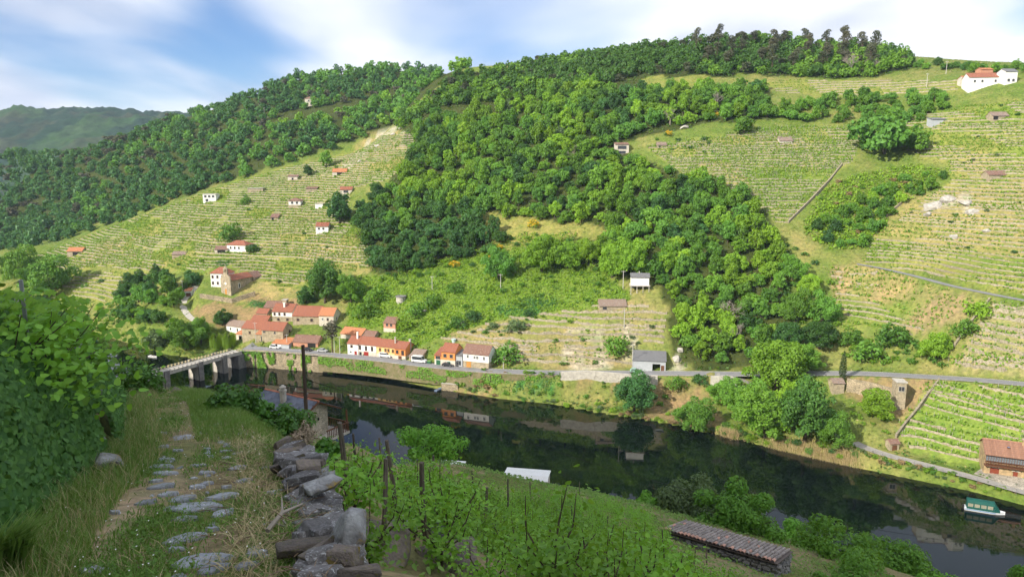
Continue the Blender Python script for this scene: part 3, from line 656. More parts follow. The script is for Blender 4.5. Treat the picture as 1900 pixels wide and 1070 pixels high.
# ------------------------------------------------------------------ terraces: dry walls along the contours and vines behind them
M_drystone = mat('dry_stone', (0.36, 0.31, 0.23), (0.20, 0.17, 0.12), (0.13, 0.15, 0.05), scale=1.6, rough=.95, bump=.6, jitter=.12)
M_vine = leafmat('vine_leaf_far', (0.13, 0.25, 0.024), (0.21, 0.35, 0.04), None, .32)
M_post = mat('post_grey', (0.45, 0.42, 0.36), (0.32, 0.29, 0.25), scale=6)
VZ = [  # name, outline, vertical step, wall height, vine density, vine size, plain description
 ('spur', VL, 1.2, .42, .92, 1.1, 'across the long spur above the church'),
 ('lowerspur', VL2, 1.5, .5, .5, .8, 'low on the spur by the river bend'),
 ('upper', VR1, 1.25, .38, .97, 1.1, 'in the green upper vineyard above the oak wood'),
 ('east', VR2, 1.35, .42, .8, 1.1, 'over the wide dry slope with grey outcrops'),
 ('brown', VR3, 1.5, .45, .8, 1.2, 'on the brown slope below the narrow upper road'),
 ('steep', VR4, 1.8, 1.0, .97, 1.45, 'in the steep stony vineyard over the main road'),
 ('river', VR5, 1.45, .5, .95, 1.25, 'in the neat vineyard above the riverside lane'),
 ('centre', VC, 1.8, .8, .30, .9, 'on the stony slope above the row of houses'),
 ('top', VT, 1.7, .5, .5, .9, 'in the field under the crest wood'),
]
cx = np.arange(-330, 260, .8)
acc = np.maximum.accumulate(np.vstack([zf(cx, np.full(cx.shape, y)) for y in np.arange(GY0, 560, 1.5)]), axis=0); ysamp = np.arange(GY0, 560, 1.5)
vine_n = 0
for zi, (zn_, poly, step, wh, dens, vs_, where) in enumerate(VZ):
    r = np.random.default_rng(300 + zi); Vc = []; Vs = []; stakes = MB(); nw = 0
    for li, lev in enumerate(np.arange(3.6, 135, step)):
        yc = np.array([np.interp(lev, acc[:, k], ysamp, left=-1, right=-1) for k in range(len(cx))])
        wob = (vnoise(cx, np.full(cx.shape, lev * 7.0), 23, 3) - .5) * 2.6 + (vnoise(cx, np.full(cx.shape, lev * 4.0), 6, 4) - .5) * 1.0
        yc = yc + wob; zc = zf(cx, yc); px, py = pix(cx, yc, zc)
        ins = inpoly(px, py, poly) & (yc > 0)
        ins &= dist_poly(cx, yc, UPPER)[0] > 3.2; ins &= dist_poly(cx, yc, ROAD)[0] > 5
        gap = vnoise(cx, np.full(cx.shape, lev * 5.3), 11, 7 + zi)
        vin_ok = ins & (r.random(len(cx)) < dens) & (gap > .08 + .35 * (1 - dens))
        for k in np.nonzero(vin_ok)[0]:
          for off in ((.75, 1.8) if r.random() < .75 else (.75,)):
            yv = yc[k] + off + r.uniform(-.25, .25); xv = cx[k] + r.uniform(-.2, .2)
            Vc.append((xv, yv, float(zf(xv, yv)) + .35)); Vs.append(vs_ * r.uniform(.6, 1.15))
            if zn_ in ('river', 'upper', 'steep') and r.random() < .3: stakes.box(xv - .04, xv + .04, yv - .04, yv + .04, Vc[-1][2] - .4, Vc[-1][2] + 1.0)
        wall_ok = ins & (vnoise(cx, np.full(cx.shape, lev * 3.1), 16, 17 + zi) > .27)
        k = 0
        while k < len(cx):
            if not wall_ok[k]: k += 1; continue
            e = k
            while e + 1 < len(cx) and wall_ok[e + 1]: e += 1
            if e - k > 5:
                sl = slice(k, e + 1); x_ = cx[sl]; y_ = yc[sl]; z_ = zc[sl]; h_ = wh * (.35 + 1.3 * vnoise(x_ * 3.1, np.full(x_.shape, lev), 2.2, 5)); nn = len(x_)
                y_ = y_ + (r.random(nn) - .5) * .18
                V = np.concatenate([np.c_[x_, y_ - .12, z_ - .5], np.c_[x_, y_, z_ + h_], np.c_[x_, y_ + .55, z_ + h_ * .95 + .04], np.c_[x_, y_ + 1.5, z_ + .3]])
                i = np.arange(nn - 1); Fc = np.concatenate([np.c_[i + a * nn, i + 1 + a * nn, i + 1 + (a + 1) * nn, i + (a + 1) * nn] for a in (0, 1)])
                link('terrace_wall', fast_mesh('terrace_wall', V, Fc, M_drystone), label='low dry stone terrace wall ' + where, cat='terrace wall', group='terrace walls ' + where); nw += 1
            k = e + 1
    Vc = np.array(Vc); Vs = np.array(Vs); q = 6; nV = len(Vc); vine_n += nV
    d = r.normal(size=(nV * q, 3)); d /= np.linalg.norm(d, axis=1, keepdims=True); sc_ = np.repeat(Vs, q)[:, None]
    Cn = np.repeat(Vc, q, 0) + d * np.array([.55, .42, .42]) * sc_ * r.uniform(.4, 1, (nV * q, 1))
    L = quads(Cn, d + r.normal(size=d.shape) * .5 + np.array([0, -.2, .5]), .30 * sc_[:, 0], 1.1, r)
    link('hillside_vines', fast_mesh('hillside_vines', L, quad_faces(nV * q), M_vine), kind='stuff', label='rows of green vines ' + where, cat='vines')
    if stakes.v: link('vine_stakes', stakes.mesh('vine_stakes', M_post), kind='stuff', label='pale thin stakes ' + where, cat='stakes')
    print(zn_, 'vines', nV, 'walls', nw)

# ------------------------------------------------------------------ roads, quay, bridge
M_asph = mat('asphalt', (0.19, 0.19, 0.20), (0.24, 0.235, 0.235), scale=.6, rough=.9)
M_line = mat('road_paint', (0.75, 0.75, 0.72), (0.6, 0.6, 0.58), scale=2)
M_gravel = mat('gravel_lane', (0.34, 0.32, 0.29), (0.27, 0.25, 0.22), scale=.8, rough=.95)
M_conc = mat('concrete', (0.52, 0.49, 0.43), (0.40, 0.37, 0.33), (0.28, 0.26, 0.22), scale=.9, rough=.9, bump=.2)
M_concd = mat('dark_concrete', (0.23, 0.22, 0.21), (0.14, 0.135, 0.13), scale=.9, rough=.9)
def smooth_line(P, n=6):
    P = np.asarray(P, float); out = []
    for i in range(len(P) - 1):
        a = P[max(i - 1, 0)]; b = P[i]; c = P[i + 1]; d = P[min(i + 2, len(P) - 1)]
        for t in np.linspace(0, 1, n, endpoint=False): out.append(.5 * ((2 * b) + (c - a) * t + (2 * a - 5 * b + 4 * c - d) * t * t + (3 * b - a - 3 * c + d) * t ** 3))
    out.append(P[-1]); return np.array(out)
def strip(name, P, o0, o1, m, dz, parent=None, dash=None, **kw):
    P = smooth_line(P); T = np.gradient(P[:, :2], axis=0); T /= np.linalg.norm(T, axis=1, keepdims=True); Nn = np.c_[-T[:, 1], T[:, 0]]
    A = np.c_[P[:, :2] + Nn * o0, P[:, 2] + dz]; B = np.c_[P[:, :2] + Nn * o1, P[:, 2] + dz]; V = np.concatenate([A, B]); n = len(P); i = np.arange(n - 1)
    Fc = np.c_[i, i + 1, i + 1 + n, i + n]
    if dash: Fc = Fc[::dash]
    return link(name, fast_mesh(name, V, Fc, m), parent, **kw)
road = strip('road', ROAD, -2.9, 2.9, M_asph, .10, kind='structure')
strip('edge_line', ROAD, -2.75, -2.6, M_line, .13, road, dash=2); strip('edge_line', ROAD, 2.6, 2.75, M_line, .13, road)
strip('kerb', ROAD, -3.3, -2.95, M_conc, .22, road)
strip('riverside_lane_path', LOWER, -1.7, 1.7, M_gravel, .10, kind='structure')
strip('upper_road', UPPER, -1.6, 1.6, M_asph, .10, kind='structure')
strip('church_lane_path', CHLANE, -1.5, 1.5, M_conc, .12, kind='structure')
strip('ramp_path', LANE, -1.5, 1.5, M_gravel, .12, kind='structure')
# quayside square in front of the village
sq = np.array([at_z(*p) for p in [(446, 650, 6.85), (470, 634, 6.85), (540, 642, 6.85), (600, 652, 6.95), (600, 659, 6.95), (520, 652, 6.85)]])
MBq = MB(); MBq.add(sq + np.array([0, 0, .06]), [tuple(range(6))]); link('village_square_pavement', MBq.mesh('village_square_pavement', M_asph), kind='structure')
def wallstrip(name, P, th, m, label, cat='wall', group=None):
    """P: list of (x, y, z_bottom, z_top)"""
    P = np.array(P, float); T = np.gradient(P[:, :2], axis=0); T /= np.linalg.norm(T, axis=1, keepdims=True); Nn = np.c_[-T[:, 1], T[:, 0]] * th / 2; mb = MB(); n = len(P)
    vs = []
    for sgn in (-1, 1):
        for zc in (2, 3): vs += [(*(P[i, :2] + Nn[i] * sgn), P[i, zc]) for i in range(n)]
    fs = []
    for i in range(n - 1):
        fs += [(i, i + 1, n + i + 1, n + i), (2 * n + i, 3 * n + i, 3 * n + i + 1, 2 * n + i + 1), (n + i, n + i + 1, 3 * n + i + 1, 3 * n + i)]
    fs += [(0, n, 3 * n, 2 * n), (n - 1, 3 * n - 1, 4 * n - 1, 2 * n - 1)]
    mb.add(vs, fs); return link(name, mb.mesh(name, m), label=label, cat=cat, group=group)
def masonry(name, c1, c2, c3, sc):
    m = bpy.data.materials.new(name); n, l = nodes_of(m); MATS[name] = m
    g = N(n, 'ShaderNodeTexCoord'); v = N(n, 'ShaderNodeTexVoronoi', i_Scale=sc); mpn = N(n, 'ShaderNodeMapping'); mpn.inputs['Scale'].default_value = (1, 1, 1.8); l.new(g.outputs['Object'], mpn.inputs[0]); l.new(mpn.outputs[0], v.inputs['Vector'])
    ve = N(n, 'ShaderNodeTexVoronoi', i_Scale=sc, feature='DISTANCE_TO_EDGE'); l.new(mpn.outputs[0], ve.inputs['Vector'])
    sepc = N(n, 'ShaderNodeSeparateColor'); l.new(v.outputs['Color'], sepc.inputs[0])
    col = ramp(n, l, sepc.outputs[0], [(0.1, c1), (0.9, c2)]); e = ramp(n, l, ve.outputs[0], [(0.02, (0, 0, 0)), (0.09, (1, 1, 1))]); col = mixc(n, l, e, c3, col)
    nz = N(n, 'ShaderNodeTexNoise', i_Scale=sc * .35, i_Detail=6.0); l.new(g.outputs['Object'], nz.inputs['Vector']); f = ramp(n, l, nz.outputs[0], [(.35, (.7, .72, .66)), (.62, (1.15, 1.12, 1.05))]); col = mixc(n, l, 1.0, col, f, 'MULTIPLY')
    b = N(n, 'ShaderNodeBsdfPrincipled', i_Roughness=.92); l.new(col, b.inputs['Base Color']); bp = N(n, 'ShaderNodeBump', i_Strength=.7); bp.inputs['Distance'].default_value = .06
    l.new(ve.outputs[0], bp.inputs['Height']); l.new(bp.outputs[0], b.inputs['Normal']); o = N(n, 'ShaderNodeOutputMaterial'); l.new(b.outputs[0], o.inputs[0]); return m
M_quay = masonry('quay_masonry', (0.46, 0.38, 0.27), (0.30, 0.25, 0.18), (0.12, 0.10, 0.07), 1.6)
M_stone = masonry('house_masonry', (0.45, 0.38, 0.28), (0.34, 0.28, 0.20), (0.26, 0.22, 0.17), 2.2)
q = []
for a, b_ in [(441, 679), (460, 680), (480, 681), (514, 683), (560, 687), (597, 690), (622, 692)]:
    p = at_z(a, b_, 0); q.append((p[0], p[1], -3, 7.15))
wallstrip('quay_wall', q, 1.0, M_quay, 'tall stone quay wall under the village road')
# bridge: from the quay corner towards the near bank
B1 = at_z(437, 652, 6.6); B0 = at_z(283, 694, 6.6); bd = B1 - B0; bl = float(np.hypot(bd[0], bd[1])); brot = math.atan2(bd[1], bd[0])
bridge = thing('bridge', 'low concrete bridge on square piers crossing to the village', 'bridge', (B0[0], B0[1], 6.6), brot)
x0b = -40.0
part('deck', MB().box(x0b, bl + 3, -2.4, 2.4, -.9, 0), M_conc, bridge)
dk = MB()
dk.box(x0b, bl + 1, -2.75, -2.42, -.95, .45); part('parapet', dk, M_conc, bridge)
dk = MB(); dk.box(x0b, bl + 1, 2.42, 2.7, -.95, .25); part('parapet', dk, M_conc, bridge)
for off in (-2.6, 2.56):
    ra = MB(); ra.box(x0b, bl, off - .06, off + .06, .78 if off > 0 else .98, .9 if off > 0 else 1.1); part('handrail', ra, M_conc, bridge)
M_cream = mat('sunlit_cream_concrete', (0.62, 0.52, 0.30), (0.52, 0.43, 0.26), scale=2)  # warm sunlit tone put into the colour of the upstream balusters
pm = MB().box(-.22, .22, -.2, .2, 0, .75).mesh('baluster', M_cream)
for i in range(int((bl - x0b) / 1.5)): link('baluster', pm, bridge, (x0b + i * 1.5 + .4, 2.56, .25))
pm2 = MB().box(-.16, .16, -.12, .12, 0, .6).mesh('baluster', M_conc)
for i in range(int((bl - x0b) / 1.8)): link('baluster', pm2, bridge, (x0b + i * 1.8 + .4, -2.6, .45))
def pier(u, w):
    mb = MB(); hole = [(-.62 * math.cos(a), -6.6 + 1.2 + 1.0 * math.sin(a)) for a in np.linspace(0, math.pi, 7)]
    # slab with an arched flood hole low down: built as two legs and a head around the hole
    pr = MB(); yb = -4.2; 
    for a0, a1 in ((-2.9, -.62), (.62, 2.9)): pr.box(u - w / 2, u + w / 2, a0, a1, -12, -4.3)
    pr.box(u - w / 2, u + w / 2, -2.9, 2.9, -4.3, -.92)
    return part('pier', pr, M_conc, bridge), None
for px_ in (298, 358, 404):
    u = float(np.interp(px_, [283, 437], [0, bl])); pier(u, 1.9)
    part('pilaster', MB().box(u - 1.0, u + 1.0, -3.55, -2.76, -12, .75), M_concd, bridge); part('pilaster', MB().box(u - 1.0, u + 1.0, 2.72, 3.2, -12, 1.0), M_concd, bridge)  # pilasters in a darker concrete than the piers
pier(-12, 1.9); pier(-26, 1.9)
part('abutment', MB().box(bl - 1.5, bl + 4.5, -3.4, 3.4, -12, -.92), M_concd, bridge)
RS = smooth_line(ROAD[2:10], 6); RT = np.gradient(RS[:, :2], axis=0); RT /= np.linalg.norm(RT, axis=1, keepdims=True); RO = RS[:, :2] + np.c_[RT[:, 1], -RT[:, 0]] * 3.35
wallstrip('road_wall', [(a[0], a[1], z - 6, z + .12) for a, z in zip(RO, RS[:, 2])], .7, mat('overgrown_wall', (.15, .15, .06), (.24, .19, .12), (.09, .13, .03), scale=.7, bump=.8, bscale=4, rough=.95), 'rough overgrown stone wall carrying the road above the bank')
# ------------------------------------------------------------------ houses
def tilemat(name, c1, c2, c3, pitch=.28):
    m = bpy.data.materials.new(name); n, l = nodes_of(m); MATS[name] = m
    t = N(n, 'ShaderNodeTexCoord'); wv = N(n, 'ShaderNodeTexWave', i_Scale=math.pi / 10 / pitch * 2, i_Distortion=.6); wv.bands_direction = 'X'; l.new(t.outputs['Object'], wv.inputs['Vector'])
    nz = N(n, 'ShaderNodeTexNoise', i_Scale=1.4, i_Detail=7.0, i_Roughness=.75); l.new(t.outputs['Object'], nz.inputs['Vector'])
    col = ramp(n, l, nz.outputs[0], [(.32, c1), (.5, c2), (.68, c3)]); f = ramp(n, l, wv.outputs[0], [(0, (.62, .62, .62)), (.6, (1.1, 1.1, 1.1))]); col = mixc(n, l, .8, col, f, 'MULTIPLY')
    b = N(n, 'ShaderNodeBsdfPrincipled', i_Roughness=.85); l.new(col, b.inputs['Base Color']); bp = N(n, 'ShaderNodeBump', i_Strength=.8); bp.inputs['Distance'].default_value = .08
    l.new(wv.outputs[0], bp.inputs['Height']); l.new(bp.outputs[0], b.inputs['Normal']); o = N(n, 'ShaderNodeOutputMaterial'); l.new(b.outputs[0], o.inputs[0]); return m
TILE = dict(red=tilemat('red_tiles', (0.30, 0.10, 0.06), (0.38, 0.14, 0.08), (0.26, 0.11, 0.08)), orange=tilemat('orange_tiles', (0.52, 0.19, 0.08), (0.58, 0.24, 0.11), (0.45, 0.16, 0.08)),
            brown=tilemat('weathered_tiles', (0.30, 0.17, 0.11), (0.24, 0.13, 0.10), (0.36, 0.25, 0.18)), grey=tilemat('grey_slates', (0.17, 0.17, 0.18), (0.22, 0.22, 0.23), (0.13, 0.13, 0.14)),
            old=tilemat('lichen_tiles', (0.36, 0.25, 0.18), (0.28, 0.20, 0.16), (0.40, 0.34, 0.28)))
WALL = dict(white=mat('white_plaster', (0.80, 0.79, 0.75), (0.70, 0.69, 0.66), scale=.7), stone=M_stone, pale=mat('pale_plaster', (0.62, 0.56, 0.47), (0.50, 0.45, 0.38), (.4, .36, .3), scale=.8),
            yellow=mat('yellow_plaster', (0.72, 0.50, 0.22), (0.65, 0.44, 0.20), scale=.8), orange=mat('orange_plaster', (0.68, 0.27, 0.08), (0.60, 0.24, 0.08), scale=.8),
            pink=mat('brick_render', (0.52, 0.26, 0.16), (0.45, 0.22, 0.15), scale=.9), grey=mat('grey_render', (0.42, 0.44, 0.46), (0.36, 0.38, 0.40), scale=.8))
M_pane = mat('window_glass', (0.03, 0.035, 0.045), (0.05, 0.055, 0.06), rough=.12, spec=.6)
M_wood = mat('brown_wood', (0.16, 0.07, 0.035), (0.10, 0.045, 0.025), scale=3, stretch=(1, 1, .2))
M_dark = mat('dark_opening', (0.015, 0.014, 0.013), (0.02, 0.018, 0.016))
M_white = mat('white_paint', (0.82, 0.82, 0.80), (0.76, 0.76, 0.74), rough=.5)
M_green = mat('green_door', (0.03, 0.12, 0.06), (0.025, 0.10, 0.05), rough=.5)
M_red = mat('red_door', (0.32, 0.03, 0.025), (0.25, 0.03, 0.02), rough=.5); M_ochre = mat('ochre_door', (0.50, 0.25, 0.06), (0.42, 0.2, 0.05), rough=.6)
DOORM = dict(g=M_green, r=M_red, o=M_ochre, d=M_dark, b=M_wood, w=M_white)
def scale_at(p): return (p[1] * CP - (p[2] - HC) * SP) / F
def house(name, label, cx_, by, w, h, ang=0, depth=6.0, roof='x', rise=1.8, over=.35, wall='white', tile='red', wins=(), doors=(), rwins=(), low=None, chim=(), group=None, cat='house', sink=3.0, p=None, at=None):
    """cx_, by: picture position of the middle of the front wall's foot; w, h: its picture width and height to the eaves"""
    if p is None: p = at_z(cx_, by, at) if at is not None else hit(cx_, by)
    a = R(ang); fw = p[1] * CP - (p[2] - HC) * SP; s = fw / F
    W = w * fw * fw / (F * abs(math.cos(a) * fw - p[0] * math.sin(a) * CP)); H = h * s
    root = thing(name, label, cat, tuple(p), a, group); M_w = WALL[wall]; x0, x1 = -W / 2, W / 2
    def slab(q, r_, m=TILE[tile], nm='roof'): return part(nm, MB().prism(q, r_[0], r_[1], r_[2]), m, root)
    t = .14
    if roof in ('x', 'mono', 'flat', 'hip'):
        mb = MB()
        if roof == 'x': mb.prism([(0, -sink), (depth, -sink), (depth, H), (depth / 2, H + rise), (0, H)], 0, x0, x1)
        elif roof == 'mono': mb.prism([(0, -sink), (depth, -sink), (depth, H + rise), (0, H)], 0, x0, x1)
        else: mb.box(x0, x1, 0, depth, -sink, H)
        part('wall', mb, M_w, root)
        if roof == 'x':
            k = rise / (depth / 2); rf = slab([(-over, H - over * k + .03), (depth / 2, H + rise + .03), (depth + over, H - over * k + .03), (depth + over, H - over * k + t), (depth / 2, H + rise + t + .03), (-over, H - over * k + t)], (0, x0 - over * .6, x1 + over * .6))
            part('ridge_tile', MB().tube([(x0 - over * .6, depth / 2, H + rise + t), (x1 + over * .6, depth / 2, H + rise + t)], .13, 6), TILE[tile], rf)
        elif roof == 'mono':
            k = rise / depth; slab([(-over, H - over * k + .03), (depth + over, H + rise + over * k + .03), (depth + over, H + rise + over * k + t), (-over, H - over * k + t)], (0, x0 - over * .6, x1 + over * .6))
        elif roof == 'flat': part('roof', MB().box(x0 - .2, x1 + .2, -.2, depth + .2, H + .01, H + .28), M_conc, root)
        else:
            i_ = min(W, depth) / 2; mb = MB(); o_ = over; zb = H - .1
            rid = [(x0 + i_, depth / 2, H + rise), (x1 - i_, depth / 2, H + rise)] if W > depth + .3 else [(-.05, depth / 2, H + rise), (.05, depth / 2, H + rise)]
            vs = [(x0 - o_, -o_, zb), (x1 + o_, -o_, zb), (x1 + o_, depth + o_, zb), (x0 - o_, depth + o_, zb), *rid]
            vs2 = [(a_, b_, c_ + t) for a_, b_, c_ in vs]
            mb.add(vs2 + vs[:4], [(0, 1, 5, 4), (1, 2, 5), (2, 3, 4, 5), (3, 0, 4), (6, 7, 1, 0), (7, 8, 2, 1), (8, 9, 3, 2), (9, 6, 0, 3), (9, 8, 7, 6)]); part('roof', mb, TILE[tile], root)
    elif roof == 'y':
        part('wall', MB().prism([(x0, -sink), (x1, -sink), (x1, H), (0, H + rise), (x0, H)], 1, 0, depth), M_w, root); k = rise / (W / 2)
        slab([(x0 - over, H - over * k + .03), (0, H + rise + .03), (x1 + over, H - over * k + .03), (x1 + over, H - over * k + t), (0, H + rise + t + .03), (x0 - over, H - over * k + t)], (1, -over, depth + over))
    if low: part('lower_wall', MB().box(x0 - .02, x1 + .02, -.025, depth * .5, -sink + .1, H * low[0]), WALL[low[1]], root)
    def opening(nm, u, z0, ww, hh, st, face):
        f = MB(); pn = MB(); y0 = -.03 if low is None else -.05
        fm = {'w': M_white, 'b': M_wood, 'd': M_concd, 's': M_conc, 'r': M_red, 'o': M_ochre}.get(st, M_white)
        e = .09
        def bx(mb, a0, a1, b0, b1, d0, d1):
            if face == 'F': mb.box(x0 + u * W + a0, x0 + u * W + a1, d0, d1, z0 + b0, z0 + b1)
            else: mb.box(x1 - d1, x1 - d0, u * depth + a0, u * depth + a1, z0 + b0, z0 + b1)
        # frame of four bars round a set-back pane
        for a0, a1, b0, b1 in ((-ww / 2 - e, -ww / 2, -e, hh + e), (ww / 2, ww / 2 + e, -e, hh + e), (-ww / 2, ww / 2, -e, 0), (-ww / 2, ww / 2, hh, hh + e)): bx(f, a0, a1, b0, b1, y0 - .06, .02)
        if nm == 'window' and ww > .6: bx(f, -.03, .03, 0, hh, y0 - .05, .02)
        if nm == 'window': bx(f, -ww / 2 - e - .05, ww / 2 + e + .05, -e - .07, -e, y0 - .14, .02)
        o = part(nm, f, fm, root); bx(pn, -ww / 2, ww / 2, 0, hh, y0 - .02, .02); part('pane' if nm == 'window' else 'panel', pn, M_pane if nm == 'window' else DOORM.get(st, M_wood), o)
        return o
    for u, v, ww, hh, st in wins: opening('window', u, v * H - hh / 2, ww, hh, st, 'F')
    for u, ww, hh, st in doors: opening('door', u, -.05, ww, hh, st, 'F')
    for u, v, ww, hh, st in rwins: opening('window', u, v * H - hh / 2, ww, hh, st, 'R')
    for u, v, hh, ww in chim:
        c = MB(); c.box(x0 + u * W - ww / 2, x0 + u * W + ww / 2, v * depth - ww / 2, v * depth + ww / 2, H * .6, H + rise + hh); c.box(x0 + u * W - ww * .65, x0 + u * W + ww * .65, v * depth - ww * .65, v * depth + ww * .65, H + rise + hh, H + rise + hh + .12); part('chimney', c, WALL['white'] if wall == 'white' else M_conc, root)
    root['W'] = W; root['H'] = H
    return root
tx = ROAD[5] - ROAD[1]; RA = math.degrees(math.atan2(tx[1], tx[0]))
street = 'houses along the village road'
house('house', 'narrow white house with red roof at the start of the road row', 655, 662.5, 19, 23, RA, 7, 'x', 2.3, wall='white', tile='red', wins=[(.4, .78, .9, .9, 'b'), (.3, .3, .9, .8, 'w')], doors=[(.78, .9, 2.0, 'r')], chim=[(.7, .35, 1.9, .6)], group=street)
house('house', 'white house with three tall brown windows and red garage door', 681.5, 665, 34, 23.5, RA, 7, 'x', 2.2, wall='white', tile='red', low=(.44, 'pale'), wins=[(.12, .72, .8, 1.6, 'b'), (.45, .70, .8, 1.6, 'b'), (.78, .70, .8, 1.6, 'b')], doors=[(.45, 1.9, 2.1, 'r'), (.14, .9, 1.8, 'd')], group=street)
house('house', 'yellow house with ochre shutters between white and orange fronts', 716, 668.6, 34, 25, RA, 7, 'x', 2.0, wall='yellow', tile='red', low=(.42, 'pale'), wins=[(.2, .74, .8, 1.2, 'o'), (.5, .74, .8, 1.2, 'o'), (.66, .74, .8, 1.2, 'o'), (.9, .72, .8, 1.2, 'o')], doors=[(.5, 2.2, 1.6, 'o')], group=street, chim=[(.9, .3, 1.6, .5)])
house('house', 'orange house with brown door closing the terraced row', 742.5, 671.2, 20, 24.5, RA, 7.5, 'x', 1.9, wall='orange', tile='red', low=(.45, 'pale'), wins=[(.25, .74, .9, 1.1, 'b'), (.75, .70, .95, 1.6, 'b')], doors=[(.5, 1.2, 2.2, 'b')], chim=[(.95, .6, 1.0, .7)], group=street)
house('shed', 'low lean-to shed with mossy roof beside the orange house', 770, 672.5, 22, 8, RA, 5, 'mono', 1.7, wall='stone', tile='old', doors=[(.75, 1.6, 1.5, 'd')], cat='shed')
house('annex', 'low red-roofed annex with green garage door', 813, 678, 13, 19, RA, 6, 'mono', 1.6, wall='orange', tile='red', low=(.62, 'pale'), doors=[(.55, 1.9, 2.2, 'g')], cat='annex', wins=[(.5, .78, 1.8, .9, 'd')])
house('house', 'orange house with two skylights in its red roof', 832, 679.3, 25, 27.5, RA, 7, 'x', 2.4, wall='orange', tile='red', low=(.42, 'pale'), wins=[(.26, .72, 1.1, 1.1, 'd'), (.72, .72, 1.1, 1.1, 'd')], doors=[(.55, 1.4, 1.9, 'g')], group=street)
house('stair_house', 'narrow grey stair tower with white balconies between two houses', 851.5, 680.5, 13, 21, RA, 5, 'mono', 1.0, wall='grey', tile='grey', wins=[(.5, .35, 1.6, 1.5, 'd')], doors=[(.3, .9, 1.9, 'd')], cat='house')
house('house', 'white house over stone ground floor with ochre door', 883, 683, 47, 27, RA, 7.5, 'x', 2.6, wall='white', tile='brown', low=(.44, 'stone'), wins=[(.18, .78, .75, 1.2, 'w'), (.45, .75, .75, 1.1, 'w'), (.56, .75, .75, 1.1, 'w'), (.82, .74, .75, 1.3, 'w')], doors=[(.22, 1.7, 2.3, 'o')], rwins=[(.5, .6, .8, 1.1, 'd')], group=street)
house('barn', 'small brick-red hut on the slope above the road row', 723, 616, 22, 17, RA, 6.5, 'x', 1.8, wall='pink', tile='brown', low=(.42, 'pale'), wins=[(.3, .8, .8, .9, 'd'), (.64, .8, .8, .9, 'd')], cat='hut')
house('barn', 'long orange-roofed building behind the white row houses', 651, 629, 38, 9, RA - 3, 7, 'x', 2.0, wall='pale', tile='orange', cat='barn')
house('barn', 'dark brown roofed barn behind the white row houses', 682, 636, 20, 9, RA - 3, 7, 'x', 2.2, wall='stone', tile='brown', cat='barn')
vill = 'houses of the village core'
VA = RA + 12
house('house', 'white upper floor house on stone base with red roof, highest in village', 524.5, 599, 37, 21, VA, 9, 'x', 2.6, wall='white', tile='red', low=(.55, 'stone'), wins=[(.12, .78, .7, 1.0, 'b'), (.36, .78, .7, 1.0, 'b'), (.62, .78, .7, 1.0, 'b'), (.3, .3, .9, .9, 'b'), (.75, .3, .9, .9, 'b')], chim=[(.5, .3, .8, .8)], group=vill)
house('house', 'long stone house with wide red roof in the village', 568, 602.5, 49, 16.5, VA, 10, 'x', 3.4, wall='stone', tile='red', wins=[(.2, .55, .9, 1.0, 'b'), (.72, .55, .9, 1.0, 'b')], group=vill)
house('house', 'pale plastered house with orange roof at the end of the long row', 606, 606, 27, 20, VA, 8, 'x', 2.6, wall='pale', tile='orange', wins=[(.25, .65, .7, 1.0, 'w'), (.6, .65, .7, 1.0, 'b')], rwins=[(.4, .6, .7, .9, 'd')], group=vill)
house('house', 'stone house with low hanging red roof facing the square', 468, 630, 36, 21, VA - 8, 8, 'x', 2.4, wall='stone', tile='red', wins=[(.4, .62, .7, .9, 'b')], rwins=[(.4, .6, .8, .9, 'd')], group=vill)
house('house', 'stone house with broad dark red roof behind the parked white car', 506, 633, 39, 21, VA - 4, 8, 'x', 2.6, wall='stone', tile='red', wins=[(.12, .82, .9, .5, 'd'), (.62, .78, .6, .7, 'd')], rwins=[(.3, .35, 1.0, 1.9, 'b'), (.7, .7, 1.0, 1.0, 'b')], group=vill)
house('porch', 'small red-roofed porch against the stone house', 485, 634, 18, 14, VA - 4, 3, 'mono', 1.0, wall='stone', tile='orange', doors=[(.7, 1.6, 2.3, 'd')], cat='porch')
house('house', 'small white house with grey-brown roof near the willows', 434, 618, 28, 12.5, VA - 18, 6, 'x', 1.9, wall='white', tile='old', wins=[(.3, .55, .6, .8, 'd'), (.75, .5, .7, 1.3, 'd')], group=vill)
house('annex', 'tiny orange-roofed annex under the small white house', 446, 630, 15, 10, VA - 14, 3, 'mono', .9, wall='pale', tile='orange', doors=[(.5, 1.2, 1.7, 'd')], cat='annex')
house('garage', 'white garage with orange roof by the parked white car', 521, 649, 31, 10.5, VA - 8, 5, 'mono', 1.4, wall='grey', tile='orange', doors=[(.35, 2.6, 1.9, 'w')], cat='garage')
house('barn', 'tile-roofed open barn beside the dark pine', 567, 645, 46, 10, VA - 3, 6, 'x', 2.2, wall='pink', tile='brown', doors=[(.75, 3.4, 2.0, 'd')], cat='barn')
house('house', 'low red-roofed wing at the back of the village core', 507, 578, 34, 7, VA, 8, 'x', 2.0, wall='stone', tile='brown', group=vill)
house('house', 'small red-roofed stone wing left of the tall white house', 486, 590, 20, 8, VA - 5, 5, 'x', 1.6, wall='stone', tile='red', group=vill)
house('house', 'middle stone wing with red roof above the square', 481, 606, 30, 10, VA - 5, 6, 'x', 1.9, wall='stone', tile='red', group=vill, wins=[(.7, .5, .7, .8, 'd')])
house('tower', 'square stone chimney tower rising behind the village roofs', 528, 572, 8, 14, VA, 2.2, 'flat', wall='stone', cat='tower')
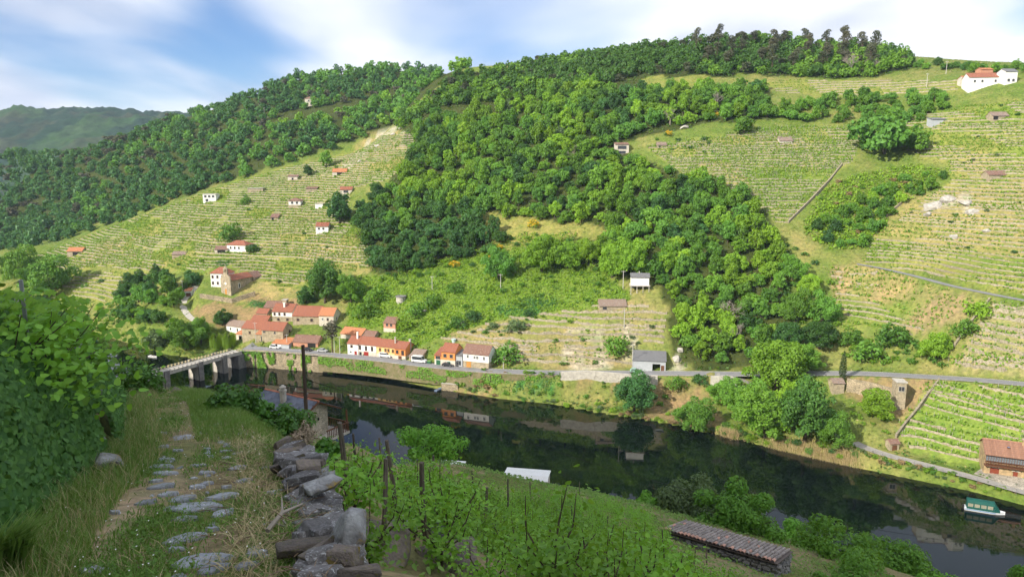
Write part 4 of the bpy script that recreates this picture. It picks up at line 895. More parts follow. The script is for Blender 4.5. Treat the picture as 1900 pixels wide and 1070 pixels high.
# church
CA = 35.0
pc = hit(420, 546); ch = thing('church', 'small stone church with bell gable and red tile roof', 'church', tuple(pc), R(-28), None, 1.22); s = scale_at(pc)
fwid = 5.4; cl = 11.0; ce = 6.2
mb = MB(); mb.prism([(-fwid / 2, -3), (fwid / 2, -3), (fwid / 2, ce), (1.1, ce + 1.9), (-1.1, ce + 1.9), (-fwid / 2, ce)], 1, 0, .6); part('facade', mb, M_stone, ch)
mb = MB(); mb.prism([(-fwid / 2 + .15, -3), (fwid / 2 - .15, -3), (fwid / 2 - .15, ce - .5), (0, ce + 1.1), (-fwid / 2 + .15, ce - .5)], 1, .6, cl); part('nave_wall', mb, M_stone, ch)
part('nave_roof', MB().prism([(-fwid / 2 - .2, ce - .62), (0, ce + 1.15), (fwid / 2 + .2, ce - .62), (fwid / 2 + .2, ce - .45), (0, ce + 1.35), (-fwid / 2 - .2, ce - .45)], 1, .62, cl + .2), TILE['red'], ch)
mb = MB(); mb.prism([(-3.2, -3), (3.2, -3), (3.2, ce - .9), (0, ce + .9), (-3.2, ce - .9)], 1, cl, cl + 5); part('apse_wall', mb, M_stone, ch)
part('apse_roof', MB().prism([(-3.5, ce - 1.05), (0, ce + .95), (3.5, ce - 1.05), (3.5, ce - .88), (0, ce + 1.15), (-3.5, ce - .88)], 1, cl + .21, cl + 5.3), TILE['brown'], ch)
bg_ = MB(); bg_.box(-1.0, 1.0, .05, .75, ce + 1.9, ce + 2.4)
for a0, a1 in ((-1.0, -.68), (-.16, .16), (.68, 1.0)): bg_.box(a0, a1, .1, .7, ce + 2.4, ce + 3.8)
bg_.box(-1.1, 1.1, .05, .75, ce + 3.8, ce + 4.1); bg_.prism([(-.8, ce + 4.1), (.8, ce + 4.1), (0, ce + 5.0)], 1, .15, .65); bg_.box(-.09, .09, .35, .45, ce + 4.9, ce + 5.7); bg_.box(-.28, .28, .35, .45, ce + 5.25, ce + 5.4)
bel = part('bell_gable', bg_, M_stone, ch)
for xx in (-.42, .42): link('bell', MB().lathe([(.22, 0), (.17, .2), (.1, .42), (.03, .46)], 8).mesh('bell', mat('bronze', (.12, .10, .05), (.08, .07, .04), metal=.6, rough=.5)), bel, (xx, .4, ce + 2.75))
for xx in (-fwid / 2 + .3, fwid / 2 - .3): part('pinnacle', MB().lathe([(.22, ce), (.22, ce + .4), (.12, ce + .7), (.18, ce + .9), (.02, ce + 1.4)], 8, (xx, .3)), M_stone, ch)
dr = part('door', MB().box(-.62, .62, -.05, .05, -.05, 2.3), M_ochre, ch); part('surround', MB().box(-.85, -.62, -.09, .05, 0, 2.5).box(.62, .85, -.09, .05, 0, 2.5).box(-.85, .85, -.09, .05, 2.31, 2.55), M_conc, dr)
part('clock', MB().prism([(.5 * math.cos(a), 4.3 + .5 * math.sin(a)) for a in np.linspace(0, 2 * math.pi, 14, endpoint=False)], 1, -.06, .03), M_white, ch)
wd = part('window', MB().box(fwid / 2 - .18, fwid / 2 - .09, 3.8, 4.9, 2.2, 4.0), M_white, ch); part('pane', MB().box(fwid / 2 - .16, fwid / 2 - .07, 4.0, 4.7, 2.35, 3.85), M_pane, wd)
wd = part('window', MB().box(3.12, 3.24, cl + 1.8, cl + 2.7, 2.2, 3.4), M_white, ch); part('pane', MB().box(3.14, 3.26, cl + 1.95, cl + 2.55, 2.3, 3.3), M_pane, wd)
wallstrip('churchyard_wall', [(p[0], p[1], p[2] - 3, p[2] + 2.0) for p in [hit(a, b_) for a, b_ in [(372, 553), (400, 557), (431, 562), (452, 556), (474, 548)]]], .7, M_quay, 'stone retaining wall holding the churchyard terrace')
house('house', 'white two storey house with hipped red roof behind the church', 408, 533, 32, 26, -8, 6.5, 'hip', 2.6, wall='white', tile='red', wins=[(.12, .75, .8, 1.2, 'b'), (.4, .75, .8, 1.2, 'b'), (.8, .75, .8, 1.2, 'b'), (.12, .3, .8, 1.2, 'b'), (.4, .3, .8, 1.1, 'b')])
house('garage', 'small white garage with orange roof edge beside church lane', 349, 551, 13, 11, 10, 4, 'mono', .8, wall='white', tile='orange', doors=[(.6, 2.2, 2.0, 's')], cat='garage')
# scattered huts
HUT = [
 ('house', 'hut', 'red-roofed open hut on a white walled terrace low on the spur', 139, 474, 28, 8, dict(roof='x', rise=1.8, depth=6, wall='stone', tile='orange', doors=[(.6, 4, 2.0, 'd')])),
 ('house', 'house', 'white flat-roofed two storey hut high on the spur', 389, 375, 24, 14, dict(roof='flat', depth=6, wall='white', wins=[(.2, .75, 1.2, 1.0, 'd'), (.5, .75, 1.2, 1.0, 'd'), (.8, .75, 1.2, 1.0, 'd'), (.3, .25, 1.4, 1.2, 'd')])),
 ('ruin', 'ruin', 'roofless stone ruin near the top of the spur', 474, 357, 28, 7, dict(roof='flat', depth=4, wall='stone')),
 ('house', 'house', 'white house with red hipped roof amid the spur vines', 439, 468, 35, 13, dict(roof='hip', rise=2.0, depth=7, wall='white', tile='red', ang=-15, wins=[(.2, .6, .8, 1.0, 'd'), (.42, .6, .8, 1.0, 'd'), (.64, .6, .8, 1.0, 'd')], rwins=[(.4, .55, .8, 1.0, 'd')])),
 ('shed', 'shed', 'brown-roofed lean-to left of the hipped white house', 411, 470, 24, 7, dict(roof='x', rise=1.3, depth=5, wall='pale', tile='brown', doors=[(.5, 4, 1.6, 'd')])),
 ('hut', 'hut', 'low brown-roofed stone hut among spur terraces', 332, 477, 25, 5, dict(roof='x', rise=1.2, depth=5, wall='stone', tile='old')),
 ('house', 'house', 'white hut with brown hipped roof on stone base on the spur', 547, 386, 22, 13, dict(roof='hip', rise=1.6, depth=6, wall='white', tile='brown', low=(.45, 'stone'), wins=[(.3, .75, 1, .9, 'd'), (.7, .75, 1, .9, 'd')])),
 ('hut', 'hut', 'tiny white box hut right of the brown-roofed spur hut', 592, 387, 14, 8, dict(roof='flat', depth=4, wall='white')),
 ('house', 'house', 'white hut with brown roof by the clump edge on the spur', 598, 433, 23, 13, dict(roof='x', rise=1.7, depth=6, wall='white', tile='red', wins=[(.25, .68, .9, .8, 'd'), (.6, .68, .9, .8, 'd')])),
 ('hut', 'hut', 'ruined brick hut with slanting roof on the mid spur', 509, 409, 14, 6, dict(roof='mono', rise=1.5, depth=4, wall='stone', tile='brown', doors=[(.3, 1, 1.4, 'd')])),
 ('hut', 'hut', 'long low red-roofed hut on the upper spur', 630, 325, 26, 6, dict(roof='x', rise=1.8, depth=5, wall='pale', tile='orange', doors=[(.5, 3, 1.5, 'd')])),
 ('hut', 'hut', 'small pinkish hut near the spur road', 543, 335, 18, 7, dict(roof='mono', rise=.8, depth=4, wall='pale', tile='brown', doors=[(.5, 1, 1.6, 'd')])),
 ('hut', 'hut', 'pinkish hut with balcony at the clump top on the spur', 642, 361, 22, 9, dict(roof='x', rise=1.4, depth=5, wall='pale', tile='red', wins=[(.5, .6, 2.5, 1.0, 'd')])),
 ('hut', 'hut', 'brown stone hut beside the spur road bend', 578, 357, 20, 7, dict(roof='mono', rise=.8, depth=4, wall='stone', tile='brown')),
 ('house', 'house', 'two storey hut with balcony alone in the middle wood', 1154, 287, 25, 18, dict(roof='mono', rise=1.0, depth=5, wall='pale', tile='brown', wins=[(.5, .72, 4.2, 1.4, 'd'), (.5, .22, 3.6, 1.2, 'd')])),
 ('hut', 'hut', 'brown-roofed hut inside the green upper vineyard', 1458, 267, 24, 5, dict(roof='x', rise=1.5, depth=4.5, wall='pale', tile='old')),
 ('hut', 'hut', 'low pink-roofed hut right of the lone balcony hut', 1228, 274, 17, 5, dict(roof='x', rise=1.2, depth=4, wall='stone', tile='old')),
 ('hut', 'hut', 'grey-roofed stone hut high on the dry slope', 1856, 223, 30, 7, dict(roof='x', rise=1.6, depth=5, wall='stone', tile='old', doors=[(.2, 2, 1.4, 'd')])),
 ('hut', 'hut', 'low brown-roofed hut low on the dry slope', 1851, 331, 34, 6, dict(roof='x', rise=1.4, depth=5, wall='stone', tile='brown')),
 ('shed', 'shed', 'long grey sheet-roofed shed under the tree belt', 1750, 226, 44, 4, dict(roof='mono', rise=.9, depth=4, wall='grey', tile='grey')),
 ('house', 'house', 'long white farmhouse with red roof near the skyline', 1832, 161, 70, 17, dict(roof='x', rise=2.2, depth=8, wall='white', tile='red', ang=-8, wins=[(.15, .6, .8, 1, 'd'), (.35, .6, .8, 1, 'd'), (.7, .6, .8, 1, 'd')])),
 ('house', 'house', 'white end wing with grey roof right of the farmhouse', 1875, 156, 22, 22, dict(roof='x', rise=1.5, depth=7, wall='white', tile='grey', wins=[(.3, .3, 1, 1, 'd'), (.7, .3, 1, 1, 'd')])),
 ('barn', 'barn', 'brick barn rising behind the farmhouse roof', 1830, 146, 22, 16, dict(roof='x', rise=.8, depth=5, wall='pink', tile='orange')),
 ('house', 'house', 'red-trimmed porch house left of the farmhouse', 1797, 160, 18, 14, dict(roof='x', rise=1.2, depth=6, wall='pale', tile='orange', wins=[(.5, .65, 3, 1.0, 'r')])),
 ('hut', 'hut', 'brown-roofed hut with ragged shrub on the stony slope', 1137, 576, 50, 9, dict(roof='x', rise=1.9, depth=6, wall='stone', tile='old', wins=[(.2, .5, 1.4, .8, 'd')])),
]
for nm, cat, lab, a, b_, w_, h_, kw in HUT: house(nm, lab, a, b_, w_, h_, cat=cat, **kw)
house('house', 'pale villa on the wooded hill behind the spur', 578, 197, 24, 13, 0, 8, 'hip', 2.2, wall='pale', tile='brown', wins=[(.3, .7, 1.2, 1.2, 'd'), (.7, .7, 1.2, 1.2, 'd'), (.5, .25, 2, 1.5, 'd')], p=hit(578, 197, 560))
wallstrip('terrace_parapet', [(*at_z(a, b_, z)[:2], z - 3, z + .4) for a, b_, z in [(94, 483, 24), (135, 484, 24.5), (150, 478, 26)]], .4, WALL['white'], 'whitewashed wall holding the red-roofed hut terrace')
# white hut on stilts
ph = hit(1187, 543); s = scale_at(ph); st = thing('stilt_hut', 'white hut with grey roof raised on a dark open porch', 'hut', tuple(ph), R(-6)); W_ = 33 * s; H_ = 15 * s
part('upper_room', MB().box(-W_ / 2, W_ / 2, 0, 5, 2.6, 2.6 + H_), WALL['white'], st); part('roof', MB().prism([(-.4, 2.6 + H_), (2.5, 2.6 + H_ + 1.3), (5.4, 2.6 + H_), (5.4, 2.75 + H_), (2.5, 2.75 + H_ + 1.35), (-.4, 2.75 + H_)], 0, -W_ / 2 - .3, W_ / 2 + .3), TILE['grey'], st)
part('floor_slab', MB().box(-W_ / 2 - .5, W_ / 2 + .5, -.8, 5.2, 2.35, 2.58), M_conc, st); part('back_wall', MB().box(-W_ / 2, W_ / 2, 2.5, 5, -3, 2.34), M_concd, st)
for xx in (-W_ / 2, -W_ / 6, W_ / 6, W_ / 2): part('post', MB().box(xx - .12, xx + .12, -.6, -.36, -3, 2.35), M_conc, st)
for u in (-.3, .05): wd = part('window', MB().box(W_ * u - .9, W_ * u + .9, -.05, .02, 3.3, 4.5), M_white, st); part('shutter', MB().box(W_ * u - .8, W_ * u + .8, -.08, .01, 3.38, 4.42), mat('white_shutter', (.68, .68, .66), (.62, .62, .6), scale=9, stretch=(.1, 1, 1)), wd)
part('chimney', MB().box(-.5, -.1, 2.3, 2.7, 2.6 + H_, 2.6 + H_ + 2.1), M_conc, st)
# grey roadside shed with open door
ps = hit(1204, 688); s = scale_at(ps); sh = thing('shed', 'grey roadside shed with dark slate roof and open doorway', 'shed', tuple(ps), R(-10)); W_ = 60 * s; H_ = 19 * s
part('front_wall', MB().box(-W_ / 2, W_ * .10, 0, .25, -2, H_).box(W_ * .10, W_ * .34, 0, .25, H_ * .72, H_).box(W_ * .34, W_ / 2, 0, .25, -2, H_), WALL['grey'], sh)
part('side_wall', MB().box(W_ / 2 - .25, W_ / 2, .26, 7, -2, H_).box(-W_ / 2, -W_ / 2 + .25, .26, 7, -2, H_).box(-W_ / 2, W_ / 2, 6.75, 7, -2, H_ + 1.4), WALL['grey'], sh)
part('roof', MB().prism([(-.4, H_ + .02), (7.3, H_ + 1.9), (7.3, H_ + 2.05), (-.4, H_ + .17)], 0, -W_ / 2 - .3, W_ / 2 + .3), TILE['grey'], sh); part('door', MB().box(W_ * .36, W_ * .46, -.06, -.01, 0, 2.2), M_wood, sh)
# round water tank
pt = hit(744, 557); tk = thing('water_tank', 'round concrete water tank with flat lid on the green slope', 'tank', tuple(pt)); part('drum', MB().lathe([(2.1, -2), (2.1, 1.7)], 18), M_conc, tk); part('lid', MB().lathe([(2.4, 1.72), (2.4, 1.95), (.1, 2.1)], 18), M_concd, tk)
# ruins below the main road on the right
house('hut', 'stone hut with pink tiled roof by the cypress', 1555, 732, 21, 21, 0, 4, 'x', 1.0, wall='stone', tile='old', cat='hut')
house('ruin', 'tall roofless stone ruin like a tower', 1669, 762, 18, 52, -8, 4, 'flat', wall='stone', cat='ruin', wins=[(.5, .78, 1.6, 1.4, 's')])
w1 = [hit(1570, 728), hit(1610, 733), hit(1655, 745)]; wallstrip('retaining_wall', [(p[0], p[1], p[2] - 2, p[2] + 4.0) for p in w1], .8, M_quay, 'long pale stone retaining wall between the two ruins')
w1 = [hit(a, b_) for a, b_ in [(1040, 703), (1100, 706), (1160, 708), (1220, 710)]]; wallstrip('retaining_wall', [(p[0], p[1], p[2] - 2, p[2] + 2.6) for p in w1], .6, M_conc, 'grey concrete wall under the road near the shed')
w1 = [hit(a, b_) for a, b_ in [(1318, 712), (1350, 714), (1368, 722)]]; wallstrip('retaining_wall', [(p[0], p[1], p[2] - 2, p[2] + 2.8) for p in w1], .6, M_conc, 'curved concrete wall beside the ramp')
for lab, pl in (('rough boundary wall running down beside the neat riverside vineyard', [(1742, 708), (1722, 735), (1700, 765), (1680, 790), (1662, 812)]), ('stone boundary wall climbing beside the green upper vineyard', [(1462, 415), (1500, 378), (1540, 335), (1562, 308)]), ('stone boundary wall edging the dry slope above the gully', [(1620, 428), (1660, 390), (1672, 380)]), ('stone wall dividing the brown slope from the steep stony vineyard', [(1835, 562), (1810, 590), (1795, 610), (1770, 645)])):
    w1 = [hit(a, b_) for a, b_ in pl]; wallstrip('boundary_wall', [(p[0], p[1], p[2] - 1, p[2] + 1.1) for p in w1], .6, M_drystone, lab)
# wooden hut by the lane
house('hut', 'small dark timber hut at the foot of the neat vineyard', 1659, 837, 17, 14, 5, 2.4, 'x', .7, wall='stone', tile='brown', cat='hut', low=None, doors=[(.5, 1.2, 1.5, 'b')])

# ------------------------------------------------------------------ balcony house by the riverside lane
pb = hit(1862, 889); bh = thing('house', 'stone house with long glazed brown balcony above the riverside lane', 'house', tuple(pb), R(-22)); s = scale_at(pb)
M_bst = masonry('balcony_house_stone', (0.50, 0.36, 0.20), (0.38, 0.27, 0.16), (0.30, 0.22, 0.14), 2.4); BW, BD, BH = 9.4, 7.0, 7.0
# front wall with real openings: garage, door
g0 = MB(); xs = [-BW / 2, -3.3, -1.2, 1.9, 3.0, BW / 2]
for a0, a1, z0, z1 in ((xs[0], xs[1], -3, BH), (xs[2], xs[3], -3, BH), (xs[4], xs[5], -3, BH), (xs[1], xs[2], 2.5, BH), (xs[3], xs[4], 2.2, BH)): g0.box(a0, a1, 0, .45, z0, z1)
part('front_wall', g0, M_bst, bh)
part('side_wall', MB().prism([(.46, -3), (BD, -3), (BD, BH), (BD / 2, BH + 1.9), (.46, BH + .2)], 0, BW / 2 - .45, BW / 2).prism([(.46, -3), (BD, -3), (BD, BH), (BD / 2, BH + 1.9), (.46, BH + .2)], 0, -BW / 2, -BW / 2 + .45).box(-BW / 2 + .46, BW / 2 - .46, BD - .45, BD, -3, BH), M_bst, bh)
M_gar = mat('garage_brown', (0.24, 0.055, 0.03), (0.18, 0.045, 0.025), scale=8, rough=.5, stretch=(.2, 1, 3))
part('garage_door', MB().box(xs[1], xs[2], .22, .3, -.1, 2.5), M_gar, bh); part('door', MB().box(xs[3], xs[4], .22, .3, -.1, 2.2), M_gar, bh)
part('lintel', MB().box(xs[1] - .3, xs[2] + .3, -.05, .4, 2.51, 2.8), M_conc, bh); part('lintel', MB().box(xs[3] - .3, xs[4] + .3, -.05, .4, 2.21, 2.5), M_conc, bh)
bal = part('balcony', MB().box(-BW / 2 - .2, BW / 2 + .1, -1.35, -.01, 3.25, 3.48), M_wood, bh)
for i in range(8): part('bracket', MB().box(-BW / 2 + .1 + i * 1.28, -BW / 2 + .25 + i * 1.28, -1.2, 0, 2.95, 3.24), M_wood, bal)
bm = MB().box(-.03, .03, -.03, .03, 0, .85).mesh('baluster', M_wood)
for i in range(44): link('baluster', bm, bal, (-BW / 2 - .1 + i * .215, -1.27, 3.48))
part('handrail', MB().box(-BW / 2 - .2, BW / 2 + .1, -1.34, -1.2, 4.33, 4.43), M_wood, bal)
gl = part('glazed_screen', MB().box(-BW / 2, BW / 2, -.72, -.66, 4.44, 4.52).box(-BW / 2, BW / 2, -.72, -.66, 6.2, 6.32), M_wood, bh)
for i in range(17): link('mullion', MB().box(-.05, .05, -.75, -.64, 3.48, 6.2).mesh('mullion', M_wood) if i == 0 else mull, gl, (-BW / 2 + .05 + i * .582, 0, 0)); mull = bpy.data.objects['mullion'].data
for i in range(16): link('pane', MB().box(.07, .53, -.71, -.67, 4.53, 6.18).mesh('pane', mat('balcony_glass', (.10, .12, .14), (.2, .22, .24), rough=.08, spec=.6)) if i == 0 else pnm, gl, (-BW / 2 + .05 + i * .582, 0, 0)); pnm = gl.children[-1].data
# tile roof with real ridges of half-round tiles
rk = 1.9 / (BD / 2)
rfo = part('roof', MB().prism([(-1.45, BH - .78), (BD / 2, BH + 1.92), (BD + .4, BH - .2), (BD + .4, BH - .08), (BD / 2, BH + 2.04), (-1.45, BH - .66)], 0, -BW / 2 - .4, BW / 2 + .4), TILE['brown'], bh)
M_tl = mat('terracotta', (0.36, 0.19, 0.12), (0.27, 0.14, 0.095), (0.22, 0.14, 0.10), scale=2.5, jitter=.15)
y0_, z0_, y1_, z1_ = -1.5, BH - .68, BD / 2, BH + 2.04
tc_ = MB().tube([(0, y0_, z0_), (0, (y0_ + y1_) / 2, (z0_ + z1_) / 2), (0, y1_, z1_)], .11, 6).mesh('tile_row', M_tl)
for i in range(36): link('tile_row', tc_, rfo, (-BW / 2 - .25 + i * .282, 0, 0))
part('ridge_tile', MB().tube([(-BW / 2 - .4, BD / 2, BH + 2.08), (BW / 2 + .4, BD / 2, BH + 2.08)], .16, 8), M_tl, rfo)
sk = part('skylight', MB().box(.2, .9, .9, 1.7, BH + .98, BH + 1.12), M_wood, bh, ); part('pane', MB().box(.27, .83, .97, 1.63, BH + 1.0, BH + 1.16), mat('blue_glass', (.12, .2, .35), (.1, .17, .3), rough=.1), sk)
ci = MB().box(BW / 2 - .9, BW / 2 - .3, 2.6, 3.2, BH + 1.2, BH + 2.9).box(BW / 2 - 1, BW / 2 - .2, 2.5, 3.3, BH + 2.9, BH + 3.05); part('chimney', ci, M_bst, bh)
for i in range(9): part('step', MB().box(BW / 2 + .3 + i * .0, BW / 2 + 1.5, -1.2 + i * .42, -.78 + i * .42, -.6, .25 + i * .3), M_conc, bh)
yard = MB(); yv = [hit(a, b_) + np.array([0, 0, .12]) for a, b_ in [(1806, 880), (1826, 868), (1905, 893), (1930, 918), (1880, 905)]]; yard.add(yv, [(0, 4, 3, 2, 1)]); link('yard_pavement', yard.mesh('yard_pavement', masonry('yard_paving', (.42, .38, .33), (.34, .31, .27), (.2, .18, .15), 1.5)), kind='structure')
# railing along the lane
rl = thing('lane_railing', 'thin metal railing along the riverside lane', 'railing', (0, 0, 0)); LS = smooth_line(LOWER[2:], 7); T = np.gradient(LS[:, :2], axis=0); T /= np.linalg.norm(T, axis=1, keepdims=True); RP = np.c_[LS[:, :2] - np.c_[-T[:, 1], T[:, 0]] * 1.85, LS[:, 2]]
M_rail = mat('galvanised', (.30, .30, .30), (.22, .22, .22), metal=.3, rough=.5)
for hz in (.5, .95): part('rail', MB().tube([(p[0], p[1], p[2] + hz + .1) for p in RP], .03, 5), M_rail, rl)
pmz = MB().box(-.03, .03, -.03, .03, -.6, 1.05).mesh('post', M_rail)
for p in RP[::2]: link('post', pmz, rl, (p[0], p[1], p[2] + .05))
# ------------------------------------------------------------------ boats
pbo = at_z(1826, 948, 0); bo = thing('tour_boat', 'covered river boat with green canopy and white hull moored at the bank', 'boat', (pbo[0], pbo[1], 0), R(-24))
BL = 8.6; BWd = 2.5
def hull(L, Wd, h, draft, sheer=.25):
    mb = MB(); st_ = np.linspace(0, 1, 11); vs = []
    for t in st_:
        x = -L / 2 + L * t; wd = Wd / 2 * (1 - max(0, (t - .62) / .38) ** 2.0 * .96); zt = h + sheer * max(0, (t - .5) * 2) ** 2
        vs += [(x, -wd * .25, -draft), (x, -wd * .8, -draft * .2), (x, -wd, zt), (x, wd, zt), (x, wd * .8, -draft * .2), (x, wd * .25, -draft)]
    fs = []
    for i in range(10):
        for j in range(6): fs.append((i * 6 + j, i * 6 + (j + 1) % 6, (i + 1) * 6 + (j + 1) % 6, (i + 1) * 6 + j))
    fs += [tuple(range(6))[::-1], tuple(range(60, 66))]; return mb.add(vs, fs)
part('hull', hull(BL, BWd, .5, .4), mat('boat_white', (.78, .80, .82), (.7, .72, .74), rough=.3, scale=.5), bo); part('rubbing_strake', MB().box(-BL / 2, BL * .25, -BWd / 2 - .06, -BWd / 2, .38, .5), mat('blue_band', (.1, .25, .5), rough=.4), bo)
M_can = mat('green_canvas', (.006, .085, .066), (.005, .06, .05), rough=.7, scale=2)
cp = MB(); sec = [(-1.15, .56), (-1.12, 2.1), (-.85, 2.65), (0, 2.9), (.85, 2.65), (1.12, 2.1), (1.15, .56)]; cp.prism(sec, 0, -BL * .45, BL * .22)
n0 = len(cp.v); a_ = [(BL * .22 + .01, y, z) for y, z in sec]; e_ = [(BL * .36, y * .75, min(z, 1.0) if i not in (0, 6) else z) for i, (y, z) in enumerate(sec)]; cp.add(a_ + e_, [(i, i + 1, 8 + i, 7 + i) for i in range(6)] + [tuple(range(7, 14))])
can = part('canopy', cp, M_can, bo); M_cw = mat('canvas_window', (.30, .30, .22), (.22, .22, .17), rough=.25)
for i in range(4): part('window', MB().box(-BL * .43 + i * 1.38, -BL * .43 + i * 1.38 + 1.1, -1.19, -1.1, 1.15, 1.98), M_cw, can); part('window', MB().box(-BL * .43 + i * 1.38, -BL * .43 + i * 1.38 + 1.1, 1.1, 1.19, 1.15, 1.98), M_cw, can)
part('engine', MB().box(-BL / 2 - .45, -BL / 2 - .02, -.25, .25, .0, .95), M_dark, bo); part('bow_deck', MB().box(BL * .36, BL * .42, -.5, .5, .5, .62), M_white, bo)
ps_ = at_z(284, 662, 0); b2 = thing('rowing_boat', 'small white rowing boat floating above the bridge', 'boat', (ps_[0], ps_[1], 0), R(-25)); part('hull', hull(4.6, 1.6, .45, .25), M_white, b2); part('thwart', MB().box(-.9, -.55, -.7, .7, .46, .52).box(.5, .85, -.6, .6, .46, .52), M_wood, b2); part('oar', MB().tube([(-1.5, .3, .5), (1.3, .45, .55)], .035, 5), M_wood, b2)
pj = at_z(822, 720, 0); b3 = thing('rowing_boat', 'small blue-grey boat moored at the stone landing', 'boat', (pj[0] - 1.5, pj[1] - 2.2, 0), R(60)); part('hull', hull(3.6, 1.4, .4, .2), mat('boat_blue', (.16, .22, .32), (.12, .16, .24), rough=.5), b3); part('thwart', MB().box(-.4, -.1, -.6, .6, .41, .47), M_wood, b3)
w1 = [at_z(*p) for p in [(822, 722, 0), (848, 727, 0)]]; lp = thing('stone_landing', 'square stone landing stage at the water edge', 'landing', tuple((w1[0] + w1[1]) / 2), R(-14)); part('block', MB().box(-3.2, 3.2, -.3, 5, -3, 2.6), M_quay, lp); part('paving', MB().box(-3.3, 3.3, -.4, 5, 2.61, 2.75), M_conc, lp)
# ------------------------------------------------------------------ vehicles
M_tyre = mat('tyre', (.02, .02, .02), (.03, .03, .03), rough=.9); M_rim = mat('rim', (.4, .4, .42), metal=.7, rough=.35); M_lampw = mat('headlamp', (.75, .75, .72), rough=.15); M_lampr = mat('tail_lamp', (.45, .02, .02), rough=.2)
def car(name, label, px, py, col, L=4.2, Wd=1.75, H=1.45, van=False, ang=None, z=None):
    p = hit(px, py); d, bz = dist_poly(np.array(p[0]), np.array(p[1]), ROAD); zb = float(max(p[2], bz)) + .11
    a = R(RA if ang is None else ang); root = thing(name, label, 'car' if not van else 'van', (p[0], p[1], zb), a)
    paint = mat('paint_' + col[0], col[1], tuple(c * .93 for c in col[1]), rough=.25, spec=.6, scale=.4)
    if van: prof = [(-L / 2, .35), (L / 2, .35), (L / 2 + .02, .75), (L / 2 - .25, 1.05), (L / 2 - 1.05, 1.25), (L / 2 - 1.75, H - .12), (L / 2 - 2.0, H), (-L / 2 + .05, H), (-L / 2, H - .15)]; gls = [(L / 2 - 1.12, 1.24), (L / 2 - 1.70, H - .18), (-L / 2 + .3, H - .18), (-L / 2 + .3, 1.25)]
    else: prof = [(-L / 2, .3), (L / 2, .3), (L / 2, .62), (L / 2 - .25, .78), (L / 2 - 1.15, .9), (L / 2 - 1.85, H - .05), (L / 2 - 2.3, H), (-L / 2 + .75, H - .04), (-L / 2 + .1, .95), (-L / 2, .8)]; gls = [(L / 2 - 1.25, .92), (L / 2 - 1.9, H - .12), (-L / 2 + .8, H - .12), (-L / 2 + .3, .95)]
    part('body', MB().prism(prof, 1, -Wd / 2, Wd / 2), paint, root)
    part('side_window', MB().prism(gls, 1, -Wd / 2 - .012, -Wd / 2 + .05), M_pane, root); part('side_window', MB().prism(gls, 1, Wd / 2 - .05, Wd / 2 + .012), M_pane, root)
    q0, q1 = (prof[4], prof[5]); dx, dz = q1[0] - q0[0], q1[1] - q0[1]; nx_, nz_ = dz, -dx; ln = math.hypot(nx_, nz_); nx_, nz_ = nx_ / ln * .015, nz_ / ln * .015
    f0 = (q0[0] + dx * .08 + nx_, q0[1] + dz * .08 + nz_); f1 = (q0[0] + dx * .95 + nx_, q0[1] + dz * .95 + nz_)
    part('windscreen', MB().add([(f0[0], -Wd / 2 + .1, f0[1]), (f0[0], Wd / 2 - .1, f0[1]), (f1[0], Wd / 2 - .14, f1[1]), (f1[0], -Wd / 2 + .14, f1[1])], [(0, 1, 2, 3)]), M_pane, root)
    wm = MB(); wm.prism([(.32 * math.cos(t), .32 * math.sin(t)) for t in np.linspace(0, 2 * math.pi, 14, endpoint=False)], 1, -.1, .1); wme = wm.mesh('wheel', M_tyre); rm = MB().prism([(.19 * math.cos(t), .19 * math.sin(t)) for t in np.linspace(0, 2 * math.pi, 12, endpoint=False)], 1, -.11, .11).mesh('rim', M_rim)
    for sx in (-1, 1):
        for sy in (-1, 1): w_ = link('wheel', wme, root, (sx * (L / 2 - .82), sy * (Wd / 2 - .06), .32)); link('rim', rm, w_)
    for sy in (-1, 1):
        part('headlight', MB().box(L / 2 - .06, L / 2 + .03, sy * (Wd / 2 - .3) - .17, sy * (Wd / 2 - .3) + .17, .6, .74), M_lampw, root); part('tail_light', MB().box(-L / 2 - .02, -L / 2 + .05, sy * (Wd / 2 - .2) - .1, sy * (Wd / 2 - .2) + .1, .75, .98), M_lampr, root)
    return root
car('parked_car', 'white car parked on the village square', 511, 650, ('white', (.72, .73, .74)), 4.4, 1.8, 1.75, ang=RA + 4)
car('parked_car', 'dark car parked beyond the square under the pine', 570, 656.5, ('black', (.03, .03, .035)))
car('parked_car', 'silver car parked beside the dark car', 599, 659, ('silver', (.42, .44, .45)))
car('parked_van', 'white cargo van in front of the yellow house', 716, 669.5, ('white', (.72, .73, .74)), 5.0, 1.95, 2.0, True)
car('parked_van', 'white minibus with dark side windows beside the orange house', 778.5, 676.5, ('white', (.72, .73, .74)), 5.9, 2.1, 2.6, True)
car('parked_car', 'black car in front of the green garage doors', 831, 682.5, ('black', (.03, .03, .035)), 4.3)
car('parked_car', 'pale green car parked at the grey roadside shed', 1179, 691, ('green', (.25, .42, .34)), 4.0, ang=RA + 8)
pz = hit(797, 676); wb = thing('waste_bin', 'green wheeled waste container beside the minibus', 'bin', (pz[0], pz[1], pz[2] + .1), R(RA)); part('tub', MB().prism([(-.7, .2), (.7, .2), (.8, 1.3), (-.8, 1.3)], 1, -.5, .5), M_green, wb); part('lid', MB().prism([(-.85, 1.31), (.85, 1.31), (.5, 1.6), (-.5, 1.6)], 1, -.55, .55), mat('bin_lid', (.2, .35, .1), rough=.5), wb)
pz = hit(842, 634); wb = thing('water_butt', 'pale blue plastic tub on the terraced slope', 'tub', tuple(pz)); part('drum', MB().lathe([(.75, -.3), (.9, 1.2)], 14), mat('pale_plastic', (.55, .68, .68), rough=.5), wb)
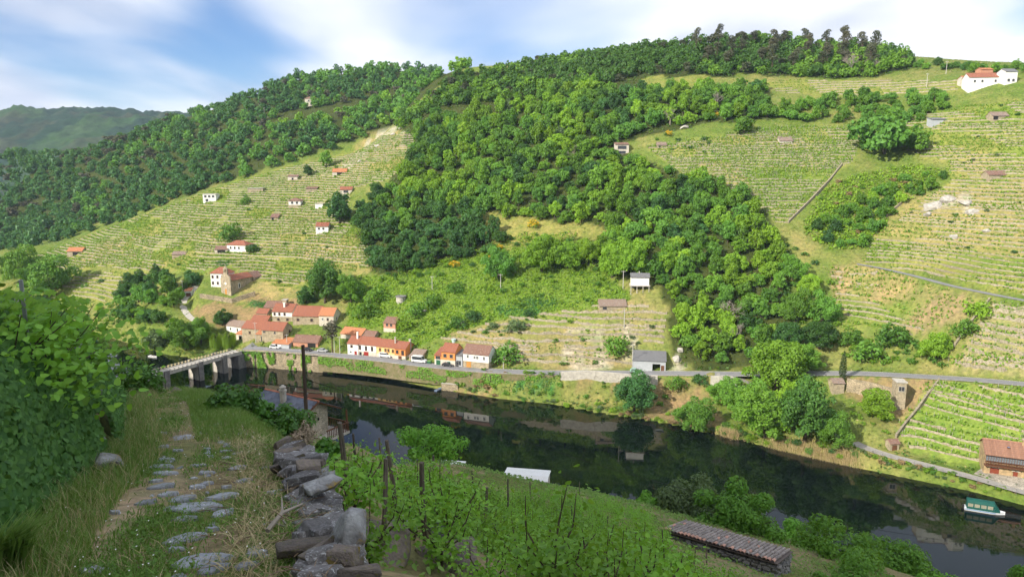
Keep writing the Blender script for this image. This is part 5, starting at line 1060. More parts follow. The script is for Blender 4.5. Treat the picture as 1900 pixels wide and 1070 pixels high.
# ------------------------------------------------------------------ poles
M_pole = mat('pole_concrete', (.50, .48, .44), (.42, .40, .36), scale=3); M_polew = mat('pole_wood', (.10, .07, .055), (.06, .045, .035), scale=8, stretch=(1, 1, .1))
def pole(px, py, h, label, m=M_pole, arm=True, r=.14):
    p = hit(px, py); o = thing('utility_pole', label, 'pole', tuple(p)); part('shaft', MB().tube([(0, 0, -1), (0, 0, h * .5), (0, 0, h)], [r * 1.25, r, r * .75], 8), m, o)
    if arm:
        c_ = part('crossarm', MB().box(-.75, .75, -.05, .05, h - .55, h - .43), m, o)
        for xx in (-.65, 0, .65): part('insulator', MB().lathe([(.05, h - .43), (.08, h - .35), (.05, h - .22)], 6, (xx, 0)), M_white, c_)
    return o
for a, b_, h_, lab in [(340, 551, 8, 'concrete pole beside the church lane garage'), (621, 658, 8, 'pale pole beside the white row houses'), (631, 659, 7.5, 'second pale pole right beside the white row houses'), (802, 538, 6, 'thin pole standing in the fern slope'), (929, 537, 6.5, 'thin pole in the ferns under the broom bushes'), (1156, 537, 7.5, 'pole beside the white stilt hut'), (1158, 608, 7.5, 'pole on the stony slope under the stilt hut'), (1173, 688, 10, 'pole at the corner of the grey roadside shed'), (934, 684, 5, 'short pole right of the white stone-based house'), (475, 636, 9, 'pole on the village square by the porch'), (533, 646, 6, 'lamp pole beside the white garage'), (1719, 162, 7, 'pole on the skyline left of the farmhouse'), (1755, 138, 7, 'second pole on the skyline near the farmhouse'), (491, 218, 9, 'small pylon on the field behind the spur')]:
    pole(a, b_, h_, lab)
# ------------------------------------------------------------------ single trees and shrubs
def single(px, py, wpx, key, label, name='shrub', cat='shrub', sq=1.0, group=None, base=None):
    if wpx >= 44 and key[0] in ('dark', 'mid', 'bright') and py > 480: sq = sq * (1.2 if key[1] == 1 else .85 if key[1] == 2 else 1.0); key = (key[0], 3)
    p = hit(px, py); s = scale_at(p) * wpx / (3.6 if key[0] == 'shrub' else {0: 9.6, 1: 7.8, 2: 11.2, 3: 9.6}[key[1]] if key[0] != 'pine' else 7.5)
    return plant(name, key, (p[0], p[1], p[2] - .1), s, random.uniform(0, 6.28), label, cat, group, sq)
SH = lambda h: ('shrub', h)
for a, b_, w_, k, lab, nm in [
 (603, 562, 72, ('dark', 1), 'large dark oak standing right behind the village roofs', 'broadleaf_tree'), (652, 562, 48, ('mid', 1), 'round green tree right of the large village oak', 'broadleaf_tree'), (568, 562, 34, ('dark', 0), 'smaller dark tree left of the large village oak', 'broadleaf_tree'),
 (345, 650, 62, ('mid', 0), 'broad green tree on the river bank beside the willows', 'alder_tree'), (292, 648, 40, ('grey', 0), 'grey-green round tree at the river bend', 'alder_tree'), (374, 640, 44, ('mid', 1), 'green tree between the willows and the lane', 'alder_tree'), (413, 604, 32, ('dark', 0), 'dark bush on the dry slope under the churchyard', 'bay_tree'), (325, 615, 30, ('mid', 2), 'bushy tree under the bend of the church lane', 'alder_tree'),
 (617, 656, 36, ('pine', 1), 'dark pine in front of the village beside the barn', 'pine_tree'), (852, 610, 32, SH('dark'), 'round dark shrub alone on the terraced slope', 'shrub'), (955, 616, 36, SH('grey'), 'wide grey shrub under the vegetable beds', 'shrub'), (914, 610, 20, SH('grey'), 'small grey shrub left of the wide grey one', 'shrub'), (983, 588, 22, SH('dark'), 'small dark shrub at the vegetable bed end', 'shrub'),
 (1140, 655, 48, SH('mid'), 'bright round shrub on the stony terraces', 'shrub'), (942, 677, 52, SH('mid'), 'broad leafy shrub beside the white stone-based house', 'shrub'), (1005, 505, 74, ('bright', 0), 'bright spreading tree in the fern slope', 'walnut_tree'), (1052, 498, 60, ('bright', 2), 'second bright tree beside the spreading one', 'walnut_tree'), (925, 517, 62, ('mid', 0), 'mid green tree under the broom bushes', 'walnut_tree'), (1135, 515, 54, ('bright', 1), 'tall bright chestnut at the fern slope edge', 'green_broadleaf_tree'), (1175, 512, 60, ('bright', 1), 'bright chestnut directly behind the stilt hut', 'green_broadleaf_tree'), (1090, 490, 50, ('bright', 0), 'bright tree above the fern slope', 'green_broadleaf_tree'),
 (845, 545, 30, SH('mid'), 'leafy shrub in the middle of the fern slope', 'shrub'), (800, 570, 34, SH('mid'), 'shrub above the long terrace wall', 'shrub'), (880, 595, 30, SH('dark'), 'dark shrub under the fern slope', 'shrub'), (700, 560, 40, SH('mid'), 'wide shrub left of the water tank', 'shrub'), (680, 590, 44, SH('mid'), 'wide shrub above the brick-red hut', 'shrub'), (752, 612, 34, SH('bright'), 'bright shrub touching the brick-red hut', 'shrub'), (770, 585, 36, SH('mid'), 'shrub right of the brick-red hut', 'shrub'),
 (1176, 764, 80, ('dark', 0), 'round dark tree on the bank under the green car', 'fig_tree'), (1287, 794, 72, ('mid', 2), 'low spreading tree at the bare bank', 'fig_tree'), (1255, 722, 34, SH('mid'), 'shrub below the road at the concrete wall', 'shrub'), (1300, 716, 30, SH('dark'), 'dark shrub right below the road', 'shrub'), (1345, 748, 62, ('mid', 2), 'leafy tree beside the ramp', 'fig_tree'), (1440, 726, 118, ('bright', 2), 'broad bright walnut in front of the main road', 'walnut_tree'), (1420, 812, 100, ('mid', 0), 'bushy tree at the water edge left of the reeds', 'alder_tree'), (1492, 818, 104, ('dark', 1), 'tall dark alder above the reeds', 'alder_tree'), (1545, 826, 66, ('mid', 0), 'rounded tree above the end of the reeds', 'alder_tree'), (1390, 782, 74, ('mid', 1), 'tree behind the bushy water edge tree', 'alder_tree'), (1470, 768, 70, ('bright', 0), 'bright tree between walnut and alder', 'alder_tree'), (1625, 775, 66, ('bright', 2), 'open branched tree in front of the pale retaining wall', 'walnut_tree'),
 (1640, 286, 110, ('mid', 2), 'wide spreading tree group in the dry slope gap', 'broadleaf_tree'), (1700, 284, 50, ('mid', 0), 'smaller tree right of the wide spreading one', 'broadleaf_tree'), (1380, 250, 40, ('mid', 0), 'lone tree above the upper vineyard', 'broadleaf_tree'), (1810, 588, 42, SH('bright'), 'bright hedge-like bush at the stone dividing wall', 'shrub'), (1735, 668, 56, ('bright', 0), 'bright rounded tree left of the steep stony vineyard', 'fig_tree'), (1790, 620, 44, SH('mid'), 'shrub on the dividing wall', 'shrub'), (1612, 668, 54, SH('mid'), 'round shrub above the cypress', 'shrub'), (1525, 600, 62, ('mid', 0), 'tree at the edge of the brown vineyard', 'broadleaf_tree'), (1520, 648, 70, ('dark', 2), 'dark bushy tree right of the road wood', 'broadleaf_tree'), (1490, 690, 70, ('mid', 2), 'tree leaning over the main road', 'broadleaf_tree'), (1470, 520, 50, ('mid', 0), 'tree on the right fringe of the road wood', 'broadleaf_tree'), (1500, 552, 46, ('bright', 0), 'bright tree on the right fringe of the road wood', 'broadleaf_tree'), (1478, 596, 56, ('mid', 1), 'tall tree below the bright fringe tree', 'broadleaf_tree'), (1462, 650, 60, ('dark', 0), 'dark tree low on the right fringe of the road wood', 'broadleaf_tree'), (1580, 640, 40, SH('mid'), 'shrub under the brown vineyard', 'shrub'), (1660, 640, 60, SH('mid'), 'wide shrub on the green bank under the brown vineyard', 'shrub'),
 (572, 327, 16, ('dark', 1), 'single dark round tree on the upper spur', 'broadleaf_tree'), (606, 310, 22, ('mid', 1), 'small tree by the upper spur hut', 'broadleaf_tree'), (455, 378, 20, SH('mid'), 'green bush near the flat-roofed spur hut', 'shrub'), (470, 468, 24, SH('dark'), 'dark bush right of the hipped white house', 'shrub'), (425, 445, 44, SH('mid'), 'green thicket above the hipped white house', 'shrub'), (630, 415, 44, ('dark', 1), 'dark tree beside the clump edge hut', 'broadleaf_tree'), (250, 545, 44, ('dark', 0), 'dark round tree on the lower spur', 'broadleaf_tree'), (90, 545, 90, ('mid', 2), 'broad tree on the lower spur by the river bend', 'broadleaf_tree'), (40, 520, 70, ('mid', 0), 'green tree at the foot of the spur', 'broadleaf_tree')]:
    single(a, b_, w_, k, lab, nm, 'shrub' if nm == 'shrub' else 'tree', 1.0)
# bank and slope shrubs nobody would tell apart
SCRUB = {}
SCRUB_L = []
for i in range(4):
    r_ = np.random.default_rng(480 + i); SCRUB_L.append(lobes_leaves(dome_lobes(r_, 1.7, 1.2, 1.0, 8, (.34, .55), .8), 240, .33, r_).reshape(-1, 4, 3))
def shrubs(poly, n, hues, size, where, seed, name='shrub', mass=False):
    r = np.random.default_rng(seed)
    for p in scatter(poly, size[1] * 2.4, seed, n):
        h = hues[int(r.integers(len(hues)))]
        if mass:
            a = r.uniform(0, 6.28); s = r.uniform(*size); c_, s_ = math.cos(a) * s, math.sin(a) * s; SCRUB.setdefault(h, []).append(SCRUB_L[int(r.integers(4))] @ np.array([[c_, -s_, 0], [s_, c_, 0], [0, 0, s * .85]]).T + np.array([p[0], p[1], p[2] - .1])); continue
        plant(name, SH(h), (p[0], p[1], p[2] - .1), r.uniform(*size), r.uniform(0, 6.28), {'dark': 'dark green', 'mid': 'green', 'bright': 'bright green', 'grey': 'grey-green', 'brown': 'dry brown'}[h] + ' shrub ' + where, 'shrub', 'shrubs ' + where, r.uniform(.7, 1.0))
shrubs([(610, 672), (700, 680), (840, 700), (840, 716), (755, 705), (690, 696), (615, 688)], 26, ['mid', 'bright', 'mid'], (.5, .85), 'on the overgrown bank under the road', 501)
shrubs([(440, 655), (520, 660), (620, 672), (620, 688), (520, 680), (445, 676)], 3, ['bright'], (.4, .6), 'at the foot of the quay', 502)
shrubs(FERN, 60, ['bright', 'bright', 'mid'], (.5, .95), 'in the fern slope', 503, mass=True)
shrubs([(1040, 715), (1140, 725), (1230, 740), (1340, 780), (1330, 800), (1230, 780), (1120, 765), (1030, 745)], 14, ['mid', 'grey', 'bright'], (.4, .7), 'on the bare bank beside the water', 504)
shrubs([(1500, 380), (1560, 330), (1690, 310), (1700, 350), (1620, 430), (1560, 460), (1480, 420)], 34, ['mid', 'bright', 'mid', 'brown'], (.5, .9), 'in the gully', 505, mass=True)
shrubs([(1560, 620), (1700, 628), (1780, 640), (1750, 685), (1570, 680)], 30, ['mid', 'bright'], (.5, .95), 'on the green bank above the main road', 506, mass=True)
shrubs([(1580, 755), (1660, 775), (1650, 810), (1590, 800)], 14, ['bright'], (.35, .6), 'on the green meadow above the lane', 507, mass=True)
shrubs([(1600, 838), (1700, 868), (1800, 895), (1800, 902), (1700, 880), (1600, 850)], 14, ['mid', 'bright', 'grey'], (.3, .5), 'between the lane and the water', 508, mass=True)
shrubs([(200, 520), (60, 560), (60, 600), (210, 620), (260, 600)], 24, ['mid', 'dark', 'bright'], (.7, 1.2), 'on the lower spur above the bend', 509)
shrubs([(1010, 720), (900, 712), (870, 725), (940, 735), (1030, 745)], 8, ['bright', 'mid'], (.3, .55), 'beside the riverside plots', 510)
shrubs([(620, 530), (760, 500), (960, 450), (960, 470), (800, 520), (660, 550)], 24, ['dark', 'mid', 'bright'], (.6, 1.1), 'at the wood edge above the fern slope', 511)
shrubs([(1240, 500), (1340, 245), (1230, 245), (1190, 262), (1260, 300), (1320, 300)], 16, ['mid', 'dark'], (.5, .8), 'on the upper vineyard edge', 512, mass=True)
shrubs([(200, 600), (330, 590), (330, 640), (280, 640), (215, 622)], 14, ['bright', 'mid'], (.5, .9), 'on the grassy river bend', 513)
for a, b_, w_, lab in [(991, 424, 20, 'yellow flowering broom on the woodland track'), (845, 496, 17, 'yellow broom bush low at the dark clump foot'), (910, 486, 15, 'yellow broom bush beside the mid green tree'), (688, 468, 12, 'yellow broom bush at the spur edge of the clump'), (1331, 216, 9, 'small yellow broom under the wood'), (1240, 252, 14, 'yellow broom patch left of the upper vineyard'), (927, 462, 12, 'small yellow broom under the track')]:
    p = hit(a, b_); r_ = np.random.default_rng(a); lob = dome_lobes(r_, 1.6, 1.1, 1.1, 8, (.35, .55)); L = lobes_leaves(lob, 420, .17, r_); L2 = lobes_leaves([(x, y, z - .25, a1, b1, c1) for x, y, z, a1, b1, c1 in lob], 260, .17, r_)
    o = thing('broom_bush', lab, 'bush', tuple(p), 0, None, scale_at(p) * w_ / 3.2); link('flowers', fast_mesh('flowers', L, quad_faces(len(L) // 4), LEAF['broom']), o); link('foliage', fast_mesh('foliage', L2, quad_faces(len(L2) // 4), LEAF['mid']), o)
# cypress
pcy = hit(1562, 712); cyp = thing('cypress_tree', 'slim dark cypress beside the main road', 'tree', tuple(pcy)); r_ = np.random.default_rng(5); hcy = 60 * scale_at(pcy)
lob = [(0, 0, hcy * (.08 + .84 * t), .95 * math.sin(math.pi * (.18 + .75 * t)) + .15, .95 * math.sin(math.pi * (.18 + .75 * t)) + .15, hcy * .1) for t in np.linspace(0, 1, 9)]
L = lobes_leaves(lob, 2400, .16, r_, up=.7); link('crown', fast_mesh('crown', L, quad_faces(len(L) // 4), LEAF['cypress']), cyp); part('trunk', MB().tube([(0, 0, -.5), (0, 0, 2)], .16, 7), M_bark, cyp)
# willows
for a, b_, w_, lab in [(403, 652, 27, 'bright weeping willow near the bridge end'), (426, 648, 26, 'second weeping willow touching the village wall')]:
    p = hit(a, b_); s = scale_at(p); r_ = np.random.default_rng(a); Rw = w_ * s / 2; o = thing('willow_tree', lab, 'tree', tuple(p)); n_ = 460; az = r_.uniform(0, 6.28, n_); rr = Rw * np.sqrt(r_.uniform(.1, 1, n_)); top = 7.2 + 1.2 * np.sin(az * 2 + 1) - 2.8 * (rr / Rw) ** 2 + r_.normal(size=n_) * .5; ln = r_.uniform(.2, 1.0, n_) * (top - .6)
    Q = []
    for k in range(4):
        t0 = k / 4; c = np.c_[np.cos(az) * rr, np.sin(az) * rr, top - ln * (t0 + .12)] + r_.normal(size=(n_, 3)) * .08; hw = .13; u = np.c_[-np.sin(az), np.cos(az), np.zeros(n_)] * hw; dn = np.c_[np.zeros(n_), np.zeros(n_), ln * .14]
        Q.append(np.stack([c - dn, c + u, c + dn, c - u], 1))
    Q = np.concatenate(Q); link('crown', fast_mesh('crown', Q.reshape(-1, 3), quad_faces(len(Q)), LEAF['willow']), o); link('trunk', trunk_mb(r_, 8, .25, 5, Rw * .8, .85).mesh('trunk', M_bark), o)
# bare grey trees
def bare(px, py, hpx, label, seed):
    p = hit(px, py); s = scale_at(p); h = hpx * s; r_ = np.random.default_rng(seed); o = thing('bare_tree', label, 'tree', tuple(p)); mb = MB(); mb.tube([(0, 0, -.5), (.1, 0, h * .35)], [h * .03, h * .022], 6); part('trunk', mb, M_grey, o); br = MB()
    def grow(a, d, ln, rad, lv):
        b = a + d * ln; br.tube([a, (a + b) / 2 + Vector(r_.normal(size=3)) * ln * .06, b], [rad, rad * .8, rad * .55], 4, False)
        if lv: 
            for _ in range(4): grow(a + d * ln * r_.uniform(.5, 1), (d + Vector(r_.normal(size=3)) * .55 + Vector((0, 0, .15))).normalized(), ln * r_.uniform(.5, .75), rad * .5, lv - 1)
    for _ in range(5): grow(Vector((.1, 0, h * .33)), (Vector(r_.normal(size=3)) * .55 + Vector((0, 0, 1))).normalized(), h * .3, h * .014, 3)
    part('crown', br, M_grey, o)
for a, b_, h_, lab in [(1350, 605, 60, 'pale leafless tree inside the road wood'), (1372, 640, 46, 'second leafless tree lower in the road wood'), (1330, 205, 36, 'bare grey tree under the upper field'), (1243, 232, 34, 'bare grey tree left of the upper vineyard'), (980, 490, 34, 'grey dead tree beside the bright spreading tree'), (1615, 138, 36, 'bare tree in front of the crest wood'), (1578, 142, 46, 'brown leafless tree in front of the crest wood'), (1065, 300, 34, 'brown bare tree above the middle wood')]: bare(a, b_, h_, lab, a)
# vegetable beds, reeds and meadow tufts
def cover(name, label, poly, n, hgt, wid, m, seed, blades=True, lean=.25, rows=None):
    r = np.random.default_rng(seed); xs = [p[0] for p in poly]; ys = [p[1] for p in poly]; px = r.uniform(min(xs), max(xs), n * 3); py = r.uniform(min(ys), max(ys), n * 3); k = inpoly(px, py, poly); px, py = px[k][:n], py[k][:n]
    P = np.array([hit(a, b_) for a, b_ in zip(px[:160], py[:160])]); A = np.c_[np.ones(len(P)), P[:, :2]]
    i = r.integers(0, len(P), n); C_ = P[i] + np.c_[r.normal(size=n) * 1.1, r.normal(size=n) * 1.1, np.zeros(n)]; C_[:, 2] = zf(C_[:, 0], C_[:, 1])
    h = hgt * r.uniform(.55, 1.1, n); az = r.uniform(0, 6.28, n); u = np.c_[np.cos(az), np.sin(az), np.zeros(n)] * wid; d = r.normal(size=(n, 3)) * lean; d[:, 2] = 1; T_ = C_ + d * h[:, None]
    Q = np.stack([C_ - u, C_ + u, T_ + u * .4, T_ - u * .4], 1); link(name, fast_mesh(name, Q.reshape(-1, 3), quad_faces(n), m), kind='stuff', label=label, cat=name.replace('_', ' '))
M_reed = leafmat('reed', (.42, .31, .16), (.52, .41, .23), None, .2); M_veg = leafmat('vegetable_leaf', (.06, .17, .05), (.10, .23, .07), None, .25)
cover('reeds', 'tall dry tan reeds along the water edge', [(1420, 822), (1500, 835), (1590, 858), (1588, 868), (1500, 848), (1424, 830)], 3800, 1.5, .035, M_reed, 601, lean=.08)
cover('reeds', 'small patch of dry reeds at the bare bank', [(1335, 800), (1365, 808), (1366, 818), (1335, 812)], 900, 2.0, .05, M_reed, 602)
for i, P in enumerate(GARDEN): cover('vegetable_bed', ['long vegetable bed of dark green leaves above the grey shrub', 'narrow upper vegetable bed', 'green vegetable patch under the churchyard', 'small green plot in front of hipped white house', 'riverside vegetable plot', 'small riverside plot near the landing'][i], P, 700, .5, .22, M_veg, 610 + i, lean=.8)

# creepers on the quay wall and more growth along the far bank
r = np.random.default_rng(650); Q = []
for a0, a1, top, bot in [(452, 474, 652, 668), (478, 498, 652, 678), (500, 508, 660, 682), (540, 548, 656, 684), (598, 624, 660, 690), (566, 574, 668, 688)]:
    a0 -= 5; a1 += 5; n = int((a1 - a0) * 44); a = r.uniform(a0, a1, n); v = r.random(n) ** .8
    for q_, vv in zip(a, v):
        if vnoise(np.array(q_), np.array(vv * 14.0 + a0), 4.5, 3) < .42 + .2 * vv: continue
        k = np.interp(q_, [441, 514, 597, 622], [679, 683, 690, 692]); p = at_z(q_, k, 0); Q.append((p[0] - .25, p[1] - .75 - .35 * r.random(), 7.1 - vv * (7.1 if bot > 675 else 4.2)))
for a, z in zip(RO, RS[:, 2]):
    for _ in range(170):
        t = r.random(); k = r.integers(len(RO) - 1); bp_ = RO[k] * (1 - t) + RO[k + 1] * t; vv = r.random()
        if vnoise(np.array(bp_[0]), np.array(vv * 6), 5.0, 8) < .36: continue
        Q.append((bp_[0] - .2, bp_[1] - .45 - .4 * r.random(), RS[k, 2] + .1 - vv * 4.5))
Q = np.array(Q); L = quads(Q, np.tile([-.3, -.9, .4], (len(Q), 1)) + r.normal(size=(len(Q), 3)) * .5, .3 * r.uniform(.5, 1.2, len(Q)), 1.0, r); link('quay_creeper', fast_mesh('quay_creeper', L, quad_faces(len(Q)), LEAF['mid']), kind='stuff', label='green creeper hanging over the quay and road walls', cat='creeper')
shrubs([(840, 712), (930, 728), (1020, 738), (1081, 752), (1155, 764), (1270, 784), (1330, 798), (1330, 806), (1260, 794), (1150, 775), (1030, 752), (930, 740), (845, 726)], 40, ['mid', 'bright', 'dark', 'grey', 'brown'], (.35, .75), 'along the water line under the plots', 514)
shrubs([(1330, 790), (1440, 815), (1600, 850), (1600, 862), (1440, 828), (1330, 806)], 20, ['mid', 'bright', 'dark'], (.5, 1.0), 'hanging over the water by the reeds', 515)
shrubs([(1610, 856), (1700, 884), (1890, 928), (1890, 920), (1700, 872), (1610, 844)], 30, ['mid', 'bright', 'grey', 'brown'], (.3, .6), 'on the steep bank under the lane', 516, mass=True)
shrubs([(640, 665), (760, 676), (900, 692), (1040, 698), (1040, 706), (900, 702), (760, 690), (640, 676)], 34, ['mid', 'bright', 'mid', 'brown'], (.35, .7), 'just under the road edge', 517, mass=True)
shrubs([(620, 678), (700, 688), (830, 706), (920, 716), (920, 728), (830, 718), (700, 697), (625, 690)], 46, ['mid', 'bright', 'mid', 'brown'], (.5, .95), 'thick on the bank under the road wall', 522, mass=True)
shrubs([(1440, 440), (1540, 500), (1560, 600), (1540, 680), (1440, 690), (1460, 600), (1450, 500)], 46, ['mid', 'bright', 'dark'], (.5, 1.0), 'on the right fringe of the road wood', 521, mass=True)
shrubs(VR2, 30, ['mid', 'dark', 'grey'], (.3, .6), 'dotted over the wide dry slope', 518, mass=True)
shrubs(VL, 34, ['mid', 'dark', 'bright'], (.35, .75), 'dotted over the long spur', 519, mass=True)
shrubs(VC, 22, ['mid', 'bright', 'grey'], (.35, .8), 'dotted over the stony slope', 520, mass=True)
Q = []; mi = []
for k, h in enumerate(SCRUB): q = np.concatenate(SCRUB[h]); Q.append(q); mi.append(np.full(len(q), k, np.int32))
Q = np.concatenate(Q); me = fast_mesh('scrub', Q.reshape(-1, 3), quad_faces(len(Q))); [me.materials.append(LEAF[h]) for h in SCRUB]; me.polygons.foreach_set('material_index', np.concatenate(mi)); link('scrub_undergrowth', me, kind='stuff', label='small scattered shrubs over the open slopes and banks', cat='undergrowth')
M_out = mat('outcrop', (.48, .45, .40), (.30, .28, .25), scale=.8, rough=.95, bump=.8, bscale=3)
for i, (a, b_, w_) in enumerate([(1735, 385, 44), (1760, 372, 36), (1790, 378, 30), (1805, 395, 26), (1722, 400, 22), (1770, 440, 22), (1830, 430, 18), (1256, 668, 22), (1262, 650, 18), (700, 272, 14), (668, 300, 12), (745, 238, 16), (730, 250, 12), (1270, 238, 20), (788, 578, 14), (858, 600, 16)]):
    p = hit(a, b_); s = scale_at(p) * w_; r_ = np.random.default_rng(i + 40); d = r_.normal(size=(30, 3)); d /= np.linalg.norm(d, axis=1, keepdims=True); import bmesh; bm = bmesh.new(); [bm.verts.new(q) for q in d * np.array([.5, .4, .3]) * s * r_.uniform(.7, 1.1, (30, 1))]; bmesh.ops.convex_hull(bm, input=bm.verts); me = bpy.data.meshes.new('rock'); bm.to_mesh(me); bm.free(); me.materials.append(M_out)
    link('rock_outcrop', me, None, tuple(p), rz=i, label=('pale rock outcrop on the wide dry slope' if i < 7 else 'bare rock at the edge of the road wood' if i < 9 else 'rock on the crest of the terraced spur' if i < 13 else 'pale rock on the open slope'), cat='rock', group='rock outcrops ' + ('dry slope' if i < 7 else 'road wood' if i < 9 else 'spur crest' if i < 13 else 'open slope'))

# ------------------------------------------------------------------ rough grass and low growth over the open hillside: one mass per kind
def tufts(name, label, seed, n, mask, m, size, hgt, q=4):
    r = np.random.default_rng(seed); w = (mask.ravel() > 0.5); w &= (YY.ravel() < 540) & (PXg.ravel() > -60) & (PXg.ravel() < 1960); idx = np.nonzero(w)[0]; k = r.choice(idx, n)
    X = XX.ravel()[k] + r.uniform(-1, 1, n); Y = YY.ravel()[k] + r.uniform(-1, 1, n); P = np.c_[X, Y, zf(X, Y)]
    s = size * r.uniform(.5, 1.3, n); d = r.normal(size=(n * q, 3)); d[:, 2] = np.abs(d[:, 2]); d /= np.linalg.norm(d, axis=1, keepdims=True); S = np.repeat(s, q)[:, None]
    C_ = np.repeat(P, q, 0) + d * S * np.array([1, 1, hgt]); L = quads(C_, d + r.normal(size=d.shape) * .6 + np.array([0, 0, .4]), .5 * S[:, 0], 1.1, r)
    link(name, fast_mesh(name, L, quad_faces(n * q), m), kind='stuff', label=label, cat='undergrowth')
wood_m = np.clip(sum(zone(P) for P in WOODFLOOR), 0, 1); soil_m = np.clip(sum(zone(P) for P in SOIL), 0, 1); wood_m = wood_m * (1 - zone(CLEAR)); roads_m = np.zeros(XX.shape)
for P, hw, fall in BENCH: roads_m = np.maximum(roads_m, (dist_poly(XX, YY, P)[0] < hw * .85).astype(float))
land = (ZZ > .35) * (1 - roads_m); gard_m = np.clip(sum(inpoly(PXg, PYg, P).astype(float) for P in GARDEN), 0, 1)
fern_m = zone(FERN); vin_all = np.clip(sum(zone(P) for P in (VL, VL2, VR1, VR2, VR3, VR4, VR5, VC, VT)), 0, 1)
M_fern = leafmat('fern_frond', (.19, .34, .026), (.27, .43, .042), None, .38); M_tuft = leafmat('grass_tuft', (.15, .21, .04), (.24, .28, .07), None, .3); M_straw = leafmat('straw_tuft', (.40, .31, .15), (.50, .40, .21), None, .25)
M_under = leafmat('bramble_leaf', (.06, .14, .025), (.11, .20, .035), None, .3)
tufts('ferns', 'bright green ferns covering the slope above the houses', 701, 10000, fern_m * land * (1 - roads_m), M_fern, .6, .7)
tufts('brambles', 'darker brambles mixed into the fern slope and river bank', 702, 2600, np.clip(fern_m + ((dsh > 0) & (dsh < 14)), 0, 1) * land * (1 - gard_m) * (1 - soil_m), M_under, .75, .8)
tufts('grass_tufts', 'rough green grass tufts over the open slopes', 703, 9000, land * (1 - wood_m) * (1 - fern_m) * (1 - vin_all) * (1 - gard_m) * (1 - soil_m), M_tuft, .45, .5)
tufts('straw_tufts', 'dry straw tufts over the open slopes', 704, 7000, land * (1 - wood_m) * (1 - fern_m) * (1 - gard_m), M_straw, .35, .4)
gul_m = zone([(1480, 420), (1555, 335), (1700, 305), (1755, 320), (1665, 388), (1612, 455), (1530, 468)]); tufts('gully_thicket', 'dense green thicket filling the gully between vineyards', 706, 2600, land * gul_m, M_fern, .9, .9)
tufts('undergrowth', 'leafy undergrowth under the hillside wood', 705, 6500, land * wood_m, M_under, .9, .9)

# ------------------------------------------------------------------ leaves with a midrib for everything close by
def leaves(C_, Nn, D, s, wide=.5, fold=.18, lobed=True):
    """two folded halves per leaf; D = direction of the tip"""
    Nn = Nn / (np.linalg.norm(Nn, axis=1, keepdims=True) + 1e-9); D = D - Nn * (D * Nn).sum(1, keepdims=True); D = D / (np.linalg.norm(D, axis=1, keepdims=True) + 1e-9); U = np.cross(Nn, D)
    s = np.broadcast_to(np.asarray(s, float), (len(C_),))[:, None]
    def pt(a, b, c=0.0): return C_ + D * s * a + U * s * b + Nn * s * c
    f = fold; V = np.stack([pt(-.75, 0), pt(-.55 if lobed else -.3, wide * 1.05, f), pt(.30, wide * .95, f), pt(1, 0), pt(.30, -wide * .95, f), pt(-.55 if lobed else -.3, -wide * 1.05, f)], 1)
    n = len(C_); b = np.arange(n)[:, None] * 6; Fc = np.concatenate([b + np.array([[0, 3, 2, 1]]), b + np.array([[0, 5, 4, 3]])], 0)
    return V.reshape(-1, 3), Fc
M_ivy = leafmat('ivy_leaf', (0.035, 0.11, 0.024), (0.095, 0.22, 0.045), None, .22, rough=.5, spec=.2)
M_vleaf = leafmat('grape_leaf', (0.12, 0.30, 0.03), (0.24, 0.46, 0.045), (0.17, 0.38, 0.04), .42, rough=.4, spec=.35)
M_vleafy = leafmat('young_grape_leaf', (0.17, 0.36, 0.03), (0.24, 0.44, 0.05), None, .5, rough=.4)
M_bush = leafmat('bush_leaf', (0.05, 0.16, 0.02), (0.10, 0.25, 0.035), (0.07, 0.2, 0.025), .28, rough=.4, spec=.4)
M_nearleaf = leafmat('river_tree_leaf', (0.11, 0.29, 0.03), (0.20, 0.42, 0.05), (0.15, 0.36, 0.05), .38, rough=.45)
M_cane = mat('vine_wood', (.10, .075, .05), (.06, .045, .03), scale=12, bump=.6, bscale=30)
def leafy(lobes, n, size, r, m, name='crown', wide=.5, hang=.6, inner=.3):
    L = np.array(lobes, float); area = L[:, 3] * L[:, 4] + L[:, 3] * L[:, 5] + L[:, 4] * L[:, 5]; k = r.choice(len(L), n, p=area / area.sum()); d = r.normal(size=(n, 3)); d /= np.linalg.norm(d, axis=1, keepdims=True)
    rad = np.where(r.random(n) < inner, r.uniform(.3, .85, n), r.uniform(.8, 1.1, n)); C_ = L[k, :3] + d * L[k, 3:6] * rad[:, None]
    Nn = d + r.normal(size=(n, 3)) * .55 + np.array([0, 0, .5]); D = d * .5 + r.normal(size=(n, 3)) * .6 + np.array([0, 0, -hang]); V, Fc = leaves(C_, Nn, D, size * r.uniform(.6, 1.25, n), wide, .15, False)
    return fast_mesh(name, V, Fc, m)
# ------------------------------------------------------------------ ivy bank left of the path
r = np.random.default_rng(900); n = 36000
y = np.where(r.random(n) < .8, r.uniform(3.0, 12.5, n), r.uniform(12.5, 18.5, n)); t = r.random(n) ** .8
bul = fbm(y * 1.0, t * 2.2, .9, 5) * .75 + fbm(y, t * 2, .3, 9) * .25
x = path_l(y) + .12 - .95 * t; z = HC - 1.7 - .24 * y + t * 2.0 * np.clip((19.5 - y) / 4, .35, 1); out = .05 + .38 * bul * np.sin(np.pi * np.clip(t * .9 + .06, 0, 1)) + r.uniform(-.06, .05, n)
C_ = np.c_[x + out * .9, y - out * .25, z + out * .25 - .05]; Nn = np.tile([.85, -.35, .45], (n, 1)) + r.normal(size=(n, 3)) * .38; D = np.tile([.15, -.1, -1.0], (n, 1)) + r.normal(size=(n, 3)) * .45
gapk = ~(((y > 9.3) & (y < 10.6) & (t < .85) & (fbm(y, t * 3, .5, 33) > .42)))
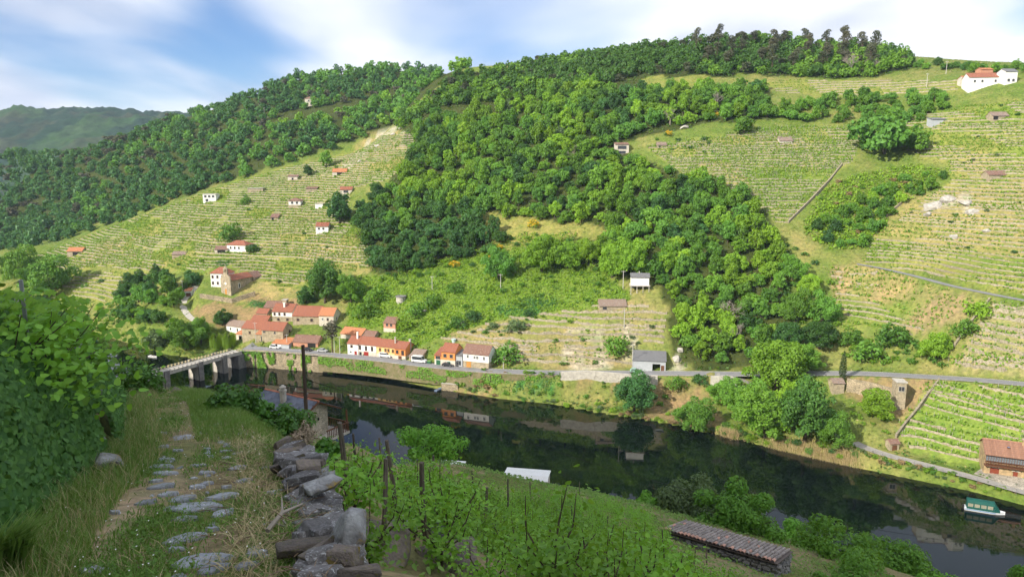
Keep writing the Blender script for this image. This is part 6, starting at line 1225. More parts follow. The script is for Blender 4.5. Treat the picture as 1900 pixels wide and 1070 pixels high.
V, Fc = leaves(C_[gapk], Nn[gapk], D[gapk], .045 * r.uniform(.55, 1.25, gapk.sum()), .62, .14); link('ivy', fast_mesh('ivy', V, Fc, M_ivy), kind='stuff', label='dark glossy ivy cloaking the bank beside the path', cat='ivy')
# darker leafy plants along the top of the bank
n = 5200; y = r.uniform(4, 18, n); lat = r.uniform(0, 2.2, n); x = path_l(y) - .75 - lat; z = zn_grid(x, y) + r.uniform(0, .55, n) * (1 - .25 * lat)
V, Fc = leaves(np.c_[x, y, z], np.tile([.2, -.4, .8], (n, 1)) + r.normal(size=(n, 3)) * .5, r.normal(size=(n, 3)) + np.array([0, 0, -.5]), .06 * r.uniform(.6, 1.3, n), .5, .15); link('bank_weeds', fast_mesh('bank_weeds', V, Fc, M_bush), kind='stuff', label='leafy weeds growing along the top of the ivy bank', cat='weeds')
# ------------------------------------------------------------------ stones
def hull_stone(seed, sx, sy, sz, n=26, angular=.55):
    import bmesh
    r_ = np.random.default_rng(seed); d = r_.normal(size=(n, 3)); d /= np.linalg.norm(d, axis=1, keepdims=True); b = np.sign(d) * np.abs(d) ** angular; b /= np.abs(b).max(1, keepdims=True) ** .6
    P = b * np.array([sx, sy, sz]) * r_.uniform(.82, 1.05, (n, 1)); bm = bmesh.new(); [bm.verts.new(p) for p in P]; res = bmesh.ops.convex_hull(bm, input=bm.verts)
    bmesh.ops.delete(bm, geom=list({g for g in res['geom_interior'] + res['geom_unused'] if isinstance(g, bmesh.types.BMVert)}), context='VERTS'); bmesh.ops.bevel(bm, geom=bm.edges, offset=min(sx, sy, sz) * .07, segments=1, affect='EDGES')
    me = bpy.data.meshes.new('stone'); bm.to_mesh(me); bm.free(); return me
M_slate = mat('slate_stone', (0.175, 0.17, 0.17), (0.095, 0.09, 0.09), (0.40, 0.41, 0.42), scale=5, rough=.75, bump=.5, bscale=22, jitter=.3, spec=.4)
M_slab = mat('slate_slab', (0.33, 0.35, 0.40), (0.22, 0.235, 0.27), (0.16, 0.17, 0.12), scale=4, rough=.55, bump=.4, bscale=30, jitter=.25, spec=.5)
M_schist = mat('rusty_schist', (0.20, 0.165, 0.14), (0.12, 0.105, 0.095), (0.15, 0.145, 0.05), scale=6, rough=.8, bump=.5, jitter=.3)
M_lichen = mat('lichen_rock', (0.36, 0.37, 0.37), (0.11, 0.105, 0.105), (0.24, 0.17, 0.04), scale=3.2, rough=.9, bump=.8, bscale=14)
STN = [hull_stone(i, .5, .36 + .1 * (i % 3), .2 + .06 * (i % 2), 15, .45) for i in range(12)]
for i, me in enumerate(STN): me.materials.append(M_schist if i in (2, 5, 9) else M_lichen if i == 7 else M_slate)
wall = thing('dry_stone_wall', 'low dry wall of dark slate stones along the path edge', 'wall', (0, 0, 0))
r = np.random.default_rng(910); cnt = 0
for c in range(-4, 4):
    y = 3.9 + r.uniform(0, .2)
    while y < 10.3:
        ln = r.uniform(.22, .42)
        for lane in ((0,) if c < 1 else (0, 1)):
            hgt = .075; top = .15 + .10 * math.sin(y * 1.7) + .05 * math.sin(y * 4.1) - .10 * max(0, y - 9.3)
            zoff = -.02 + c * hgt
            if zoff > top + r.uniform(-.06, .06): continue
            x = float(path_r(y)) + (.30, .10)[lane] + r.uniform(-.07, .07); zz_ = HC - 1.7 - .24 * y + zoff + r.uniform(-.02, .02)
            o = link('stone', STN[int(r.integers(12))], wall, (x, y, zz_), sc=(ln * .52, r.uniform(.24, .42), r.uniform(.2, .36)), rot=(r.uniform(-.2, .2), r.uniform(-.2, .2), R(112) + r.uniform(-.8, .8))); cnt += 1
        y += ln * .56
print('wall stones', cnt)
# big lichened boulders at the near end of the wall and one by the ivy
def boulder(px, py, Yd, sx, sy, sz, rot, label, m=M_lichen, seed=1, dz=0.0):
    import bmesh
    me = hull_stone(seed, sx, sy, sz, 17, .48); me.materials.append(m); p = at_y(px, py, Yd)
    return link('boulder', me, None, (p[0], p[1], p[2] + dz), rot=rot, label=label, cat='boulder')
boulder(643, 1000, 4.75, .10, .17, .24, (.1, .35, .4), 'tall lichened boulder with orange moss at the near end of the wall', seed=3)
boulder(585, 985, 5.1, .14, .12, .08, (.2, .1, .9), 'dark angular stone beside the tall lichened boulder', M_slate, seed=4)
boulder(600, 905, 6.6, .19, .14, .08, (.05, -.1, .6), 'flat pale-faced stone on top of the wall', seed=6)
boulder(560, 850, 8.2, .2, .15, .07, (0, .05, .8), 'flat dark stone capping the far part of the wall', M_slate, seed=8)
boulder(205, 868, 8.55, .24, .22, .2, (.1, .2, .3), 'grey boulder at the foot of the ivy bank', M_lichen, seed=9)
boulder(628, 1050, 4.5, .13, .12, .14, (.4, .2, .1), 'mossy stone low at the wall foot', mat('moss_rock', (.14, .10, .02), (.07, .06, .025), (.25, .25, .24), scale=4, bump=.8), seed=10)
for a, b_, Yd, lab in [(168, 735, 10.0, 'flat stone jutting from the ivy near its top'), (168, 785, 9.8, 'square pale stone showing through the ivy'), (166, 823, 9.5, 'low pale stone showing through the ivy'), (120, 660, 9.5, 'lichened stone on top of the ivy bank'), (160, 650, 10.2, 'second lichened stone on the bank top')]: boulder(a, b_, Yd, .20, .16, .12, (r.uniform(-.3, .3), r.uniform(-.3, .3), r.uniform(0, 3)), lab, M_lichen, seed=a + b_)
# ------------------------------------------------------------------ slate slabs in the path
def slab_me(seed):
    r_ = np.random.default_rng(seed); k = int(r_.integers(6, 9)); A = np.sort(r_.uniform(0, 6.28, k) * .35 + np.linspace(0, 6.28, k, endpoint=False) * .65 * 1.0 + 0); A = np.linspace(0, 6.28, k, endpoint=False) + r_.uniform(-.25, .25, k); q = [(math.cos(a) * .5 * r_.uniform(.75, 1.1), math.sin(a) * .30 * r_.uniform(.75, 1.15)) for a in A]
    mb = MB(); n_ = k; top = [(x_ * .93, y_ * .93, .03 + r_.uniform(-.006, .006)) for x_, y_ in q]; mid = [(x_, y_, .018) for x_, y_ in q]; bot = [(x_, y_, -.06) for x_, y_ in q]
    mb.add(top + mid + bot, [tuple(range(n_))] + [(n_ + i, n_ + (i + 1) % n_, (i + 1) % n_, i) for i in range(n_)] + [(2 * n_ + i, 2 * n_ + (i + 1) % n_, n_ + (i + 1) % n_, n_ + i) for i in range(n_)]); return mb.mesh('slab', M_slab)
SLB = [slab_me(i) for i in range(7)]
pathway = thing('stone_path', 'worn slate slabs sunk into the grassy path', 'path', (0, 0, 0)); pathway['kind'] = 'structure'; del pathway['category']; del pathway['label']
big = [(368, 945, 96, -.1), (345, 965, 50, .1), (345, 1005, 74, .25), (375, 1045, 110, .45), (440, 870, 36, .4), (415, 955, 46, .4), (410, 925, 60, .25), (300, 868, 50, .1), (310, 880, 46, .2), (300, 905, 46, .2), (270, 935, 40, .3), (310, 920, 36, .1), (340, 928, 50, 0), (450, 895, 34, .4), (385, 880, 34, .2), (370, 866, 30, .1), (310, 855, 34, .1), (290, 895, 26, .2), (395, 1062, 60, .5), (460, 1055, 46, .7), (475, 1030, 40, .6), (330, 1022, 36, .3), (510, 915, 34, .5), (500, 870, 28, .4), (395, 985, 30, .2), (365, 905, 30, .1), (385, 900, 24, .2), (300, 830, 24, .1), (330, 838, 20, .2), (285, 790, 22, 0), (290, 780, 18, .1), (300, 805, 20, .2), (170, 1066, 46, 0), (190, 1062, 30, .1), (213, 955, 22, 0), (420, 905, 20, .3), (405, 745, 26, .1), (400, 790, 30, .2), (385, 835, 18, 0)]
for i, (a, b_, w_, rz) in enumerate(big):
    p = nhit(a, b_); s = w_ * scale_at(p) * 1.05; link('slab', SLB[i % 7], pathway, (p[0], p[1], p[2] - .002), sc=(s, s * 1.15, 1), rot=(R(-10) + r.uniform(-.05, .05), r.uniform(-.06, .06), rz + r.uniform(-.4, .4)))
for i in range(46):
    y = r.uniform(4.2, 12); x = float(pathc(y)) + r.normal() * .5 + .25
    if not (path_l(y) + .7 < x < path_r(y) - .1): continue
    s = r.uniform(.06, .2); link('slab', SLB[i % 7], pathway, (x, y, float(zn_grid(x, y)) - .012), sc=(s, s * 1.2, .8), rot=(R(-10), r.uniform(-.08, .08), r.uniform(0, 6.28)))
# rubble wall end where the path drops away
rub = thing('rubble_wall', 'crumbled reddish schist wall at the far end of the path', 'wall', (0, 0, 0))
for i in range(80):
    a = r.uniform(312, 384); b_ = 724 + (a - 312) / 72 * 14 + abs(r.normal()) * 5; p = at_y(a, b_, 20.4 + (a - 312) / 72 * .8); s = r.uniform(.28, .6); link('stone', STN[(2, 5, 2, 1)[i % 4]], rub, (p[0], p[1], p[2] - .1), sc=(s, s, s * .7), rot=(r.uniform(-.3, .3), r.uniform(-.3, .3), r.uniform(0, 6)))
# ------------------------------------------------------------------ grass on and beside the path
M_gr1 = leafmat('path_grass', (.08, .19, .03), (.15, .27, .05), None, .3); M_gr2 = leafmat('tall_grass', (.11, .23, .045), (.20, .31, .075), None, .3); M_gr3 = leafmat('dry_grass', (.40, .32, .17), (.52, .44, .26), None, .25)
def blades(name, label, n, seed, ysamp, xfun, hgt, wid, m, thin=None, lean=.5):
    r_ = np.random.default_rng(seed); y = ysamp(r_, n); x = xfun(r_, y)
    k = np.ones(n, bool)
    if thin is not None: k = r_.random(n) < thin(x, y)
    x, y = x[k], y[k]; n = len(x); z = zn_grid(x, y) - .01; h = hgt * r_.uniform(.4, 1.2, n); az = r_.uniform(0, 6.28, n); u = np.c_[np.cos(az), np.sin(az), np.zeros(n)] * (wid * r_.uniform(.6, 1.2, n))[:, None]; d = np.c_[r_.normal(size=n), r_.normal(size=n), np.zeros(n)] * lean
    B = np.c_[x, y, z]; Mi = B + (np.array([0, 0, .6]) + d * .35) * h[:, None]; T_ = B + (np.array([0, 0, .95]) + d * 1.0) * h[:, None]
    V = np.stack([B - u, B + u, Mi + u * .8, T_, Mi - u * .8], 1).reshape(-1, 3); b = np.arange(n)[:, None] * 5; Fc = np.concatenate([b + np.array([[0, 1, 2, 4]]), b + np.array([[4, 2, 3, 3]])])
    # triangles need their own call: use quads plus tiny tip quads
    T2 = T_ + u * .08; V = np.stack([B - u, B + u, Mi + u * .8, Mi - u * .8, T2, T_], 1).reshape(-1, 3); b = np.arange(n)[:, None] * 6; Fc = np.concatenate([b + np.array([[0, 1, 2, 3]]), b + np.array([[3, 2, 4, 5]])])
    link(name, fast_mesh(name, V, Fc, m), kind='stuff', label=label, cat='grass')
near_y = lambda r_, n: 3.6 + 17.5 * r_.random(n) ** 1.55
on_path = lambda r_, y: path_l(y) + (path_r(y) - path_l(y)) * r_.random(len(y))
dirtx = lambda y: np.interp(y, [0, 4, 6, 8, 10, 14, 20], [-1.9, -3.2, -3.55, -3.9, -4.6, -6.4, -9.2])
pgr = lambda x, y: np.clip(fbm(x, y, .8, 101) * 3.4 - 1.15, .03, 1) * (1 - .97 * np.exp(-((x - dirtx(y)) / .2) ** 2)) * np.where(y > 11, 1, np.clip(1 - .75 * np.exp(-((x - pathc(y) - .35) / .5) ** 2), 0, 1))
blades('path_grass', 'short green grass on the path', 105000, 920, near_y, on_path, .075, .0045, M_gr1, pgr, .6)
blades('path_straw', 'dry straw blades among the path grass', 9000, 921, near_y, on_path, .10, .003, M_gr3, lambda x, y: np.clip(fbm(x, y, .9, 131) * 3 - 1.0, .02, 1) * (1 - .9 * np.exp(-((x - dirtx(y)) / .2) ** 2)), .8)
blades('verge_grass', 'taller grass along the foot of the ivy bank', 24000, 922, near_y, lambda r_, y: path_l(y) + .05 + .75 * r_.random(len(y)) ** 1.6, .17, .0045, M_gr2, lambda x, y: np.clip(fbm(x, y, .9, 141) * 3 - .7, .1, 1), .45)
blades('verge_straw', 'dry seed stems along the foot of the ivy bank', 3500, 923, near_y, lambda r_, y: path_l(y) + .05 + .8 * r_.random(len(y)), .26, .0024, M_gr3, None, .4)
blades('verge_grass', 'tall grass along the open edge of the path', 26000, 924, lambda r_, n: r_.uniform(10.5, 22, n), lambda r_, y: path_r(y) - 1.1 + 1.9 * r_.random(len(y)), .15, .005, M_gr2, lambda x, y: np.clip(fbm(x, y, 1.2, 151) * 3 - .7, .1, 1), .4)
blades('edge_straw', 'pale straw along the open edge of the path', 5500, 926, lambda r_, n: r_.uniform(10, 22, n), lambda r_, y: path_l(y) + .6 + (path_r(y) + .6 - path_l(y)) * r_.random(len(y)), .13, .004, M_gr3, lambda x, y: np.clip(fbm(x, y, 1.0, 161) * 3 - 1.0, .05, 1), .6)
blades('wall_grass', 'dry grass and litter against the wall', 3000, 925, lambda r_, n: r_.uniform(3.8, 10.5, n), lambda r_, y: path_r(y) - .55 + .6 * r_.random(len(y)), .11, .004, M_gr3, None, 1.3)
blades('wall_tufts', 'green grass tufts growing out of the dry wall', 5000, 927, lambda r_, n: r_.uniform(3.8, 10.4, n), lambda r_, y: path_r(y) - .12 + .12 * r_.random(len(y)), .13, .004, M_gr1, lambda x, y: np.clip(fbm(x, y, .5, 171) * 4 - 1.8, 0, 1), .6)
# low leaves of clover and plantain
r = np.random.default_rng(930); n = 26000; y = near_y(r, n); x = on_path(r, y); k = r.random(n) < pgr(x, y); x, y = x[k], y[k]; n = len(x)
V, Fc = leaves(np.c_[x, y, zn_grid(x, y) + r.uniform(.005, .05, n)], np.tile([0, 0, 1.], (n, 1)) + r.normal(size=(n, 3)) * .4, r.normal(size=(n, 3)), .016 * r.uniform(.6, 1.5, n), .55, .1); link('clover', fast_mesh('clover', V, Fc, M_gr1), kind='stuff', label='low clover leaves over the path', cat='ground cover')
n = 380; y = near_y(r, n); x = on_path(r, y); V = quads(np.c_[x, y, zn_grid(x, y) + .07], np.tile([0, -.3, 1.], (n, 1)), .008, 1.0, r); link('daisies', fast_mesh('daisies', V, quad_faces(n), M_white), kind='stuff', label='tiny white flowers dotted over the path', cat='flowers')
# twigs and dead leaves by the wall
tw = MB()
for i in range(260):
    y = r.uniform(3.8, 9.5); x = float(path_r(y)) - abs(r.normal()) * .45 + .15; z = float(zn_grid(x, y)) + .02 + (.12 if x > path_r(y) - .1 else 0); a = r.uniform(0, 6.28); l_ = r.uniform(.06, .28); tw.tube([(x, y, z), (x + math.cos(a) * l_ * .5, y + math.sin(a) * l_ * .5, z + r.uniform(0, .03)), (x + math.cos(a) * l_, y + math.sin(a) * l_, z + r.uniform(-.01, .04))], [.004, .004, .002], 4, False)
link('twigs', tw.mesh('twigs', mat('twig', (.27, .20, .13), (.16, .11, .07), scale=9)), kind='stuff', label='dead twigs lying along the wall', cat='twigs')
for a, b_, l_, an, lab in [(530, 960, .45, 1.2, 'bleached dead branch against the wall'), (545, 985, .4, 2.3, 'forked bleached branch below the other one')]:
    p = at_y(a, b_, 5.6); mb = MB(); mb.tube([(-l_ / 2, 0, 0), (0, .03, .04), (l_ / 2, 0, .02)], [.02, .016, .008], 6); mb.tube([(0, .03, .04), (l_ * .3, .14, .09)], [.012, .005], 5); link('branch', mb.mesh('branch', M_grey), None, (p[0], p[1], p[2]), rz=an, label=lab, cat='branch')

# ------------------------------------------------------------------ the vineyard below the wall
def vine_proto(seed, nl, leaf):
    r = np.random.default_rng(seed); tm = MB(); hd = Vector((r.normal() * .06, r.normal() * .06, .26)); tm.tube([(0, 0, -.15), (r.normal() * .04, r.normal() * .04, .12), tuple(hd)], [.026, .022, .02], 6)
    C_ = []; Dn = []
    for i in range(7):
        a = i * .9 + r.uniform(-.4, .4); tip = hd + Vector((math.cos(a) * r.uniform(.2, .55), math.sin(a) * r.uniform(.2, .55), r.uniform(.3, .75))); mid = (hd + tip) / 2 + Vector((math.cos(a) * .12, math.sin(a) * .12, .05)); tm.tube([tuple(hd), tuple(mid), tuple(tip)], [.012, .009, .004], 4, False)
        for k in range(nl // 7):
            t = r.uniform(-.15, 1.05); q = hd * (1 - t) ** 2 + mid * 2 * t * (1 - t) + tip * t * t; C_.append((q.x + r.normal() * .11, q.y + r.normal() * .11, q.z + r.normal() * .09)); Dn.append((math.cos(a), math.sin(a), 0))
    C_ = np.array(C_); Dn = np.array(Dn); n = len(C_); V, Fc = leaves(C_, Dn * .4 + r.normal(size=(n, 3)) * .5 + np.array([0, -.15, .8]), Dn * .4 + r.normal(size=(n, 3)) * .7 + np.array([0, 0, -.5]), leaf * r.uniform(.55, 1.2, n), .62, .12)
    me = fast_mesh('foliage', V, Fc); me.materials.append(M_vleaf); me.materials.append(M_vleafy); mi = (r.random(n) < np.clip((C_[:, 2] - .9) * 1.2 + .12, .05, .8)).astype(np.int32); me.polygons.foreach_set('material_index', np.concatenate([mi, mi]))
    return tm.mesh('stem', M_cane), me, V.reshape(-1, 6, 3)
VP = [vine_proto(1000 + i, 560, .037) for i in range(6)]
VPOLY = [(575, 870), (592, 838), (640, 818), (760, 862), (900, 884), (1050, 900), (1180, 930), (1236, 968), (1232, 1000), (1290, 1042), (1400, 1078), (1420, 1110), (1200, 1140), (640, 1140), (640, 1000), (608, 900)]
r = np.random.default_rng(1010); cand = []; cells = {}
Yv = 7.3 + 58 * r.random(60000); xv = r.uniform(-6, 26, 60000)
ur = .62 * xv + .78 * Yv; row = np.round(ur / 1.2); xv = xv + (row * 1.2 - ur) * .62 + r.normal(size=60000) * .12; Yv = Yv + (row * 1.2 - ur) * .78 + r.normal(size=60000) * .12   # rows run across the slope
zv = zn_grid(xv, Yv); k0 = (fbm(xv, Yv, 3.0, 77) > .24) & ~((xv < path_r(Yv) + np.where(Yv < 11, .5, 1.0)) & (Yv < 17))
for dz in (.5, 1.0): px, py = pix(xv, Yv, zv + dz); k0 &= inpoly(px, py, VPOLY)
for xv2, yv2 in zip(xv[k0].tolist(), Yv[k0].tolist()):
    k = (int(xv2 // 1.05), int(yv2 // 1.05))
    if all((q[0] - xv2) ** 2 + (q[1] - yv2) ** 2 > .42 for a in (-1, 0, 1) for b_ in (-1, 0, 1) for q in cells.get((k[0] + a, k[1] + b_), ())): cells.setdefault(k, []).append((xv2, yv2)); cand.append((xv2, yv2))
cand.sort(key=lambda q: q[1]); print('vines near', len(cand))
M_stake = mat('old_stake', (.17, .14, .11), (.09, .075, .06), scale=14, bump=.6, stretch=(1, 1, .15), jitter=.25)
stk = [MB().tube([(0, 0, -.4), (.02, 0, .7), (.0, .01, 1.45)], [.036, .034, .028], 7).mesh('vine_stake', M_stake), MB().tube([(0, 0, -.4), (-.02, .01, .7), (.01, 0, 1.5)], [.03, .028, .023], 6).mesh('vine_stake', M_stake)]
SL = [(647, 935, 78, 'tall grey vine stake left of the near vineyard'), (735, 958, 46, 'reddish stake beyond the wall boulder'), (897, 1010, 92, 'split pale stake in mid vineyard'), (943, 985, 84, 'thick dark stake, tallest in mid vineyard'), (880, 925, 46, 'thin stake behind the tall pair'), (708, 1030, 60, 'leaning stake near the lichened boulder'), (1022, 1052, 46, 'short grey stake stub at the vineyard bottom'), (1062, 990, 44, 'thin stake right of the tall pair'), (1175, 1030, 54, 'stake near the tiled hut end'), (1288, 1058, 40, 'stake in front of the tiled hut'), (1312, 1055, 40, 'second stake in front of the tiled hut'), (1042, 960, 34, 'thin dark stake in the far vines'), (803, 905, 34, 'stake among the far vines'), (710, 880, 40, 'stake at the upper vineyard edge'), (660, 870, 44, 'grey stake near the dry shrub'), (1125, 1000, 36, 'pale stake leaning between vines'), (790, 1000, 50, 'stake left of the split pale one'), (1230, 1030, 40, 'thin stake left of the tiled hut'), (985, 930, 30, 'small stake near the vineyard far edge'), (1075, 925, 26, 'small stake beside the white roof')]
SP_ = [(nhit(a, b_), lab.split(' in ')[0].split(' at ')[0].split(',')[0]) for a, b_, h_, lab in SL]
for i, (x, y) in enumerate(cand[:300]):
    st_, fo, _v = VP[int(r.integers(6))]; s = r.uniform(.8, 1.2); px, py = pix(x, y, float(zn_grid(x, y)))
    ns = min(SP_, key=lambda q: (q[0][0] - x) ** 2 + (q[0][1] - y) ** 2); big_ = 'large' if s > 1.06 else 'small' if s < .94 else 'leafy'; sd = 'downhill of' if .62 * x + .78 * y > .62 * ns[0][0] + .78 * ns[0][1] else 'uphill of'
    o = thing('grapevine', big_ + ' green grapevine ' + sd + ' the ' + ns[1], 'grapevine', (x, y, float(zn_grid(x, y))), r.uniform(0, 6.28), 'vineyard below the path: ' + big_ + ' vines ' + sd + ' the ' + ns[1], (s, s, s * r.uniform(.8, 1.1)))
    link('stem', st_, o); link('foliage', fo, o)
rest = cand[300:]
if rest:
    Q = []
    for x, y in rest:
        q = VP[int(r.integers(6))][2]; a = r.uniform(0, 6.28); s = r.uniform(.85, 1.2); c_, s_ = math.cos(a) * s, math.sin(a) * s; q = q[r.random(len(q)) < .55]; Q.append(q @ np.array([[c_, -s_, 0], [s_, c_, 0], [0, 0, s]]).T + np.array([x, y, float(zn_grid(x, y))]))
    Q = np.concatenate(Q); b = np.arange(len(Q))[:, None] * 6; link('vineyard_vines', fast_mesh('vineyard_vines', Q.reshape(-1, 3), np.concatenate([b + np.array([[0, 3, 2, 1]]), b + np.array([[0, 5, 4, 3]])]), M_vleaf), kind='stuff', label='mass of grapevines at the far lower end of the near vineyard', cat='grapevines')
# weeds between the vines
n = 26000; Y = 6 + 58 * r.random(n) ** 1.1; X = r.uniform(-7, 26, n); k = (X > path_r(Y) + .4); X, Y = X[k], Y[k]; n = len(X)
V, Fc = leaves(np.c_[X, Y, zn_grid(X, Y) + r.uniform(0, .22, n)], np.tile([0, -.3, 1.], (n, 1)) + r.normal(size=(n, 3)) * .5, r.normal(size=(n, 3)), (.03 + .0014 * Y) * r.uniform(.6, 1.4, n), .4, .1); link('vineyard_weeds', fast_mesh('vineyard_weeds', V, Fc, M_gr2), kind='stuff', label='weeds and grass between the near vines', cat='weeds')
for i, (a, b_, h_, lab) in enumerate(SL):
    p = nhit(a, b_); s = h_ * scale_at(p) / 1.3 * 1.1; s = min(max(s, .8), 1.7); link('vine_stake', stk[i % 2], None, tuple(p), rot=(r.uniform(-.09, .09), r.uniform(-.09, .09), r.uniform(0, 6)), sc=(1.15, 1.15, s), label=lab, cat='stake')
for i in range(16):
    a = r.uniform(690, 1250); b_ = r.uniform(960, 1060); p = nhit(a, b_); me = STN[i % 7]; s = r.uniform(.3, .9); link('loose_stone', me, None, tuple(p), rot=(r.uniform(-.2, .2), r.uniform(-.2, .2), r.uniform(0, 6)), sc=s, label='grey slate stone lying between the near vines', cat='stone', group='stones between the near vines')
# vine with big leaves on top of the ivy bank: every leaf its own
M_vl3 = [M_vleaf, M_vleafy]
def one_leaf(i):
    # five-lobed grape leaf, slightly cupped
    ang = [(-90, .12), (-50, .62), (-18, .45), (14, .86), (50, .62), (90, 1.0), (130, .62), (166, .86), (198, .45), (230, .62)]; mb = MB(); vs = [(0, 0, .0)] + [(math.cos(R(a)) * q * .11, math.sin(R(a)) * q * .11, -.25 * .11 * q * q) for a, q in ang]
    mb.add(vs, [(0, k, k % 10 + 1) for k in range(1, 11)]); return mb.mesh('leaf', M_vl3[i])
GL = [one_leaf(0), one_leaf(1)]
for i, (a, b_, Yd, lab) in enumerate([(20, 585, 8.0, 'big-leaved vine spilling over the bank by the grey post'), (75, 580, 8.6, 'big-leaved vine in the middle of the bank top'), (92, 600, 9.4, 'big-leaved vine leaning over the end of the bank')]):
    p = at_y(a, b_, Yd); zb = float(zn_grid(p[0], p[1])); o = thing('grapevine', lab, 'grapevine', (p[0], p[1], zb)); tm = MB(); hh = p[2] - zb
    for k in range(6):
        an = k * 1.05; tm.tube([(0, 0, -.1), (math.cos(an) * .2, math.sin(an) * .2, hh * .6), (math.cos(an) * .6 + .1, math.sin(an) * .5, hh + .15 * math.sin(k * 3))], [.014, .01, .004], 5, False)
    part('stem', tm, M_cane, o)
    for k in range(96):
        an = r.uniform(0, 6.28); q = .46 * math.sqrt(r.random()); zz_ = hh + .25 - .55 * r.random() ** 1.5 * 1.2 + r.normal() * .06; nn = Vector((r.normal() * .5 + .2, r.normal() * .5 - .45, 1 * r.uniform(.3, 1))).normalized()
        link('leaf', GL[int(r.random() < .55)], o, (math.cos(an) * q * 1.2, math.sin(an) * q, zz_), rot=nn.to_track_quat('Z', 'Y').to_euler(), sc=r.uniform(.45, .9))
    n = 700; C_ = np.c_[r.normal(size=n) * .5, r.normal(size=n) * .45, hh * r.uniform(.1, 1.0, n)]; V, Fc = leaves(C_, np.tile([.1, -.4, .8], (n, 1)) + r.normal(size=(n, 3)) * .4, r.normal(size=(n, 3)), .055 * r.uniform(.6, 1.2, n), .6, .12); lo = link('lower_foliage', fast_mesh('lower_foliage', V, Fc, M_vleaf), o); lo['kind'] = 'stuff'
for a, b_, Yd, h_, m_, lab in [(47, 590, 8.4, .60, mat('metal_post', (.28, .30, .31), (.2, .21, .22), rough=.6), 'grey metal vine post on the bank top'), (36, 600, 8.9, .42, M_pole, 'pale concrete vine post beside the metal one')]:
    p = at_y(a, b_, Yd); link('vine_post', MB().box(-.018, .018, -.018, .018, -1.5, h_ * .75).mesh('vine_post', m_), None, tuple(p), rz=.3, label=lab, cat='post')
# ------------------------------------------------------------------ bushes by the path end
def near_bush(px, py, Yd, wpx, label, m=M_bush, n=2600, leaf=.055, sq=.8, name='bush', seed=0, tr=None, cat='bush'):
    p = nhit(px, py) if Yd is None else at_y(px, py, Yd); s = scale_at(p); r_ = np.random.default_rng(1100 + seed); R0 = wpx * s / 2; zb = p[2]; o = thing(name, label, cat, tuple(p)); lob = dome_lobes(r_, R0, R0 * sq, R0 * sq * .75, 12, (.3, .5)); link('foliage', leafy(lob, n, leaf, r_, m, 'foliage'), o); tm = MB(); g_ = float(zn_grid(p[0], p[1])) - zb
    for k in range(5): an = k * 1.26; tm.tube([(0, 0, min(g_, 0) - .2), (math.cos(an) * R0 * .3, math.sin(an) * R0 * .3, R0 * .5), (math.cos(an) * R0 * .6, math.sin(an) * R0 * .6, R0 * sq * 1.1)], [.03, .02, .008], 5)
    part('stem', tm, M_bark, o); return o
near_bush(436, 760, None, 90, sq=.5, label= 'rounded green bush at the end of the path', seed=1)
near_bush(524, 800, None, 96, sq=.42, label= 'green bush between the path and the slate house', seed=2)
near_bush(478, 776, None, 60, sq=.5, label= 'small green bush between the two rounded bushes', seed=3)
near_bush(560, 822, None, 66, 'shrub with dry brown flower heads by the wall end', mat('dry_flower', (.28, .22, .15), (.38, .31, .23), scale=20), 1700, .03, .6, 'flowering_shrub', 4)
near_bush(604, 850, None, 52, sq=.7, label= 'dark leafy plant at the vineyard corner', n=1200, leaf=.07, seed=5)
near_bush(256, 730, None, 84, sq=.7, label= 'dark bush at the left end of the path', seed=6)
near_bush(140, 690, 12, 104, 'dark leafy mound topping the ivy bank', seed=8, n=3200)
p = at_y(24, 1010, 4.6); n = 320; az = r.normal(size=n) * .9 + .3; h = r.uniform(.25, .5, n); B = np.tile(p, (n, 1)) + r.normal(size=(n, 3)) * np.array([.05, .05, .01]) - np.array([0.06, 0, .22]); d = np.c_[np.cos(az) * r.uniform(.1, .5, n), np.sin(az) * .3, np.ones(n)]; u = np.c_[-np.sin(az), np.cos(az), np.zeros(n)] * .006
Mi = B + d * h[:, None] * .6; T_ = B + (d * np.array([1.7, 1.7, .8])) * h[:, None]; V = np.stack([B - u, B + u, Mi + u, Mi - u, T_ + u * .1, T_ - u * .1], 1).reshape(-1, 3); b = np.arange(n)[:, None] * 6; link('grass_clump', fast_mesh('grass_clump', V, np.concatenate([b + np.array([[0, 1, 2, 3]]), b + np.array([[3, 2, 4, 5]])]), M_gr2), label='arching clump of long pale grass at the foot of the ivy', cat='grass')
# ------------------------------------------------------------------ wooden pole and cable
pp = at_y(562, 640, 42); gz = float(zn_grid(pp[0], pp[1])); wp = thing('utility_pole', 'dark wooden pole rising in front of the slate house', 'pole', (pp[0], pp[1], gz)); hp = pp[2] - gz
part('shaft', MB().tube([(0, 0, -.5), (0, 0, hp * .5), (0, 0, hp)], [.13, .115, .10], 9), M_polew, wp); part('bracket', MB().box(-.02, .16, -.03, .03, hp - 3.0, hp - 2.9), M_rail, wp)
cb = [at_y(570, 705, 42), at_y(700, 742, 44), at_y(839, 772, 47), at_y(1074, 851, 52), at_y(1260, 904, 56), at_y(1418, 942, 58), at_y(1654, 986, 62), at_y(1900, 1023, 66), at_y(2100, 1050, 70)]
cbl = link('power_cable', MB().tube(smooth_line(cb, 5), .018, 5).mesh('power_cable', M_dark), label='black cable sagging across the river from the wooden pole', cat='cable')
